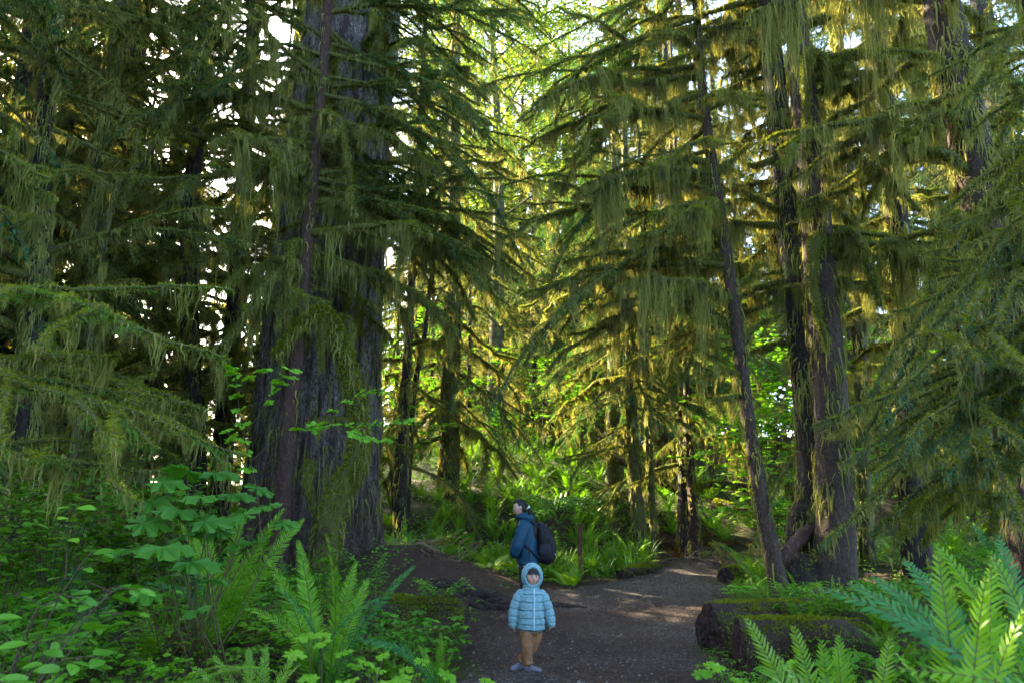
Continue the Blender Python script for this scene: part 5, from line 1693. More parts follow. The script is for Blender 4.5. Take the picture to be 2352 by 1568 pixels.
# bright palmate herbs along the bottom
for px, py, d, n, lab in ((740, 1500, 4.6, 5, 'lime palmate leaves rising beside the lady fern at the bottom left'), (890, 1555, 4.6, 12, 'clump of lime palmate leaves at the bottom edge left of the path'), (1020, 1560, 5.4, 10, 'lime leafy herbs at the left path edge by the log end'), (800, 1570, 4.2, 8, 'leafy herbs at the bottom edge below the big sword fern'),
                          (1725, 1545, 5.4, 9, 'leafy herbs at the bottom edge right of the path')):
    b0 = P(px, py + 60, d)
    b = GB(px, py, d)
    up = max(0.0, b0[2] - b[2])
    ev = empty('palmate_herb', b, lab, 'plant')
    st, lv = MB(), MB()
    for i in range(n):
        q = np.array([gs.normal(0, 0.16), gs.normal(0, 0.14), gs.uniform(0.08, 0.24) + up])
        a = gs.random() * 6.28
        scatter(lv, PALM5[0], PALM5[1], q[None], np.array([[math.cos(a), math.sin(a), -0.1]]), unit(np.array([[gs.normal(0, .3), -0.3, 1.0]])), gs.uniform(0.10, 0.18))
        tube(st, spline([q * 0.2 * np.array([1, 1, 0]) + (0, 0, -0.05), q * 0.6, q], 6), 0.003, 4, 0, cap=False)
    link('stems', st.mesh('stems', M['stalk']), ev)
    link('leaves', lv.mesh('leaves', M['lime_leaf' if d < 5 else 'maple'], False), ev)

# elderberry behind the woman
b = GX(1268, 14.4)
b = np.array([P(1268, 1210, 13.6)[0], 13.6, float(zt(P(1268, 1210, 13.6)[0], 13.6))])
stems = [[(0, 0, 0), (0.05, 0, 0.6), (0.12, 0, 1.0), (0.18, 0, 1.35)]]
for i in range(14):
    a = i * 2.4
    z0 = gs.uniform(0.75, 1.2)
    stems.append([(0.1, 0, z0), (0.1 + 0.35 * math.cos(a), 0.35 * math.sin(a), z0 + 0.28), (0.1 + 0.72 * math.cos(a), 0.72 * math.sin(a), z0 + 0.24)])
shrub('elderberry', 'small umbrella shaped shrub on one thin dark stem right behind the woman', 'shrub', b, stems, OV, 'huckle', 0.075, 0.05, gs, 0.014, side=(4, 0.25))

# understorey maples, lit by the sun, in the middle distance
UM = [(1775, 13.6, 2.6, 'bright low maple shrub filling the space between the curved hemlock and twin trunks'), (1830, 22, 6.0, 'very tall bright maple shrub far behind the twin trunks'), (1745, 25, 6.5, 'very tall bright maple shrub far behind the curved hemlock'), (1690, 22, 4.5, 'tall maple shrub beyond the brown bank'), (1300, 33, 5.0, 'sunlit maple shrub closing the view above the slope right of centre'), (1180, 36, 5.5, 'sunlit maple shrub closing the view above the slope at the centre'), (1080, 34, 5.0, 'sunlit maple shrub closing the view above the slope left of centre'), (930, 26, 5.0, 'sunlit maple shrub close beside the giant spruce, far back'), (1420, 30, 5.0, 'sunlit maple shrub closing the view behind the thin stems'), (1765, 15.5, 3.4, 'bright leafy maple shrub between the curved hemlock and twin trunks'), (1800, 18, 4.2, 'tall bright maple shrub right behind the twin trunks'), (1720, 20, 3.6, 'bright maple shrub at the back of the gap behind the curved hemlock'), (1960, 16, 3.4, 'bright maple shrub right of the twin trunks'),
      (905, 17, 2.6, 'pale sunlit maple shrub beside the giant spruce'), (1010, 24, 4.0, 'sunlit maple shrub on the slope left of the centre'), (1250, 27, 3.6, 'sunlit maple shrub at the top of the fern slope'), (1150, 22, 1.8, 'low maple shrub on the fern slope above the woman'), (380, 15, 1.6, 'small sunlit shrub seen low between the left trunks'),
      (1340, 24, 3.0, 'leafy shrub at the top of the slope left of the thin stems'), (1640, 24, 3.5, 'leafy shrub at the back behind the brown bank'), (2060, 20, 3.6, 'bright shrub far behind the drooping right boughs')]
for px, d, h, lab in UM:
    b = GX(px, d)
    stems = []
    for i in range(11):
        a = gs.random() * 6.28
        r = h * gs.uniform(0.15, 0.5)
        hh = h * gs.uniform(0.45, 1.05)
        stems.append([(0, 0, -0.1), (r * .25 * math.cos(a), r * .25 * math.sin(a), hh * .6), (r * .7 * math.cos(a), r * .7 * math.sin(a), hh * .95), (r * 1.2 * math.cos(a), r * 1.2 * math.sin(a), hh)])
    shrub('vine_maple', lab, 'shrub', b, stems, PALM5, 'maple', 0.15, 0.16, gs, 0.012, side=(9, h * 0.22))

# tall sunlit maples in the gap at the top of the picture
for px, d, h, lab in ((1130, 27, 24, 'tall sunlit maple with yellow green leaves at the top of the central gap'), (1010, 36, 28, 'tall maple left in the central gap, paler and farther'), (1270, 33, 26, 'tall maple right in the central gap above the slope')):
    b = GX(px, d)
    rng = np.random.default_rng(px)
    e = empty('maple_tree', b, lab, 'tree')
    tp = spline([(0, 0, -0.5), (0.2, 0, h * 0.4), (-0.1, 0.2, h * 0.75), (0.2, 0, h)], 40)
    tb, lv = MB(), MB()
    tube(tb, tp, np.linspace(0.30, 0.03, 40), 12, 0, 1 + rng.normal(0, 0.05, (40, 12)))
    for i in range(46):
        u = 0.30 + 0.68 * (i + rng.random()) / 46
        p = onpoly(tp, np.array([u]))[0]
        a = i * 2.4 + rng.normal(0, .3)
        ln = h * 0.24 * (1 - 0.6 * u) * rng.uniform(0.6, 1.3)
        q = spline([p, p + np.array([math.cos(a) * ln * .5, math.sin(a) * ln * .5, ln * .35]), p + np.array([math.cos(a) * ln, math.sin(a) * ln, ln * .4])], 10)
        tube(tb, q, np.linspace(0.05, 0.008, 10), 5, 0, cap=False)
        m = 330
        pos = onpoly(q, 0.25 + 0.75 * rng.random(m)) + rng.normal(0, 0.55, (m, 3)) * np.array([1, 1, 0.35])
        ang = rng.random(m) * 6.28
        scatter(lv, DIA[0], DIA[1], pos, np.stack([np.cos(ang), np.sin(ang), -0.2 + 0 * ang], -1), unit(np.array([0, 0, 1.0]) + rng.normal(0, .5, (m, 3))), 0.20 * (0.6 + 0.6 * rng.random(m)))
    link('trunk', tb.mesh('trunk', M['bark_moss']), e)
    link('crown', lv.mesh('crown', M['maple_sun'], False), e)

# tufts of blade leaves
BL_T = []
for s in range(4):
    g = np.random.default_rng(s + 60)
    mb = MB()
    n = 26
    a = g.random(n) * 6.28
    L = g.uniform(0.25, 0.6, n)
    K = 6
    k = np.linspace(0, 1, K)
    out = np.stack([np.cos(a), np.sin(a), 0 * a], -1)
    lean = g.uniform(0.2, 0.75, n)
    C = out[:, None] * (L * lean)[:, None, None] * (k ** 1.4)[None, :, None] + g.normal(0, 0.05, (n, 1, 3)) * np.array([1, 1, 0])
    C[..., 2] += (L[:, None] * (k - 0.35 * lean[:, None] * k ** 2.5))
    sd = np.stack([-np.sin(a), np.cos(a), 0 * a], -1)
    ribbons(mb, C, sd[:, None], 0.014 * g.uniform(0.6, 1.3, (n, 1)) * np.interp(k, [0, .4, .8, 1], [.5, 1, .7, .02])[None])
    BL_T.append(mb.mesh('blade_plant', M['blade'], False))
gb = np.random.default_rng(606)
for k in range(60):
    px, d = gb.uniform(1240, 1500), gb.uniform(14.6, 18)
    if k > 38:
        px, d = gb.uniform(950, 1240), gb.uniform(15, 19)
    x = P(px, 1165, d)[0]
    if onpath(x, d, 0.3):
        continue
    o = link('blade_plant', BL_T[k % 4], None, (x, d, float(zt(x, d)) - 0.02), (0, 0, gb.random() * 6.28), gb.uniform(0.7, 1.3))
    tag(o, 'tuft of long blade leaves among the ferns around the wooden post' if k <= 38 else 'tuft of long blade leaves on the slope left of the woman', 'plant', 'blade leaf tufts by the post' if k <= 38 else 'blade leaf tufts left of the woman')


# ground cover: small leaves over all the soil that is not trodden
def cover():
    g = np.random.default_rng(123)
    mb = MB()
    n = 150000
    d = 2.0 + 28 * g.random(n) ** 0.9
    px = g.uniform(-150, 2500, n)
    x = (px - 1176) / FPX * d
    bare = np.exp(-((x + 1.3) / 1.7) ** 2 - ((d - 12.0) / 1.9) ** 2) * 1.5
    brown = ((x > 3.2) & (x < 6.5) & (d > 16.6) & (d < 19.5))
    clump = np.sin(x * 2.1 + 1) * np.sin(d * 1.7) + np.sin(x * 5.3) * np.sin(d * 4.1 + 2) * 0.6
    ok = ~onpath(x, d, 0.10) & (g.random(n) > bare) & (clump > -0.7 + 0.8 * g.random(n)) & ~(brown & (g.random(n) < 0.85))
    x, d = x[ok], d[ok]
    m = len(x)
    h = 0.03 + 0.20 * g.random(m) ** 2 + 0.08 * np.clip(np.sin(x * 3.7) * np.sin(d * 3.1), 0, 1)
    pos = np.stack([x, d, zt(x, d) + h], -1)
    a = g.random(m) * 6.28
    scatter(mb, DIA[0], DIA[1], pos, np.stack([np.cos(a), np.sin(a), g.normal(0, .3, m)], -1), unit(np.array([0, -0.2, 1.0]) + g.normal(0, .4, (m, 3))), (0.032 + 0.0022 * d) * (0.6 + 0.8 * g.random(m)))
    tag(link('ground_cover', mb.mesh('ground_cover', M['under'], False)), 'small green leaves covering the forest floor off the path', 'ground cover', kind='stuff')


cover()


def litter():
    g = np.random.default_rng(321)
    mb = MB()
    n = 60000
    d = 3.0 + 19 * g.random(n) ** 1.1
    px = g.uniform(-100, 2450, n)
    x = (px - 1176) / FPX * d
    on = onpath(x, d, -0.2)
    ok = ~on | (g.random(n) < 0.75)
    x, d = x[ok], d[ok]
    m = len(x)
    dz = np.where(onpath(x, d), 0.03, 0.008)
    pos = np.stack([x, d, zt(x, d) + dz], -1)
    a = g.random(m) * 6.28
    thin = g.random(m) < 0.5
    tv = DIA[0].copy()
    X = np.stack([np.cos(a), np.sin(a), g.normal(0, .12, m)], -1)
    Z = unit(np.array([0, 0, 1.0]) + g.normal(0, .25, (m, 3)))
    s = 0.03 * (0.5 + 1.0 * g.random(m))
    scatter(mb, tv, DIA[1], pos[~thin], X[~thin], Z[~thin], s[~thin])
    tv[:, 1] *= 0.12
    scatter(mb, tv, DIA[1], pos[thin], X[thin], Z[thin], 3.2 * s[thin])
    tag(link('leaf_litter', mb.mesh('leaf_litter', M['litter'], False)), 'dead leaves and needles strewn over path edges and mound', 'leaf litter', kind='stuff')
    # stones
    ms = MB()
    n = 7000
    y = 5.5 + 11 * g.random(n) ** 1.3
    l, r = np.interp(y, PATH[:, 0], PATH[:, 1]), np.interp(y, PATH[:, 0], PATH[:, 2])
    x = l + (r - l) * g.random(n)
    ico = np.array([(1, 0, 0), (-1, 0, 0), (0, 1, 0), (0, -1, 0), (0, 0, 0.7), (0, 0, -0.7)], float)
    fc = [(0, 2, 4), (2, 1, 4), (1, 3, 4), (3, 0, 4), (2, 0, 5), (1, 2, 5), (3, 1, 5), (0, 3, 5)]
    a = g.random(n) * 6.28
    scatter(ms, ico, fc, np.stack([x, y, zt(x, y) + 0.026], -1), np.stack([np.cos(a), np.sin(a), g.normal(0, .3, n)], -1), unit(np.array([0, 0, 1.0]) + g.normal(0, .3, (n, 3))), 0.005 + 0.013 * g.random(n) ** 4 + 0.003 * g.random(n))
    m_, t, out = nodes('path_stones')
    gn = N(t, 'ShaderNodeNewGeometry')
    c = ramp(t, gn.outputs['Random Per Island'], [(0.0, (0.025, 0.020, 0.016)), (0.8, (0.070, 0.060, 0.052)), (1.0, (0.17, 0.16, 0.145))])
    bs = N(t, 'ShaderNodeBsdfPrincipled')
    bs.inputs['Roughness'].default_value = 0.75
    t.links.new(c, bs.inputs['Base Color'])
    t.links.new(bs.outputs[0], out.inputs[0])
    tag(link('gravel', ms.mesh('gravel', m_, False)), 'small grey stones scattered over the path', 'gravel', kind='stuff')


litter()

# ---- more plants filling the left bank and the dim right
gq = np.random.default_rng(808)
near = []
for k in range(400):
    if len(near) >= 46:
        break
    px, d = gq.uniform(-40, 1010), gq.uniform(4.6, 9.6)
    x = P(px, 1165, d)[0]
    if onpath(x, d, 0.3) or any((x - q[0]) ** 2 + (d - q[1]) ** 2 < 0.3 for q in near) or (px > 900 and d > 9) or (d < 6.2 and 560 < px < 700):
        continue
    near.append((x, d))
    v = [2, 0, 4, 1, 2, 4][gq.integers(6)]
    put_baked(x, d, v, gq.uniform(0.4, 0.75) * (0.8 if px > 700 else 1), gq.random() * 6.28, 'half hidden fern filling the shady left bank between the salal and the path', 'ferns filling the left bank')
for k in range(26):
    px, d = gq.uniform(1720, 2400), gq.uniform(5.0, 10.0)
    x = P(px, 1165, d)[0]
    if onpath(x, d, 0.5):
        continue
    put_baked(x, d, [2, 0, 4, 1][gq.integers(4)], gq.uniform(0.4, 0.75), gq.random() * 6.28, 'half hidden fern on the shady right bank around the cut logs', 'ferns filling the right bank')


def herb_clump(seed, n, sp, h, T, mat, ls):
    g = np.random.default_rng(seed)
    st, lv = MB(), MB()
    for i in range(n):
        a = g.random() * 6.28
        r = sp * math.sqrt(g.random())
        hh = h * g.uniform(0.4, 1.1)
        q = np.array([r * math.cos(a), r * math.sin(a), hh])
        m = g.integers(2, 5)
        for j in range(m):
            b = a + j * 6.28 / m + g.normal(0, .3)
            scatter(lv, T[0], T[1], q[None], np.array([[math.cos(b), math.sin(b), -0.15]]), unit(np.array([[g.normal(0, .25), g.normal(-.15, .25), 1.0]])), ls * g.uniform(0.6, 1.2))
        tube(st, spline([q * (0.5, 0.5, 0) - (0, 0, .05), q * (0.9, 0.9, 0.6), q], 5), 0.002, 4, 0, cap=False)
    me = lv
    me.merge(st, None, 1)
    return me.mesh('leafy_herb', [M[mat], M['stalk']], False)


HERB = [herb_clump(1, 46, 0.34, 0.26, OV, 'huckle', 0.075), herb_clump(2, 40, 0.34, 0.30, DIA, 'under', 0.07), herb_clump(3, 26, 0.3, 0.24, PALM5, 'maple', 0.085), herb_clump(4, 44, 0.36, 0.36, OV, 'salal', 0.075)]
for k in range(150):
    px, d = gq.uniform(-60, 1080), gq.uniform(3.6, 10.5)
    if k > 90:
        px, d = gq.uniform(1600, 2420), gq.uniform(4.5, 12.5)
    x = P(px, 1165, d)[0]
    if onpath(x, d, 0.22) or (px > 860 and 9.4 < d and px < 1100) or (560 < px < 960 and d < 5.3):
        continue
    v = [0, 1, 3, 1, 3, 2][gq.integers(6)]
    o = link('leafy_herb', HERB[v], None, (x, d, float(zt(x, d)) - 0.01), (0, 0, gq.random() * 6.28), gq.uniform(0.7, 1.25))
    tag(o, 'clump of small leafy herbs carpeting the left bank under the ferns' if k <= 90 else 'clump of small leafy herbs on the right bank beside the path', 'plant', 'leafy herbs of the left bank' if k <= 90 else 'leafy herbs of the right bank')

# taller shrubs closing the view on the far left
for k, (px, dd_, h, lab) in enumerate(((20, 6.5, 1.5, 'tall leafy shrub at the left edge under the dark moss shrouded trunk'), (150, 8.0, 1.5, 'tall leafy shrub in front of the pale hanging moss trunk'), (300, 7.2, 1.2, 'leafy shrub between the salal and the straight dark trunk'), (390, 9.0, 1.4, 'leafy shrub at the foot of the straight dark trunk'), (480, 8.2, 1.1, 'leafy shrub left of the slim reddish hemlock'), (-60, 5.2, 1.4, 'leafy shrub just at the left edge beside the young hemlock'))):
    b = GX(px, dd_)
    stems = []
    for i in range(16):
        a = gs.random() * 6.28
        r = h * gs.uniform(0.2, 0.5)
        hh = h * gs.uniform(0.4, 1.05)
        stems.append([(0.1 * math.cos(a), 0.1 * math.sin(a), -0.1), (r * .4 * math.cos(a), r * .4 * math.sin(a), hh * .6), (r * math.cos(a), r * math.sin(a), hh)])
    shrub('leafy_shrub', lab, 'shrub', b, stems, OV if k % 2 else PALM5, 'huckle' if k % 2 else 'under', 0.07 if k % 2 else 0.10, 0.07, gs, 0.007, side=(5, 0.28))

for k, (px, py, dd_, s) in enumerate(((1700, 1350, 8.6, .7), (1760, 1355, 8.8, .8), (1830, 1360, 9.0, .9), (1790, 1440, 7.3, .7), (1850, 1430, 7.4, .8), (1660, 1540, 6.7, .8), (1720, 1560, 6.5, .7), (1640, 1500, 7.8, .6), (1900, 1400, 8.0, .9), (1930, 1480, 6.8, 1.0))):
    p = P(px, py, dd_)
    o = link('leafy_herb', HERB[k % 2], None, (p[0], dd_, max(float(zt(p[0], dd_)), p[2] - 0.16 * s)), (0, 0, k * 1.7), s * 0.8)
    tag(o, 'clump of small leafy herbs growing on and against the cut logs', 'plant', 'leafy herbs on the cut logs')
fern('small sword fern leaning against the nearest cut log', GB(1800, 1540, 6.4), 'sword', 9, 0.5, 47)
fern('small lime fern at the foot of the sawn log end on the right', GB(1668, 1560, 6.6), 'lime', 7, 0.35, 48)

for k in range(20):
    if k < 14:
        px, dd_ = gq.uniform(1490, 1740), gq.uniform(16.4, 19)
        lab, grp = 'withered brown fern on the brown bank behind the curved hemlock', 'withered ferns on the brown bank'
    else:
        px, dd_ = gq.uniform(250, 900), gq.uniform(5.5, 8.5)
        lab, grp = 'withered brown fern among the green ferns of the left bank', 'withered ferns of the left bank'
    x = P(px, 1165, dd_)[0]
    if onpath(x, dd_, 0.3):
        continue
    o = link('withered_fern', BKD, None, (x, dd_, float(zt(x, dd_)) - 0.05), (0, 0, gq.random() * 6.28), (0.8, 0.8, 0.45))
    tag(o, lab, 'fern', grp)

for k in range(46):
    px, dd_ = gq.uniform(930, 1500), gq.uniform(14.0, 17.5)
    x = P(px, 1165, dd_)[0]
    if onpath(x, dd_, 0.4):
        continue
    put_baked(x, dd_, [0, 1, 3, 4][gq.integers(4)], gq.uniform(0.55, 0.85), gq.random() * 6.28, 'arching fern in the low front row of the bank behind the woman', 'ferns in the front row of the bank')

# ================================================================== PEOPLE
def sweep(mb, pts, a, b, sides=20, mi=0, s0=(1, 0, 0), n=40, mod=None, power=2.0, cap=True, closed_in=None):
    """elliptical sections along a path: a = half width along s0, b = half depth across it"""
    p = spline(pts, n)
    t = tangents(p)
    h = np.linspace(0, 1, n)
    A = np.interp(h, np.linspace(0, 1, len(a)), a)
    B = np.interp(h, np.linspace(0, 1, len(b)), b)
    s = np.asarray(s0, float)[None] - t * (t @ np.asarray(s0, float))[:, None]
    s = unit(s)
    u = np.cross(t, s)
    th = np.linspace(0, 2 * np.pi, sides, endpoint=False)
    cx = np.sign(np.cos(th)) * abs(np.cos(th)) ** (2 / power)
    cy = np.sign(np.sin(th)) * abs(np.sin(th)) ** (2 / power)
    m = np.ones((n, sides)) if mod is None else mod(h[:, None], th[None, :])
    v = p[:, None] + (A[:, None] * cx[None] * m)[..., None] * s[:, None] + (B[:, None] * cy[None] * m)[..., None] * u[:, None]
    i = np.arange(n - 1)[:, None] * sides
    j = np.arange(sides)[None]
    jn = (j + 1) % sides
    mb.add(v, np.stack([i + j, i + jn, i + sides + jn, i + sides + j], -1).reshape(-1, 4), mi)
    if cap:
        k = np.arange(sides)
        for row, fl in ((0, 1), (n - 1, 0)):
            # rounded end
            c = v[row].mean(0)
            d = t[row] * (-1 if row == 0 else 1) * min(A[row], B[row]) * 0.35
            r1 = c + (v[row] - c) * 0.72 + d * 0.7
            vv = np.vstack([v[row], r1, (c + d)[None]])
            f = np.stack([k, (k + 1) % sides, sides + (k + 1) % sides, sides + k], -1)
            f2 = np.stack([sides + k, sides + (k + 1) % sides, np.full(sides, 2 * sides)], -1)
            mb.n, base = mb.n, mb.n
            mb.v.append(vv.astype(np.float32))
            for ff in (f, f2):
                g = ff[:, ::-1] if fl else ff
                mb.f[g.shape[1]].append(g + base)
                mb.m[g.shape[1]].append(np.full(len(g), mi, np.int32))
            mb.n += len(vv)
    return p


def ball(mb, c, r, mi=0, nu=18, nv=12, fn=None):
    th = np.linspace(0, 2 * np.pi, nu, endpoint=False)
    ph = np.linspace(0, np.pi, nv)[1:-1]
    d = np.stack([np.sin(ph)[:, None] * np.cos(th), np.sin(ph)[:, None] * np.sin(th), np.cos(ph)[:, None] * np.ones(nu)], -1).reshape(-1, 3)
    d = np.vstack([d, [0, 0, 1], [0, 0, -1]])
    v = d * np.asarray(r)
    if fn is not None:
        v = fn(d, v)
    v = v + np.asarray(c)
    R_ = nv - 2
    i = np.arange(R_ - 1)[:, None] * nu
    j = np.arange(nu)[None]
    q = np.stack([i + j, i + nu + j, i + nu + (j + 1) % nu, i + (j + 1) % nu], -1).reshape(-1, 4)
    k = np.arange(nu)
    t1 = np.stack([np.full(nu, R_ * nu), k, (k + 1) % nu], -1)
    t2 = np.stack([np.full(nu, R_ * nu + 1), (R_ - 1) * nu + (k + 1) % nu, (R_ - 1) * nu + k], -1)
    b = mb.n
    mb.v.append(v.astype(np.float32))
    for f in (q, np.vstack([t1, t2])):
        mb.f[f.shape[1]].append(f + b)
        mb.m[f.shape[1]].append(np.full(len(f), mi, np.int32))
    mb.n += len(v)


def rot2(v, yaw, pitch=0.0):
    """face -Y by default; pitch nods down, yaw turns (z)"""
    m = Matrix.Rotation(yaw, 3, 'Z') @ Matrix.Rotation(pitch, 3, 'X')
    return np.asarray(v) @ np.array(m).T


def add_head(mb, c, r, yaw, pitch, child=True):
    """head looking along -Y before turning"""
    g = lambda d, p, s: np.exp(-((d - unit(np.array(p, float))) ** 2).sum(1) / (2 * s * s))

    def fn(d, v):
        v = v.copy()
        low = np.clip(-d[:, 2], 0, 1)
        v[:, 0] *= 1 - (0.20 if child else 0.30) * low ** 1.4
        back = np.clip(d[:, 1], 0, 1)
        v[:, 2] -= 0.10 * r[2] * back * low
        front = np.clip(-d[:, 1], 0, 1)
        v[:, 1] += 0.10 * r[1] * front ** 6 * (d[:, 2] > -0.9)
        o = np.zeros(len(d))
        k = r[1]
        o += (0.16 if child else 0.24) * k * g(d, (0, -1, -0.20), 0.085) + 0.10 * k * g(d, (0, -1, -0.03), 0.10)
        for s in (1, -1):
            o -= 0.085 * k * g(d, (0.36 * s, -0.92, 0.06), 0.13)
            o += 0.07 * k * g(d, (0.52 * s, -0.80, -0.28), 0.22)
            o += 0.03 * k * g(d, (0.30 * s, -0.92, 0.26), 0.15)
            o += 0.05 * k * g(d, (0.09 * s, -0.98, -0.25), 0.05)
        o += 0.075 * k * g(d, (0, -0.92, -0.46), 0.085) - 0.05 * k * g(d, (0, -0.92, -0.52), 0.025) + 0.05 * k * g(d, (0, -0.9, -0.57), 0.07)
        o += 0.07 * k * g(d, (0, -0.75, -0.80), 0.16)
        v += unit(d) * o[:, None]
        return rot2(v, yaw, pitch)
    ball(mb, c, r, 0, 72, 54, fn)
    for s in (1, -1):
        e = rot2(np.array([r[0] * 0.98 * s, r[1] * 0.12, -r[2] * 0.05]), yaw, pitch) + c
        ball(mb, e, (1, 1, 1), 0, 12, 10, lambda d, v: rot2(d * np.array([r[0] * 0.10, r[1] * 0.20, r[2] * 0.28]), yaw + 0.25 * s, pitch))


def add_hand(mb, wrist, d, palm_n, size, side=1, curl=0.5):
    """palm, four unequal bent fingers and a thumb off the side of the palm"""
    d = unit(np.asarray(d, float))
    nrm = unit(np.asarray(palm_n, float) - d * np.dot(palm_n, d))
    x = np.cross(d, nrm) * side
    w = np.asarray(wrist, float)
    S_ = size
    sweep(mb, [w, w + d * 0.28 * S_, w + d * 0.52 * S_], [0.15 * S_, 0.21 * S_, 0.22 * S_], [0.11 * S_, 0.10 * S_, 0.08 * S_], 14, 0, x, 10)
    for i, ln in enumerate((0.42, 0.47, 0.44, 0.34)):
        b = w + d * (0.50 - 0.02 * abs(i - 1)) * S_ + x * (0.16 - 0.105 * i) * S_
        p = [b]
        a = 0.15
        for k in range(3):
            a += curl * (0.5 + 0.25 * k)
            p.append(p[-1] + (d * math.cos(a) + nrm * math.sin(a)) * ln * S_ * (0.42, 0.33, 0.25)[k])
        sweep(mb, p, [0.052 * S_, 0.05 * S_, 0.045 * S_, 0.036 * S_], [0.05 * S_, 0.048 * S_, 0.042 * S_, 0.034 * S_], 8, 0, x, 12)
    b = w + d * 0.14 * S_ + x * 0.15 * S_
    q = unit(d * 0.75 + x * 0.65 + nrm * 0.25)
    sweep(mb, [b, b + q * 0.22 * S_, b + q * 0.36 * S_ + d * 0.08 * S_], [0.07 * S_, 0.055 * S_, 0.04 * S_], [0.065 * S_, 0.052 * S_, 0.04 * S_], 8, 0, nrm, 10)


def remeshed(mb, name, mats, voxel, smooth=3):
    """fuse everything in the builder into one continuous surface"""
    me = mb.mesh('tmp', mats)
    o = bpy.data.objects.new('tmp', me)
    COL.objects.link(o)
    md = o.modifiers.new('r', 'REMESH')
    md.mode = 'VOXEL'
    md.voxel_size = voxel
    md.use_smooth_shade = True
    if smooth:
        sm = o.modifiers.new('s', 'SMOOTH')
        sm.iterations = smooth
        sm.factor = 0.5
    dg = bpy.context.evaluated_depsgraph_get()
    out = bpy.data.meshes.new_from_object(o.evaluated_get(dg))
    out.name = name
    bpy.data.objects.remove(o)
    bpy.data.meshes.remove(me)
    out.materials.clear()
    for m in (mats if isinstance(mats, list) else [mats]):
        out.materials.append(m)
    return out


def cloth(name, c, rough=0.6, spec=0.3, fold=14, bump=0.35, var=0.10, sheen=0.0):
    m, t, out = nodes(name)
    n1 = noise(t, fold, 3, 0.55)
    n2 = noise(t, 420, 2, 0.5)
    b = N(t, 'ShaderNodeBsdfPrincipled')
    cc = mixc(t, ramp(t, n1, [(0.3, 0.0), (0.7, 1.0)]), tuple(v * (1 - var) for v in c), tuple(v * (1 + var) for v in c))
    t.links.new(cc, b.inputs['Base Color'])
    b.inputs['Roughness'].default_value = rough
    b.inputs['Specular IOR Level'].default_value = spec
    if sheen:
        b.inputs['Sheen Weight'].default_value = sheen
    ad = N(t, 'ShaderNodeMath', operation='MULTIPLY_ADD')
    t.links.new(n2, ad.inputs[0])
    ad.inputs[1].default_value = 0.08
    t.links.new(n1, ad.inputs[2])
    bp = N(t, 'ShaderNodeBump')
    bp.inputs['Strength'].default_value = bump
    bp.inputs['Distance'].default_value = 0.02
    t.links.new(ad.outputs[0], bp.inputs['Height'])
    t.links.new(bp.outputs[0], b.inputs['Normal'])
    t.links.new(b.outputs[0], out.inputs[0])
    return m


def skin_mat(name, c):
    m, t, out = nodes(name)
    b = N(t, 'ShaderNodeBsdfPrincipled')
    at = N(t, 'ShaderNodeAttribute', attribute_name='lip')
    ck = N(t, 'ShaderNodeAttribute', attribute_name='cheek')
    cc = mixc(t, ck.outputs['Fac'], c, (c[0] * 1.0, c[1] * 0.66, c[2] * 0.62))
    cc = mixc(t, at.outputs['Fac'], cc, (c[0] * 0.72, c[1] * 0.36, c[2] * 0.36))
    t.links.new(cc, b.inputs['Base Color'])
    b.inputs['Roughness'].default_value = 0.5
    b.inputs['Subsurface Weight'].default_value = 0.12
    b.inputs['Subsurface Radius'].default_value = (0.01, 0.004, 0.002)
    t.links.new(b.outputs[0], out.inputs[0])
    return m


def face_attrs(me, c, r, yaw, pitch):
    n = len(me.vertices)
    v = np.empty(n * 3, np.float32)
    me.vertices.foreach_get('co', v)
    v = v.reshape(-1, 3) - c
    m = np.array(Matrix.Rotation(yaw, 3, 'Z') @ Matrix.Rotation(pitch, 3, 'X'))
    d = unit((v @ m) / np.asarray(r))
    near = np.linalg.norm(v, axis=1) < max(r) * 1.5
    g = lambda p, sx, sz: np.exp(-(((d[:, 0] - p[0]) / sx) ** 2 + ((d[:, 2] - p[2]) / sz) ** 2) / 2) * (d[:, 1] < 0) * near
    lip = np.clip(1.6 * g((0, -1, -0.50), 0.11, 0.042), 0, 1) ** 1.5
    ck = np.clip(g((0.45, -1, -0.28), 0.2, 0.16) + g((-0.45, -1, -0.28), 0.2, 0.16) + 0.7 * g((0, -1, -0.2), 0.1, 0.1), 0, 0.7)
    for nm, val in (('lip', lip), ('cheek', ck)):
        a = me.attributes.new(nm, 'FLOAT', 'POINT')
        a.data.foreach_set('value', val.astype(np.float32))


M['skin'] = skin_mat('skin', (0.43, 0.275, 0.205))
M['hair'] = plain('black_hair', (0.006, 0.005, 0.005), 0.5, 0.25, 0.3, 60)
M['eye_white'] = plain('eye_white', (0.6, 0.58, 0.56), 0.25, 0.5, 0.02)
M['iris'] = plain('dark_iris', (0.010, 0.007, 0.006), 0.15, 0.6, 0.02)
M['puffer'] = cloth('light_blue_puffer', (0.140, 0.275, 0.315), 0.6, 0.25, 38, 0.8, 0.10)
M['puffer_trim'] = cloth('pale_blue_zip', (0.27, 0.44, 0.49), 0.5, 0.35, 40, 0.2, 0.05)
M['tan'] = cloth('tan_corduroy', (0.215, 0.115, 0.058), 0.85, 0.1, 22, 0.7, 0.12)
M['shoe'] = cloth('grey_violet_shoe', (0.130, 0.125, 0.160), 0.7, 0.2, 30, 0.4, 0.25)
M['sole'] = plain('shoe_sole', (0.11, 0.11, 0.13), 0.7)
M['coral'] = plain('coral_trim', (0.55, 0.15, 0.11), 0.6)
M['tee'] = cloth('pale_tee', (0.50, 0.56, 0.58), 0.8, 0.1, 30, 0.3)
M['bluejkt'] = cloth('deep_blue_shell', (0.005, 0.042, 0.078), 0.55, 0.2, 11, 0.8, 0.12)
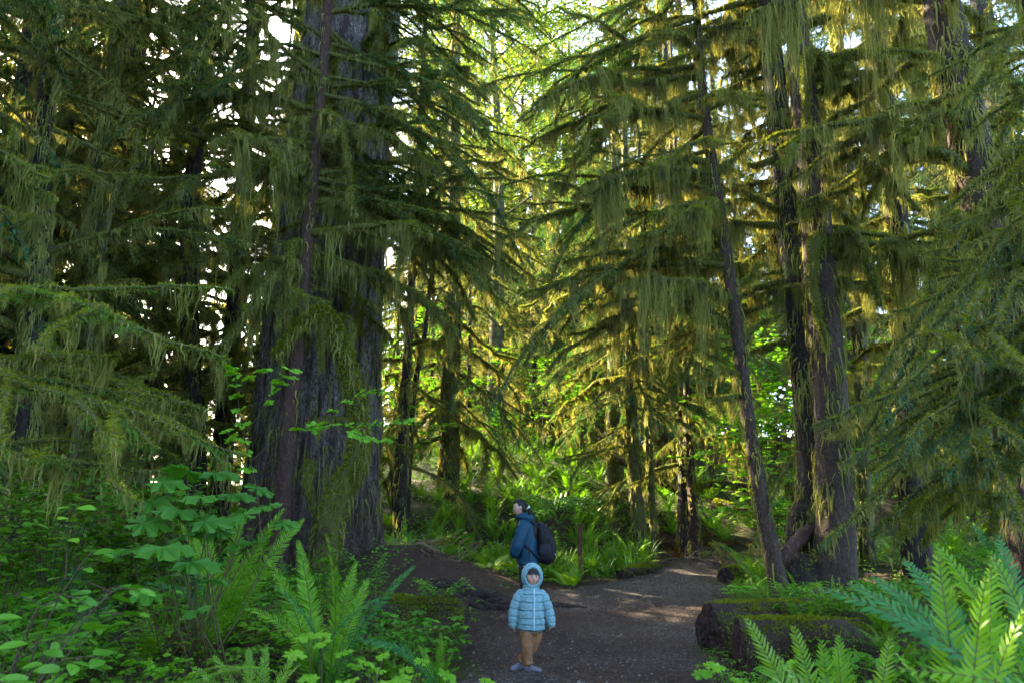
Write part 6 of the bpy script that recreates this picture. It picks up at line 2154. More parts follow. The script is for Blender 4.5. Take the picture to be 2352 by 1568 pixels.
M['trous'] = cloth('dark_trousers', (0.022, 0.024, 0.034), 0.8, 0.15, 12, 0.6)
M['pack'] = cloth('black_pack_cloth', (0.006, 0.007, 0.010), 0.6, 0.2, 18, 0.5, 0.2)
M['pack2'] = cloth('dark_navy_pack_panel', (0.006, 0.009, 0.015), 0.6, 0.2, 18, 0.4, 0.2)
M['white'] = plain('white_scrunchie', (0.6, 0.57, 0.55), 0.8)
M['grey_boot'] = cloth('dark_boot', (0.03, 0.028, 0.028), 0.7, 0.2, 30, 0.4)


def eyes(parent, c, r, yaw, pitch, look=(0, 0)):
    for s in (1, -1):
        pos = rot2(np.array([0.355 * s * r[0], -0.845 * r[1], 0.055 * r[2]]), yaw, pitch) + c
        mb = MB()
        ball(mb, (0, 0, 0), (1, 1, 1), 0, 20, 14, lambda d, v: rot2(d * np.array([0.165, 0.10, 0.082]) * r[0] * 1.18, yaw, pitch))
        e = link('eye', mb.mesh('eye', M['eye_white']), parent, pos)
        mi = MB()
        q = rot2(np.array([look[0] * 0.02, -0.080 * r[0] * 1.18, look[1] * 0.02]), yaw, pitch)
        ball(mi, q, (1, 1, 1), 0, 16, 10, lambda d, v: rot2(d * np.array([0.092, 0.050, 0.080]) * r[0] * 1.18, yaw, pitch))
        link('iris', mi.mesh('iris', M['iris']), e)
        br = MB()
        k = np.linspace(-1, 1, 7)
        pts = np.stack([(0.37 * s + 0.17 * k) * r[0], np.full(7, -0.90) * r[1] + 0.06 * r[1] * np.abs(k * s + 1) * 0.5, (0.27 - 0.03 * k ** 2) * r[2]], -1)
        tube(br, rot2(pts, yaw, pitch), [0.012 * r[0], 0.032 * r[0], 0.04 * r[0], 0.04 * r[0], 0.035 * r[0], 0.025 * r[0], 0.01 * r[0]], 6)
        link('eyebrow', br.mesh('eyebrow', M['hair']), parent, c)


def shoe(parent, ankle, yaw, L, name='shoe', main='shoe', trim=True):
    """low hiking shoe, toe along -Y before turning"""
    mb = MB()
    pts = [(0, 0.28 * L, 0.16 * L), (0, 0.18 * L, 0.19 * L), (0, 0.0, 0.185 * L), (0, -0.25 * L, 0.15 * L), (0, -0.50 * L, 0.125 * L), (0, -0.66 * L, 0.11 * L), (0, -0.72 * L, 0.10 * L)]
    p = rot2(np.array(pts), yaw)
    x = rot2(np.array([1.0, 0, 0]), yaw)
    sweep(mb, p, [0.10 * L, 0.145 * L, 0.15 * L, 0.165 * L, 0.175 * L, 0.14 * L, 0.07 * L], [0.13 * L, 0.21 * L, 0.22 * L, 0.175 * L, 0.13 * L, 0.10 * L, 0.06 * L], 18, 0, x, 26, power=2.4)
    e = link(name, mb.mesh(name, M[main]), parent, ankle)
    mc = MB()
    cp = rot2(np.array([(0, 0.10 * L, 0.26 * L), (0, 0.09 * L, 0.36 * L), (0, 0.10 * L, 0.42 * L)]), yaw)
    sweep(mc, cp, [0.155 * L, 0.15 * L, 0.155 * L], [0.19 * L, 0.17 * L, 0.17 * L], 16, 0, x, 8)
    link('collar', mc.mesh('collar', M['coral' if trim else main]), e)
    ms = MB()
    sp = rot2(np.array([(0, 0.33 * L, 0.035 * L), (0, 0.2 * L, 0.03 * L), (0, -0.2 * L, 0.03 * L), (0, -0.55 * L, 0.035 * L), (0, -0.74 * L, 0.055 * L)]), yaw)
    sweep(ms, sp, [0.11 * L, 0.16 * L, 0.16 * L, 0.185 * L, 0.10 * L], [0.04 * L, 0.045 * L, 0.04 * L, 0.04 * L, 0.025 * L], 18, 0, x, 26, power=3.5)
    link('sole', ms.mesh('sole', M['sole']), e)
    ml = MB()
    for k in range(4):
        y = -0.08 * L - 0.085 * L * k
        zz = 0.40 * L - 0.062 * L * k
        q = rot2(np.array([(-0.09 * L, y + .02 * L, zz - 0.045 * L), (0, y, zz), (0.09 * L, y - .02 * L, zz - 0.045 * L)]), yaw)
        tube(ml, spline(q, 8), 0.020 * L, 6)
    link('lace', ml.mesh('lace', M['coral' if trim else 'sole']), e)
    return e


def puff(k, depth=0.14, w=0.10, wr=0.02, seed=0):
    """quilted sections: k bulges along the length, small wrinkles at the seams"""
    r = np.random.default_rng(seed).random(8) * 6.28

    def f(h, th):
        u = (h * k) % 1.0
        d = np.minimum(u, 1 - u)
        m = 1 + depth * 0.45 - depth * np.exp(-(d / w) ** 2)
        m = m + wr * np.sin(th * 7 + 9 * np.floor(h * k) + r[0]) * np.exp(-(d / 0.28) ** 2)
        m = m + 0.5 * wr * np.sin(th * 13 + r[1] + 5 * h)
        return m
    return f


def folds(a=0.03, seed=0, n=5):
    r = np.random.default_rng(seed).random(12) * 6.28
    return lambda h, th: 1 + a * (np.sin(th * 3 + r[0] + 7 * h) * np.sin(h * 9 + r[1]) + 0.7 * np.sin(th * n + r[2] - 11 * h) + 0.6 * np.sin(h * 26 + 2 * np.sin(th + r[3])))


# ------------------------------------------------------------------ the child
def build_child():
    d = 7.37
    g = P(1217, 1545, d)
    base = np.array([g[0], d, float(zt(g[0], d)) + 0.022])
    e = empty('person', base, 'small child in hooded light blue puffer jacket and tan trousers standing on the path', 'child')
    hc, hr = np.array([0.008, -0.005, 0.835]), np.array([0.069, 0.079, 0.092])
    # one continuous body
    b = MB()
    add_head(b, hc, hr, 0.10, -0.04, True)
    sweep(b, [(0, 0.01, 0.66), (0, 0.01, 0.72), (0.004, 0.005, 0.78)], [0.05, 0.038, 0.036], [0.045, 0.036, 0.036], 16)
    sweep(b, [(0, 0, 0.36), (0, 0, 0.45), (0, 0, 0.56), (0, 0.005, 0.68)], [0.085, 0.088, 0.088, 0.075], [0.065, 0.072, 0.068, 0.05], 20)
    for s, wx, wz in ((-1, -0.158, 0.415), (1, 0.185, 0.432)):
        sweep(b, [(0.07 * s, 0, 0.675), (0.10 * s, 0.005, 0.64), (0.135 * s, 0.01, 0.53), (wx, -0.015, wz)], [0.034, 0.034, 0.027, 0.018], [0.034, 0.034, 0.027, 0.017], 12)
        add_hand(b, (wx, -0.016, wz + 0.004), (0.12 * s, -0.15, -1), (-s, 0, 0), 0.085, s, 0.45)
    LEG = {-1: [(-0.038, 0, 0.42), (-0.036, -0.01, 0.23), (-0.022, 0.0, 0.065)], 1: [(0.052, 0, 0.42), (0.040, 0.03, 0.23), (-0.082, 0.085, 0.07)]}
    for s, q in LEG.items():
        sweep(b, q, [0.05, 0.038, 0.026], [0.05, 0.04, 0.027], 14)
    sweep(b, [(-0.016, 0.004, 0.045), (0.012, -0.012, 0.028), (0.045, -0.030, 0.024)], [0.018, 0.018, 0.015], [0.018, 0.013, 0.010], 12)
    sweep(b, [(-0.084, 0.087, 0.045), (-0.110, 0.064, 0.028), (-0.132, 0.044, 0.024)], [0.018, 0.018, 0.015], [0.018, 0.013, 0.010], 12)
    me = remeshed(b, 'body', M['skin'], 0.0034, 1)
    face_attrs(me, hc, hr, 0.10, -0.04)
    link('body', me, e)
    eyes(e, hc, hr, 0.10, -0.04)
    # hair: cap with a ragged fringe
    hb = MB()

    def cap(dd, v):
        v = dd * hr * 1.06
        v[:, 1] = np.where((dd[:, 1] < -0.35) & (dd[:, 2] < 0.56), v[:, 1] * 0.80, v[:, 1])
        return v
    ball(hb, hc, (1, 1, 1), 0, 40, 28, cap)
    gh = np.random.default_rng(3)
    n = 62
    x = gh.uniform(-0.92, 0.92, n)
    K = 5
    k = np.linspace(0, 1, K)
    top_ = 0.74 + gh.normal(0, 0.05, n)
    bot = 0.30 + 0.10 * abs(x) * -1 + gh.normal(0, 0.05, n) - 0.12 * (abs(x) > 0.75)
    zz = top_[:, None] * (1 - k) + bot[:, None] * k
    xx = x[:, None] * (0.92 + 0.08 * k) + gh.normal(0, 0.02, (n, 1)) * k
    rr = np.sqrt(np.clip(1 - (xx * 0.95) ** 2 - (zz * 0.9) ** 2, 0.05, 1))
    C = np.stack([xx * hr[0], -rr * hr[1] * 1.09, zz * hr[2]], -1) + hc
    ribbons(hb, C, np.broadcast_to(np.array([1.0, 0, 0]), (n, 1, 3)), 0.0042 * np.interp(k, [0, .6, 1], [1, .9, .2])[None] * np.ones((n, 1)))
    link('hair', hb.mesh('hair', M['hair']), e)
    # tee at the neck
    mb = MB()
    sweep(mb, [(0, 0.004, 0.69), (0, -0.004, 0.735), (0, -0.008, 0.752)], [0.055, 0.050, 0.046], [0.055, 0.052, 0.05], 20, n=10)
    link('shirt', mb.mesh('shirt', M['tee']), e)
    # jacket: quilted body and sleeves
    jb = MB()
    sweep(jb, [(0.004, 0, 0.362), (0.004, 0, 0.43), (0.002, 0, 0.52), (0, 0, 0.62), (0, 0.005, 0.70), (0, 0.008, 0.735)],
          [0.122, 0.126, 0.120, 0.112, 0.100, 0.066], [0.098, 0.104, 0.100, 0.094, 0.082, 0.062], 48, n=110, mod=puff(7, 0.13, 0.085, 0.024, 1), power=2.25)
    j = link('jacket', jb.mesh('jacket', M['puffer']), e)
    for s, q in ((-1, [(-0.070, 0.003, 0.690), (-0.112, 0.006, 0.645), (-0.148, 0.006, 0.56), (-0.163, 0.0, 0.47), (-0.166, -0.010, 0.392)]),
                 (1, [(0.070, 0.003, 0.690), (0.114, 0.006, 0.645), (0.156, 0.006, 0.56), (0.180, 0.0, 0.475), (0.194, -0.010, 0.402)])):
        sb = MB()
        sweep(sb, q, [0.050, 0.054, 0.050, 0.048, 0.038], [0.056, 0.058, 0.053, 0.050, 0.038], 32, n=90, mod=puff(5.4, 0.15, 0.10, 0.028, 2 + s))
        link('sleeve', sb.mesh('sleeve', M['puffer']), j)
        cb = MB()
        a = np.array(q[-1])
        sweep(cb, [a + (0, 0, 0.016), a, a - (0, 0.002, 0.012)], [0.035, 0.036, 0.033], [0.035, 0.036, 0.033], 20, n=8)
        link('cuff', cb.mesh('cuff', M['puffer']), j)
    # zip with placket
    zb = MB()
    zz = np.linspace(0.368, 0.735, 40)
    yy = -np.interp(zz, [0.36, 0.43, 0.52, 0.62, 0.70, 0.735], [0.102, 0.108, 0.104, 0.098, 0.086, 0.066]) - 0.003
    tube(zb, np.stack([0.018 + 0 * zz, yy, zz], -1), 0.0075, 8)
    z = link('zip', zb.mesh('zip', M['puffer_trim']), j)
    pb = MB()
    sweep(pb, [(0.018, -0.083, 0.722), (0.018, -0.086, 0.71), (0.018, -0.088, 0.695)], [0.004, 0.005, 0.006], [0.002, 0.002, 0.002], 8, n=6)
    link('zip_pull', pb.mesh('zip_pull', M['white']), z)
    # pocket seams
    for s in (-1, 1):
        kb = MB()
        tube(kb, spline([(0.072 * s, -0.098, 0.50), (0.086 * s, -0.094, 0.46), (0.095 * s, -0.092, 0.425)], 10), 0.0035, 6)
        link('pocket', kb.mesh('pocket', M['puffer']), j)
    # hood: padded shell open at the face
    nth, nph = 56, 26
    th = np.linspace(0, 2 * np.pi, nth, endpoint=False) - np.pi / 2
    hb = MB()
    hr2 = np.array([0.102, 0.105, 0.125])
    hcen = hc + np.array([0.0, 0.018, 0.002])
    rows = []
    for k in range(nph):
        ph = R(50) + (np.pi - R(50)) * k / (nph - 1) * 0.999
        seam = 1 + 0.035 * np.abs(np.sin((k / nph) * np.pi * 4.0)) + 0.010 * np.sin(th * 9 + k)
        lowz = np.where(np.sin(th) < 0, 0.94, 1.0)
        rows.append(np.stack([hr2[0] * np.sin(ph) * np.cos(th) * seam, -hr2[1] * np.cos(ph) * np.ones(nth) * seam, hr2[2] * np.sin(ph) * np.sin(th) * seam * lowz], -1))
    outer = np.array(rows) + hcen
    inner = (np.array(rows)) * 0.88 + hcen
    for sh, fl in ((outer, False), (inner, True)):
        i = np.arange(nph - 1)[:, None] * nth
        jx = np.arange(nth)[None]
        f = np.stack([i + jx, i + (jx + 1) % nth, i + nth + (jx + 1) % nth, i + nth + jx], -1).reshape(-1, 4)
        hb.add(sh, f[:, ::-1] if fl else f)
    rim = (outer[0] + inner[0]) / 2
    rim = np.vstack([rim, rim[:2]])
    tube(hb, rim + np.array([0, -0.004, 0]), 0.0125 * (1 + 0.10 * np.sin(np.arange(len(rim)) * 1.9)), 10, cap=False)
    link('hood', hb.mesh('hood', M['puffer']), j)
    nb = MB()
    sweep(nb, [(0, 0.008, 0.700), (0, 0.006, 0.735), (0, 0.008, 0.762)], [0.086, 0.078, 0.074], [0.074, 0.070, 0.068], 28, n=16, mod=puff(2, 0.10, 0.12, 0.012, 9))
    link('collar', nb.mesh('collar', M['puffer']), j)
    # trousers
    tb = MB()
    sweep(tb, [(0.006, 0, 0.34), (0.006, 0, 0.39), (0.006, 0, 0.44)], [0.098, 0.10, 0.098], [0.075, 0.078, 0.075], 28, n=12)
    q = LEG[-1]
    sweep(tb, [(-0.040, -0.004, 0.40), (-0.040, -0.012, 0.30), (-0.034, -0.014, 0.20), (-0.024, 0.0, 0.105), (-0.020, 0.002, 0.062)], [0.062, 0.060, 0.052, 0.047, 0.049], [0.068, 0.064, 0.055, 0.047, 0.050], 28, n=50, mod=folds(0.06, 4))
    sweep(tb, [(0.050, 0.004, 0.40), (0.050, 0.022, 0.30), (0.022, 0.045, 0.20), (-0.050, 0.078, 0.11), (-0.078, 0.085, 0.072)], [0.058, 0.055, 0.048, 0.044, 0.045], [0.066, 0.060, 0.052, 0.045, 0.046], 28, n=50, mod=folds(0.06, 5))
    link('trousers', remeshed(tb, 'trousers', M['tan'], 0.004, 2), e)
    shoe(e, (-0.006, 0.0, -0.005), R(62), 0.165)
    shoe(e, (-0.086, 0.085, -0.003), R(-48), 0.165)
    e.rotation_euler = (R(-1.0), R(1.5), R(5))
    return e


# ------------------------------------------------------------------ the woman, side on, facing left
def build_woman():
    d = 10.0
    x0 = P(1211, 1300, d)[0]
    gz = float(zt(x0, d)) + 0.02
    base = np.array([x0, d, gz])
    k = (P(1190, 1145, d)[2] - gz) / 1.62
    e = empty('person', base, 'woman with a long ponytail and blue jacket standing sideways behind the child', 'woman')
    e.scale = (k, k, k)
    yaw, pit = R(-86), R(14)
    hc, hr = np.array([-0.098, 0.0, 1.505]), np.array([0.074, 0.093, 0.113])
    b = MB()
    add_head(b, hc, hr, yaw, pit, False)
    sweep(b, [(-0.03, 0, 1.28), (-0.045, 0, 1.36), (-0.075, 0, 1.44)], [0.07, 0.052, 0.052], [0.06, 0.05, 0.05], 18, s0=(0, 1, 0))
    sweep(b, [(0.01, 0, 0.82), (0.01, 0, 0.95), (0.0, 0, 1.10), (-0.015, 0, 1.24), (-0.03, 0, 1.33)], [0.165, 0.15, 0.145, 0.165, 0.09], [0.11, 0.10, 0.10, 0.10, 0.06], 26, s0=(0, 1, 0))
    for s in (-1, 1):
        sh = (-0.02, 0.16 * s, 1.29)
        el = (-0.135, 0.215 * s, 1.02)
        wr = (-0.185, 0.150 * s, 0.885)
        sweep(b, [sh, (-0.075, 0.20 * s, 1.17), el, (-0.165, 0.19 * s, 0.94), wr], [0.052, 0.047, 0.040, 0.035, 0.026], [0.052, 0.047, 0.04, 0.035, 0.024], 14, s0=(0, 1, 0))
        add_hand(b, wr, (-0.10, -0.95 * s, -0.25), (1, 0, 0.2), 0.165, s, 0.5)
        sweep(b, [(0.02, 0.085 * s, 0.86), (0.0, 0.09 * s, 0.50), (0.03, 0.09 * s, 0.10)], [0.085, 0.058, 0.038], [0.09, 0.06, 0.042], 16, s0=(0, 1, 0))
        sweep(b, [(0.05, 0.09 * s, 0.06), (-0.04, 0.095 * s, 0.045), (-0.15, 0.10 * s, 0.035)], [0.032, 0.038, 0.034], [0.035, 0.032, 0.02], 12, s0=(0, 1, 0))
    me = remeshed(b, 'body', M['skin'], 0.0045, 1)
    face_attrs(me, hc, hr, yaw, pit)
    link('body', me, e)
    eyes(e, hc, hr, yaw, pit, (0, -0.6))
    # hair: smooth cap pulled back, then the tail
    hb = MB()

    def cap(dd, v):
        v = dd * hr * np.array([1.07, 1.07, 1.06])
        face = (dd[:, 1] < -0.05 - 0.42 * dd[:, 2] * (dd[:, 2] > 0)) & (dd[:, 2] < 0.62)
        side = (dd[:, 2] < -0.30) & (dd[:, 1] < 0.20)
        v = np.where((face | side)[:, None], v * 0.84, v)
        v = v * (1 + 0.010 * np.sin(dd[:, 0:1] * 40 + dd[:, 2:3] * 15))
        return rot2(v, yaw, pit)
    ball(hb, hc, (1, 1, 1), 0, 64, 44, cap)
    tail0 = np.array([0.012, 0.0, 1.500])
    sweep(hb, [(-0.03, 0, 1.53), (0.0, 0, 1.51), tail0], [0.06, 0.04, 0.02], [0.055, 0.035, 0.02], 16, s0=(0, 1, 0), n=12)
    tp = [tail0, (0.045, -0.01, 1.44), (0.075, -0.03, 1.35), (0.100, -0.06, 1.25), (0.105, -0.09, 1.15), (0.10, -0.115, 1.07)]
    sweep(hb, tp, [0.020, 0.040, 0.052, 0.055, 0.045, 0.006], [0.020, 0.036, 0.044, 0.042, 0.030, 0.005], 20, s0=(0, 1, 0), n=40, mod=lambda h, t: 1 + 0.08 * np.sin(t * 7 + h * 3) + 0.05 * np.sin(t * 13))
    gh = np.random.default_rng(8)
    tps = spline(tp, 30)
    n = 140
    kk = np.linspace(0, 1, 9)
    off = gh.normal(0, 1, (n, 3)) * np.array([0.028, 0.026, 0.01])
    C = onpoly(tps, np.clip(np.tile(kk, n) * np.repeat(gh.uniform(0.85, 1.0, n), 9), 0, 1)).reshape(n, 9, 3) + off[:, None] * np.sin(kk * 2.6)[None, :, None] * 1.25
    ribbons(hb, C, unit(gh.normal(0, 1, (n, 1, 3))), 0.0022 * np.interp(kk, [0, .8, 1], [1, 1, .2])[None] * np.ones((n, 1)))
    link('hair', hb.mesh('hair', M['hair']), e)
    sb = MB()
    a = np.linspace(0, 2 * np.pi, 25)
    ax = unit(np.array([0.05, -0.01, -0.05]))
    u1 = unit(np.cross(ax, (0, 1, 0)))
    u2 = np.cross(ax, u1)
    tube(sb, tail0 + np.outer(np.cos(a) * 0.022, u1) + np.outer(np.sin(a) * 0.022, u2), 0.014 * (1 + 0.25 * np.sin(a * 9)), 10, cap=False)
    link('scrunchie', sb.mesh('scrunchie', M['white']), e)
    # jacket
    jb = MB()
    sweep(jb, [(0.012, 0, 0.765), (0.012, 0, 0.82), (0.008, 0, 0.95), (-0.004, 0, 1.10), (-0.018, 0, 1.24), (-0.035, 0, 1.32), (-0.055, 0, 1.375)],
          [0.198, 0.200, 0.188, 0.182, 0.185, 0.130, 0.075], [0.150, 0.155, 0.150, 0.142, 0.130, 0.105, 0.080], 56, s0=(0, 1, 0), n=110, mod=folds(0.022, 3, 7), power=2.2)
    for s in (-1, 1):
        sweep(jb, [(-0.025, 0.130 * s, 1.300), (-0.050, 0.185 * s, 1.240), (-0.095, 0.218 * s, 1.12), (-0.135, 0.226 * s, 1.010), (-0.165, 0.205 * s, 0.930), (-0.182, 0.158 * s, 0.878)],
              [0.066, 0.074, 0.068, 0.064, 0.058, 0.046], [0.084, 0.088, 0.082, 0.080, 0.070, 0.052], 36, s0=(0, 1, 0), n=80, mod=folds(0.045, 6 + s, 6))
    j = link('jacket', remeshed(jb, 'jacket', M['bluejkt'], 0.0055, 2), e)
    hm = MB()
    a = np.linspace(0, 2 * np.pi, 61)
    tube(hm, np.stack([0.012 + 0.152 * np.cos(a), 0.201 * np.sin(a), 0.783 + 0 * a], -1), 0.006, 8, cap=False)
    link('hem', hm.mesh('hem', M['bluejkt']), j)
    hd = MB()   # hood lying on the shoulders, stand collar
    sweep(hd, [(-0.130, 0, 1.375), (-0.105, -0.085, 1.385), (-0.02, -0.118, 1.375), (0.055, -0.075, 1.350), (0.078, 0.0, 1.340), (0.055, 0.075, 1.350), (-0.02, 0.118, 1.375), (-0.105, 0.085, 1.385), (-0.130, 0, 1.375)],
          [0.028, 0.034, 0.044, 0.055, 0.058, 0.055, 0.044, 0.034, 0.028], [0.026, 0.030, 0.034, 0.036, 0.036, 0.036, 0.034, 0.030, 0.026], 22, s0=(0, 0, 1), n=80, mod=folds(0.05, 9, 6))
    link('hood', hd.mesh('hood', M['bluejkt']), j)
    cb = MB()
    sweep(cb, [(-0.055, 0, 1.35), (-0.070, 0, 1.395), (-0.080, 0, 1.415)], [0.082, 0.076, 0.074], [0.085, 0.078, 0.074], 28, s0=(0, 1, 0), n=14)
    link('collar', cb.mesh('collar', M['bluejkt']), j)
    tb = MB()
    sweep(tb, [(0.012, 0, 0.735), (0.012, 0, 0.76), (0.012, 0, 0.80)], [0.185, 0.186, 0.18], [0.142, 0.143, 0.14], 40, s0=(0, 1, 0), n=8, mod=folds(0.015, 2, 9))
    link('shirt', tb.mesh('shirt', M['tee']), e)
    tr = MB()
    sweep(tr, [(0.012, 0, 0.70), (0.012, 0, 0.78), (0.012, 0, 0.84)], [0.178, 0.178, 0.165], [0.135, 0.132, 0.12], 36, s0=(0, 1, 0), n=14)
    for s in (-1, 1):
        sweep(tr, [(0.008, 0.082 * s, 0.78), (-0.01, 0.092 * s, 0.50), (0.008, 0.094 * s, 0.28), (0.03, 0.092 * s, 0.075)], [0.098, 0.080, 0.068, 0.066], [0.125, 0.090, 0.076, 0.072], 30, s0=(0, 1, 0), n=60, mod=folds(0.03, 12 + s, 5))
    link('trousers', remeshed(tr, 'trousers', M['trous'], 0.007, 2), e)
    for s in (-1, 1):
        shoe(e, (0.03, 0.093 * s, -0.005), R(-90), 0.27, 'shoe', 'grey_boot', False)

    # the backpack she carries: a thing of its own
    bp = empty('backpack', base, 'black backpack worn by the woman in the blue jacket', 'backpack')
    bp.scale = (k, k, k)
    mb = MB()
    sweep(mb, [(0.235, 0, 0.785), (0.255, 0, 0.86), (0.262, 0, 0.98), (0.245, 0, 1.10), (0.205, 0, 1.22), (0.160, 0, 1.300)],
          [0.125, 0.155, 0.160, 0.155, 0.135, 0.085], [0.085, 0.125, 0.132, 0.120, 0.085, 0.040], 40, s0=(0, 1, 0), n=80, mod=folds(0.012, 21, 4), power=2.8)
    bb = link('bag', mb.mesh('bag', M['pack']), bp)
    fp = MB()
    sweep(fp, [(0.330, 0, 0.82), (0.345, 0, 0.90), (0.342, 0, 1.00), (0.318, 0, 1.10)], [0.105, 0.125, 0.125, 0.10], [0.035, 0.055, 0.052, 0.035], 30, s0=(0, 1, 0), n=40, power=3)
    link('front_pocket', fp.mesh('front_pocket', M['pack2']), bp)
    for s in (-1, 1):
        sp = MB()
        sweep(sp, [(0.225, 0.150 * s, 0.83), (0.235, 0.165 * s, 0.92), (0.225, 0.155 * s, 1.02)], [0.020, 0.028, 0.018], [0.070, 0.085, 0.070], 24, s0=(0, 1, 0), n=24, power=2.6)
        link('side_pocket', sp.mesh('side_pocket', M['pack2']), bp)
        # strap over the shoulder, under the arm and back to the bag
        st = MB()
        pts = [(0.185, 0.080 * s, 1.225), (0.06, 0.105 * s, 1.335), (-0.04, 0.108 * s, 1.362), (-0.120, 0.110 * s, 1.290), (-0.150, 0.125 * s, 1.18), (-0.115, 0.172 * s, 1.08), (0.0, 0.196 * s, 0.985), (0.09, 0.196 * s, 0.915), (0.185, 0.150 * s, 0.83)]
        sweep(st, pts, [0.030, 0.032, 0.032, 0.030, 0.026, 0.016, 0.013, 0.013, 0.014], [0.008] * 9, 14, s0=(0, 0.6, 0.8), n=70, power=3)
        link('strap', st.mesh('strap', M['pack']), bp)
        dg = MB()
        tube(dg, spline([(0.020, 0.204 * s, 0.97), (0.024, 0.206 * s, 0.88), (0.026, 0.207 * s, 0.80)], 10), 0.006, 6)
        link('loose_strap', dg.mesh('loose_strap', M['pack']), bp)
        zp = MB()
        tube(zp, spline([(0.335, 0.115 * s, 0.86), (0.338, 0.130 * s, 0.95), (0.318, 0.130 * s, 1.06), (0.27, 0.120 * s, 1.17)], 20), 0.004, 6)
        link('zipper', zp.mesh('zipper', M['sole']), bb)
    zl = MB()
    sweep(zl, [(0.372, -0.118, 0.905), (0.374, -0.119, 0.895), (0.374, -0.119, 0.882)], [0.004, 0.005, 0.005], [0.003, 0.003, 0.003], 8, s0=(0, 1, 0), n=6)
    link('zip_pull', zl.mesh('zip_pull', M['white']), bp)
    hl = MB()
    tube(hl, spline([(0.145, -0.03, 1.315), (0.135, -0.03, 1.345), (0.130, 0.0, 1.352), (0.135, 0.03, 1.345), (0.145, 0.03, 1.315)], 16), 0.007, 8)
    link('grab_loop', hl.mesh('grab_loop', M['pack']), bp)


build_child()
build_woman()

# ================================================================== LOGS, STUMPS, POST, ROOTS
M['cutwood'] = bark_mat('weathered_cut_wood', (0.030, 0.018, 0.016), (0.130, 0.080, 0.066), 7, 0.6, 0.0, bump=0.8)
M['logbark'] = bark_mat('rotting_log_bark', (0.030, 0.018, 0.014), (0.075, 0.048, 0.038), 16, 1.0, 0.45, (0.055, 0.068, 0.014))
M['rootbark'] = bark_mat('dark_root_bark', (0.016, 0.011, 0.009), (0.065, 0.045, 0.035), 9, 1.0, 0.1)
M['redpost'] = bark_mat('red_brown_post', (0.090, 0.038, 0.022), (0.230, 0.100, 0.062), 10, 0.15, 0.0)
go = np.random.default_rng(515)


def log_thing(name, label, cat, pts, rad, seed, mat='logbark', sides=36, fz=1.0, lump=0.085, top_moss=True, end=True, hangl=0.0, power=None):
    """a lying log: body with cut ends, and a blanket of moss on its upper side"""
    g = np.random.default_rng(seed)
    pts = np.asarray(pts, float)
    base = pts.mean(0)
    base[2] = pts[:, 2].min() - np.max(rad)
    e = empty(name, base, label, cat)
    p = spline(pts - base, 40)
    h = np.linspace(0, 1, 40)
    r = np.interp(h, np.linspace(0, 1, len(rad)), rad)
    a = np.linspace(0, 2 * np.pi, sides, endpoint=False)
    lu = 1 + lump * (np.sin(a[None] * 3 + 4 * h[:, None] + g.random() * 6) + 0.6 * np.sin(a[None] * 5 - 7 * h[:, None]) + 0.4 * np.sin(a[None] * 11 + 3 * h[:, None])) + g.normal(0, lump * .25, (40, sides))
    mb = MB()
    tube(mb, p, r, sides, 0, lu, cap=False)
    for row in (0, 39):     # cut faces with rings and splits
        t = tangents(p)[row] * (-1 if row == 0 else 1)
        ref = np.array([0, 0, 1.0])
        s = unit(np.cross(tangents(p)[row], ref))
        u = np.cross(s, tangents(p)[row])
        rings = []
        for k in np.linspace(1, 0.04, 9):
            rr = r[row] * lu[row] * k
            dz = g.normal(0, 0.010, sides) * (k < 1) + 0.02 * np.sin(a * 4 + row) * (k < .9) * (1 - k)
            rings.append(p[row] + rr[:, None] * (np.cos(a)[:, None] * s + np.sin(a)[:, None] * u) + t * dz[:, None])
        v = np.array(rings)
        i = np.arange(8)[:, None] * sides
        j = np.arange(sides)[None]
        f = np.stack([i + j, i + (j + 1) % sides, i + sides + (j + 1) % sides, i + sides + j], -1).reshape(-1, 4)
        mb.add(v, f[:, ::-1] if row == 0 else f, 1)
    link('log_body', mb.mesh('log_body', [M[mat], M['cutwood']]), e)
    if top_moss:
        L = np.linalg.norm(np.diff(p, axis=0), axis=1).sum()
        mm = MB()
        n = int(5200 * L * r.mean() * 3 * fz)
        u = g.random(n)
        an = R(90) + g.normal(0, 48, n) * math.pi / 180
        fld = np.sin(u * L * 5 + seed) + np.sin(an * 3 + u * L * 9) + g.normal(0, .6, n)
        ok = fld > -0.6
        u, an = u[ok], an[ok]
        n = len(u)
        c = onpoly(p, u)
        t = unit(onpoly(tangents(p), u))
        s = unit(np.cross(t, (0, 0, 1.0)))
        up = np.cross(s, t)
        ai = (an / (2 * np.pi) * sides).astype(int) % sides
        hi = np.minimum((u * 39).astype(int), 39)
        rr = np.interp(u, h, r) * lu[hi, ai] * 0.98
        d = np.cos(an)[:, None] * s + np.sin(an)[:, None] * up
        q = c + d * rr[:, None]
        ln = g.uniform(0.012, 0.045, n) * (1 + hangl * 4 * (np.abs(np.sin(an)) < 0.5))
        d2 = unit(d + g.normal(0, .5, (n, 3)) - np.array([0, 0, 0.4 + hangl]) * (np.abs(np.sin(an)) < .7)[:, None])
        C = np.stack([q, q + d2 * (ln * .6)[:, None], q + d2 * ln[:, None] - np.array([0, 0, .3]) * ln[:, None]], 1)
        ribbons(mm, C, unit(np.cross(d2, g.normal(0, 1, (n, 3))))[:, None], 0.0055 * g.uniform(.6, 1.4, (n, 1)) * np.array([[1, .8, .1]]))
        link('moss_cushion', mm.mesh('moss_cushion', M['fuzz'], False), e)
    return e


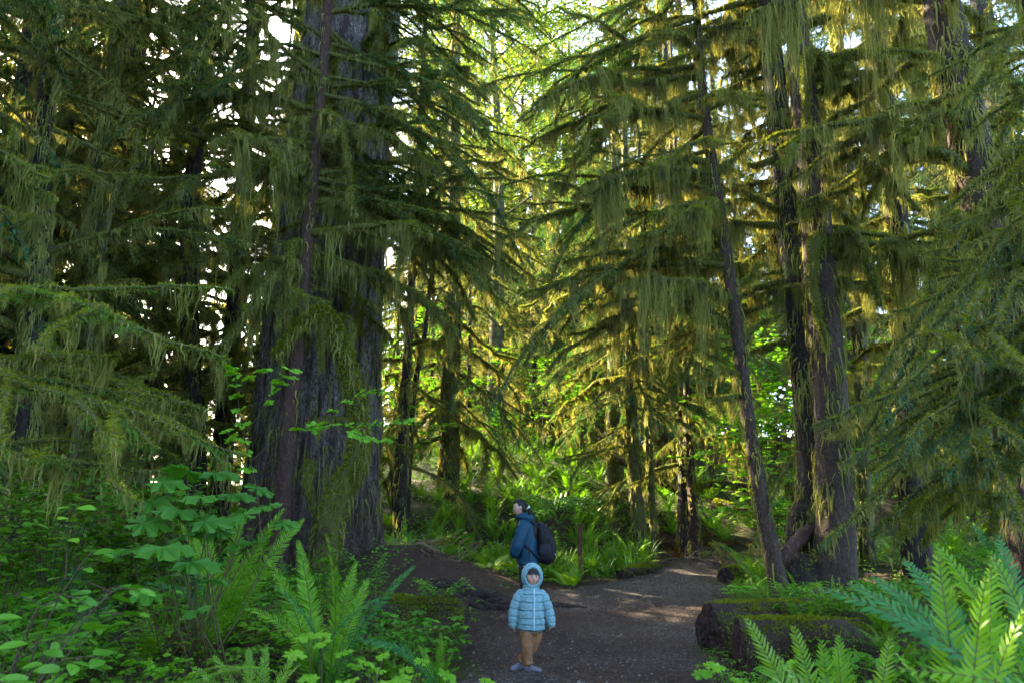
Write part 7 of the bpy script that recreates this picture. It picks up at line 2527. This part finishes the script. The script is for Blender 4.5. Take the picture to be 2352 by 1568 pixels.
# left: mossy log with its sawn end at the path edge
z0 = float(zt(-0.6, 8.7))
a = P(1050, 1440, 8.6)
log_thing('mossy_log', 'low mossy log with sawn end facing the path, covered in small leaves', 'log', [a + (0.10, 0, -0.02), a + (-0.5, 0.05, 0.0), a + (-1.3, 0.15, 0.05), a + (-2.3, 0.4, 0.08)], [0.29, 0.30, 0.29, 0.27], 61, fz=1.5)
# right: two sawn logs
a = P(1640, 1452, 8.25)
log_thing('cut_log', 'dark cut log with mossy top across the path, farther of the two', 'log', [a + (-0.06, -0.05, 0), a + (0.45, 0.1, 0.02), a + (0.85, 0.3, 0.02), a + (1.25, 0.5, 0.0)], [0.28, 0.29, 0.28, 0.27], 62, fz=1.7)
a = P(1712, 1505, 7.1)
log_thing('cut_log', 'reddish dark cut log nearest the lower right ferns', 'log', [a + (-0.04, 0, 0), a + (0.4, 0.0, 0.03), a + (0.75, 0.0, 0.03), a + (1.1, 0.1, 0)], [0.29, 0.30, 0.30, 0.28], 63, fz=1.7)
# stump below the sapling and root of the left twin
a = P(1835, 1330, 10.7)
b0 = np.array([a[0], a[1], float(zt(a[0], a[1])) - 0.2])
e = empty('stump', b0, 'rotting grey stump between the curved hemlock and the twin trunks', 'stump')
mb = MB()
g = np.random.default_rng(65)
th = np.linspace(0, 2 * np.pi, 40, endpoint=False)
hh = np.linspace(0, 1, 22)
lu = 1 + 0.10 * np.sin(th * 3 + 1)[None] + 0.07 * np.sin(th * 8 + 2)[None] * (1 - 0.4 * hh[:, None]) + g.normal(0, 0.02, (22, 40))
pts = np.stack([0.05 * hh - 0.08 * hh ** 2, 0 * hh, 0.86 * hh], -1)
lu2 = lu.copy()
lu2[-5:] *= (1 - 0.15 * np.linspace(0, 1, 5)[:, None] * (1 + np.sin(th * 5)[None]))
tube(mb, pts, np.interp(np.linspace(0, 1, 22), [0, .6, .9, 1], [0.37, 0.29, 0.20, 0.05]), 40, 0, lu2)
link('stump_body', mb.mesh('stump_body', M['bark_dark']), e)
mb = MB()
fuzz(mb, pts, 0.27, 900, g, 0.04, 0.006, 0, 1.2)
link('moss_cushion', mb.mesh('moss_cushion', M['fuzz'], False), e)
mb = MB()
w = np.array([P(*q) for q in ((1862, 1215, 11.0), (1840, 1235, 10.7), (1818, 1255, 10.5), (1795, 1285, 10.4), (1782, 1310, 10.4))]) - b0
tube(mb, spline(w, 24), np.linspace(0.115, 0.06, 24), 12, 0, 1 + g.normal(0, .10, (24, 12)))
link('root', mb.mesh('root', M['bark_red']), e)

# wooden post in the ferns
p = P(1332, 1252, 14.3)
b0 = np.array([p[0], 14.3, float(zt(p[0], 14.3)) - 0.1])
e = empty('wooden_post', b0, 'short square red brown wooden post among the ferns right of the backpack', 'post')
mb = MB()
hgt = P(1332, 1203, 14.3)[2] - b0[2]
sweep(mb, [(0, 0, 0), (0, 0, hgt * .5), (0.005, 0, hgt)], [0.042, 0.042, 0.040], [0.042, 0.042, 0.040], 24, n=16, power=7, mod=folds(0.02, 4, 9))
link('post_body', mb.mesh('post_body', M['redpost']), e)

# mossy edging logs along the inside of the path bend
w = [np.array([P(px, py, d)[0], d, 0]) for px, py, d in ((1425, 1318, 14.2), (1470, 1300, 14.9), (1510, 1284, 15.6))]
for q in w:
    q[2] = float(zt(q[0], q[1])) + 0.10
log_thing('edging_log', 'thin mossy edging log along the inside of the path bend', 'log', w, [0.09, 0.095, 0.08], 66, fz=1.6, sides=16)
w = [np.array([x, y, float(zt(x, y)) + 0.07]) for x, y in ((0.2, 14.1), (1.0, 14.6), (2.2, 15.5))]
log_thing('edging_log', 'half buried mossy log at the back of the lime fern island', 'log', w, [0.07, 0.08, 0.06], 67, fz=1.2, sides=14)
w = [np.array([x, y, float(zt(x, y)) + 0.08]) for x, y in ((3.72, 13.5), (3.95, 13.9), (4.2, 14.3))]
log_thing('edging_log', 'mossy log end at the right edge of the path bend', 'log', w, [0.15, 0.15, 0.12], 68, fz=1.4, sides=16)

# fallen mossy trunk across the slope
w = [P(1350, 1032, 20.5), P(1420, 1055, 20.0), P(1500, 1092, 19.4), P(1560, 1125, 18.8), P(1600, 1145, 18.4)]
log_thing('fallen_trunk', 'fallen mossy trunk sloping across the bank behind the thin stems', 'fallen tree', w, [0.07, 0.10, 0.11, 0.11, 0.10], 69, fz=1.4, sides=14, hangl=0.5)
w = [P(1590, 1118, 16.6), P(1650, 1112, 16.3), P(1720, 1122, 16.0), P(1770, 1150, 15.6), P(1800, 1180, 15.2)]
log_thing('fallen_trunk', 'sunlit fallen trunk with mossy broken twigs behind the curved hemlock', 'fallen tree', w, [0.06, 0.08, 0.10, 0.10, 0.08], 70, fz=1.6, sides=14, hangl=0.8)
w = [P(1640, 1150, 17), P(1700, 1170, 16.5), P(1760, 1190, 16)]
log_thing('fallen_trunk', 'lower fallen trunk in front of the sunlit one on the brown bank', 'fallen tree', w, [0.06, 0.09, 0.08], 71, fz=1.4, sides=14, hangl=0.8)
# broken snag with moss behind the twin trunks
w = [P(1822, 1210, 13.2), P(1818, 1150, 13.2), P(1812, 1112, 13.2), P(1835, 1125, 13.1), P(1850, 1160, 13.0)]
T = tree('broken_snag', 'small crooked snag with yellow moss glowing beside the twin trunks', w, [0.06, 0.06, 0.055, 0.045, 0.02], M['bark_moss'], 72, cat='dead tree', moss=1.0, mlen=0.3, fz=2.0)

# dead branches and brush
for k, (px, py, d, n, sp, lab) in enumerate(((1690, 1115, 16.4, 26, 0.9, 'tangle of bare dead branches catching the sun behind the curved hemlock'), (975, 1240, 12.8, 30, 0.55, 'heap of bleached dead twigs and ferns in the sun on the mound'), (1560, 1225, 16.8, 24, 1.1, 'scatter of dead branches lying on the brown bank'))):
    p = P(px, py, d)
    b0 = np.array([p[0], d, float(zt(p[0], d))])
    g = np.random.default_rng(80 + k)
    mb = MB()
    for i in range(n):
        a = g.random() * 6.28
        o = g.normal(0, sp * .55, 3) * np.array([1, .6, 0])
        o[2] = float(zt(b0[0] + o[0], d + o[1])) - b0[2] + g.uniform(0.02, 0.35 if k == 0 else 0.12)
        L = g.uniform(0.3, 1.0) * sp
        dr = np.array([math.cos(a), math.sin(a) * .6, g.normal(0.1, .25)])
        q = spline([o, o + dr * L * .5 + g.normal(0, .05, 3), o + dr * L + g.normal(0, .08, 3)], 8)
        tube(mb, q, np.linspace(0.012, 0.003, 8) * g.uniform(.6, 1.4), 5, 0, cap=False)
        for j in range(3):
            p1 = q[g.integers(2, 7)]
            d2 = g.normal(0, 1, 3) * L * .2
            tube(mb, np.array([p1, p1 + d2 * .6, p1 + d2 + (0, 0, -.03)]), [0.005, 0.004, 0.002], 4, 0, cap=False)
        if k == 0:
            hang(mb, q, 90, 0.22, g, 0.007, 0.03, mi=1)
    if k == 1:
        for i in range(10):
            f = frond(g, g.uniform(.3, .55), 18, 0.06, g.uniform(5, 50), g.uniform(40, 80), 3, g.normal(0, .3))
            A = np.array(Matrix.Translation((g.normal(0, .3), g.normal(0, .15), 0.05)) @ Matrix.Rotation(g.random() * 6.28, 4, 'Z'))
            mb.merge(f, A, 2)
    tag(link('dead_branches', mb.mesh('dead_branches', [M['deadwood'] if 'deadwood' in M else M.setdefault('deadwood', plain('bleached_dead_wood', (0.16, 0.12, 0.085), 0.85, 0.1, 0.3, 20)), M['moss'], M['deadfern']], False), None, b0), lab, 'brush', kind='stuff')

# roots and dark slabs on the worn mound in front of the woman
for k, (px, py, d, L, r, rot) in enumerate(((1035, 1268, 11.6, 0.55, 0.05, 6), (1090, 1315, 10.9, 0.75, 0.07, -18), (1130, 1290, 11.2, 0.9, 0.09, -10), (1190, 1325, 10.9, 0.9, 0.08, -22), (1290, 1348, 11.2, 1.0, 0.035, -4))):
    p = P(px, py, d)
    g = np.random.default_rng(95 + k)
    x, y = p[0], d
    c = np.array([x, y, float(zt(x, y))])
    dr = np.array([math.cos(R(rot)), math.sin(R(rot)), 0])
    mb = MB()
    for j in range(4):
        o = g.normal(0, .10, 3) * np.array([1, 1, 0])
        q = []
        for s in np.linspace(-.5, .5, 9):
            w = o + dr * L * s * g.uniform(.85, 1.1) + np.array([0, 0.05 * math.sin(s * 7 + j), 0])
            w[2] = float(zt(c[0] + w[0], c[1] + w[1])) - c[2] + r * (0.15 - 0.9 * abs(s) ** 2 * 2) + 0.015
            q.append(w)
        tube(mb, spline(q, 24), np.interp(np.linspace(0, 1, 24), [0, .3, .7, 1], [.35, 1, .8, .25]) * r * g.uniform(.5, 1.0), 10, 0, 1 + g.normal(0, .09, (24, 10)))
    labs = ['small dark root hump high on the worn mound', 'dark root hump on the mound left of the woman', 'broad dark root mat on the mound just left of the woman', 'gnarled roots at the foot of the mound beside the child', 'long low root bank right of the child', 'end of the root bank nearest the path bend']
    tag(link('exposed_root', mb.mesh('exposed_root', M['rootbark']), None, c), labs[k], 'root')
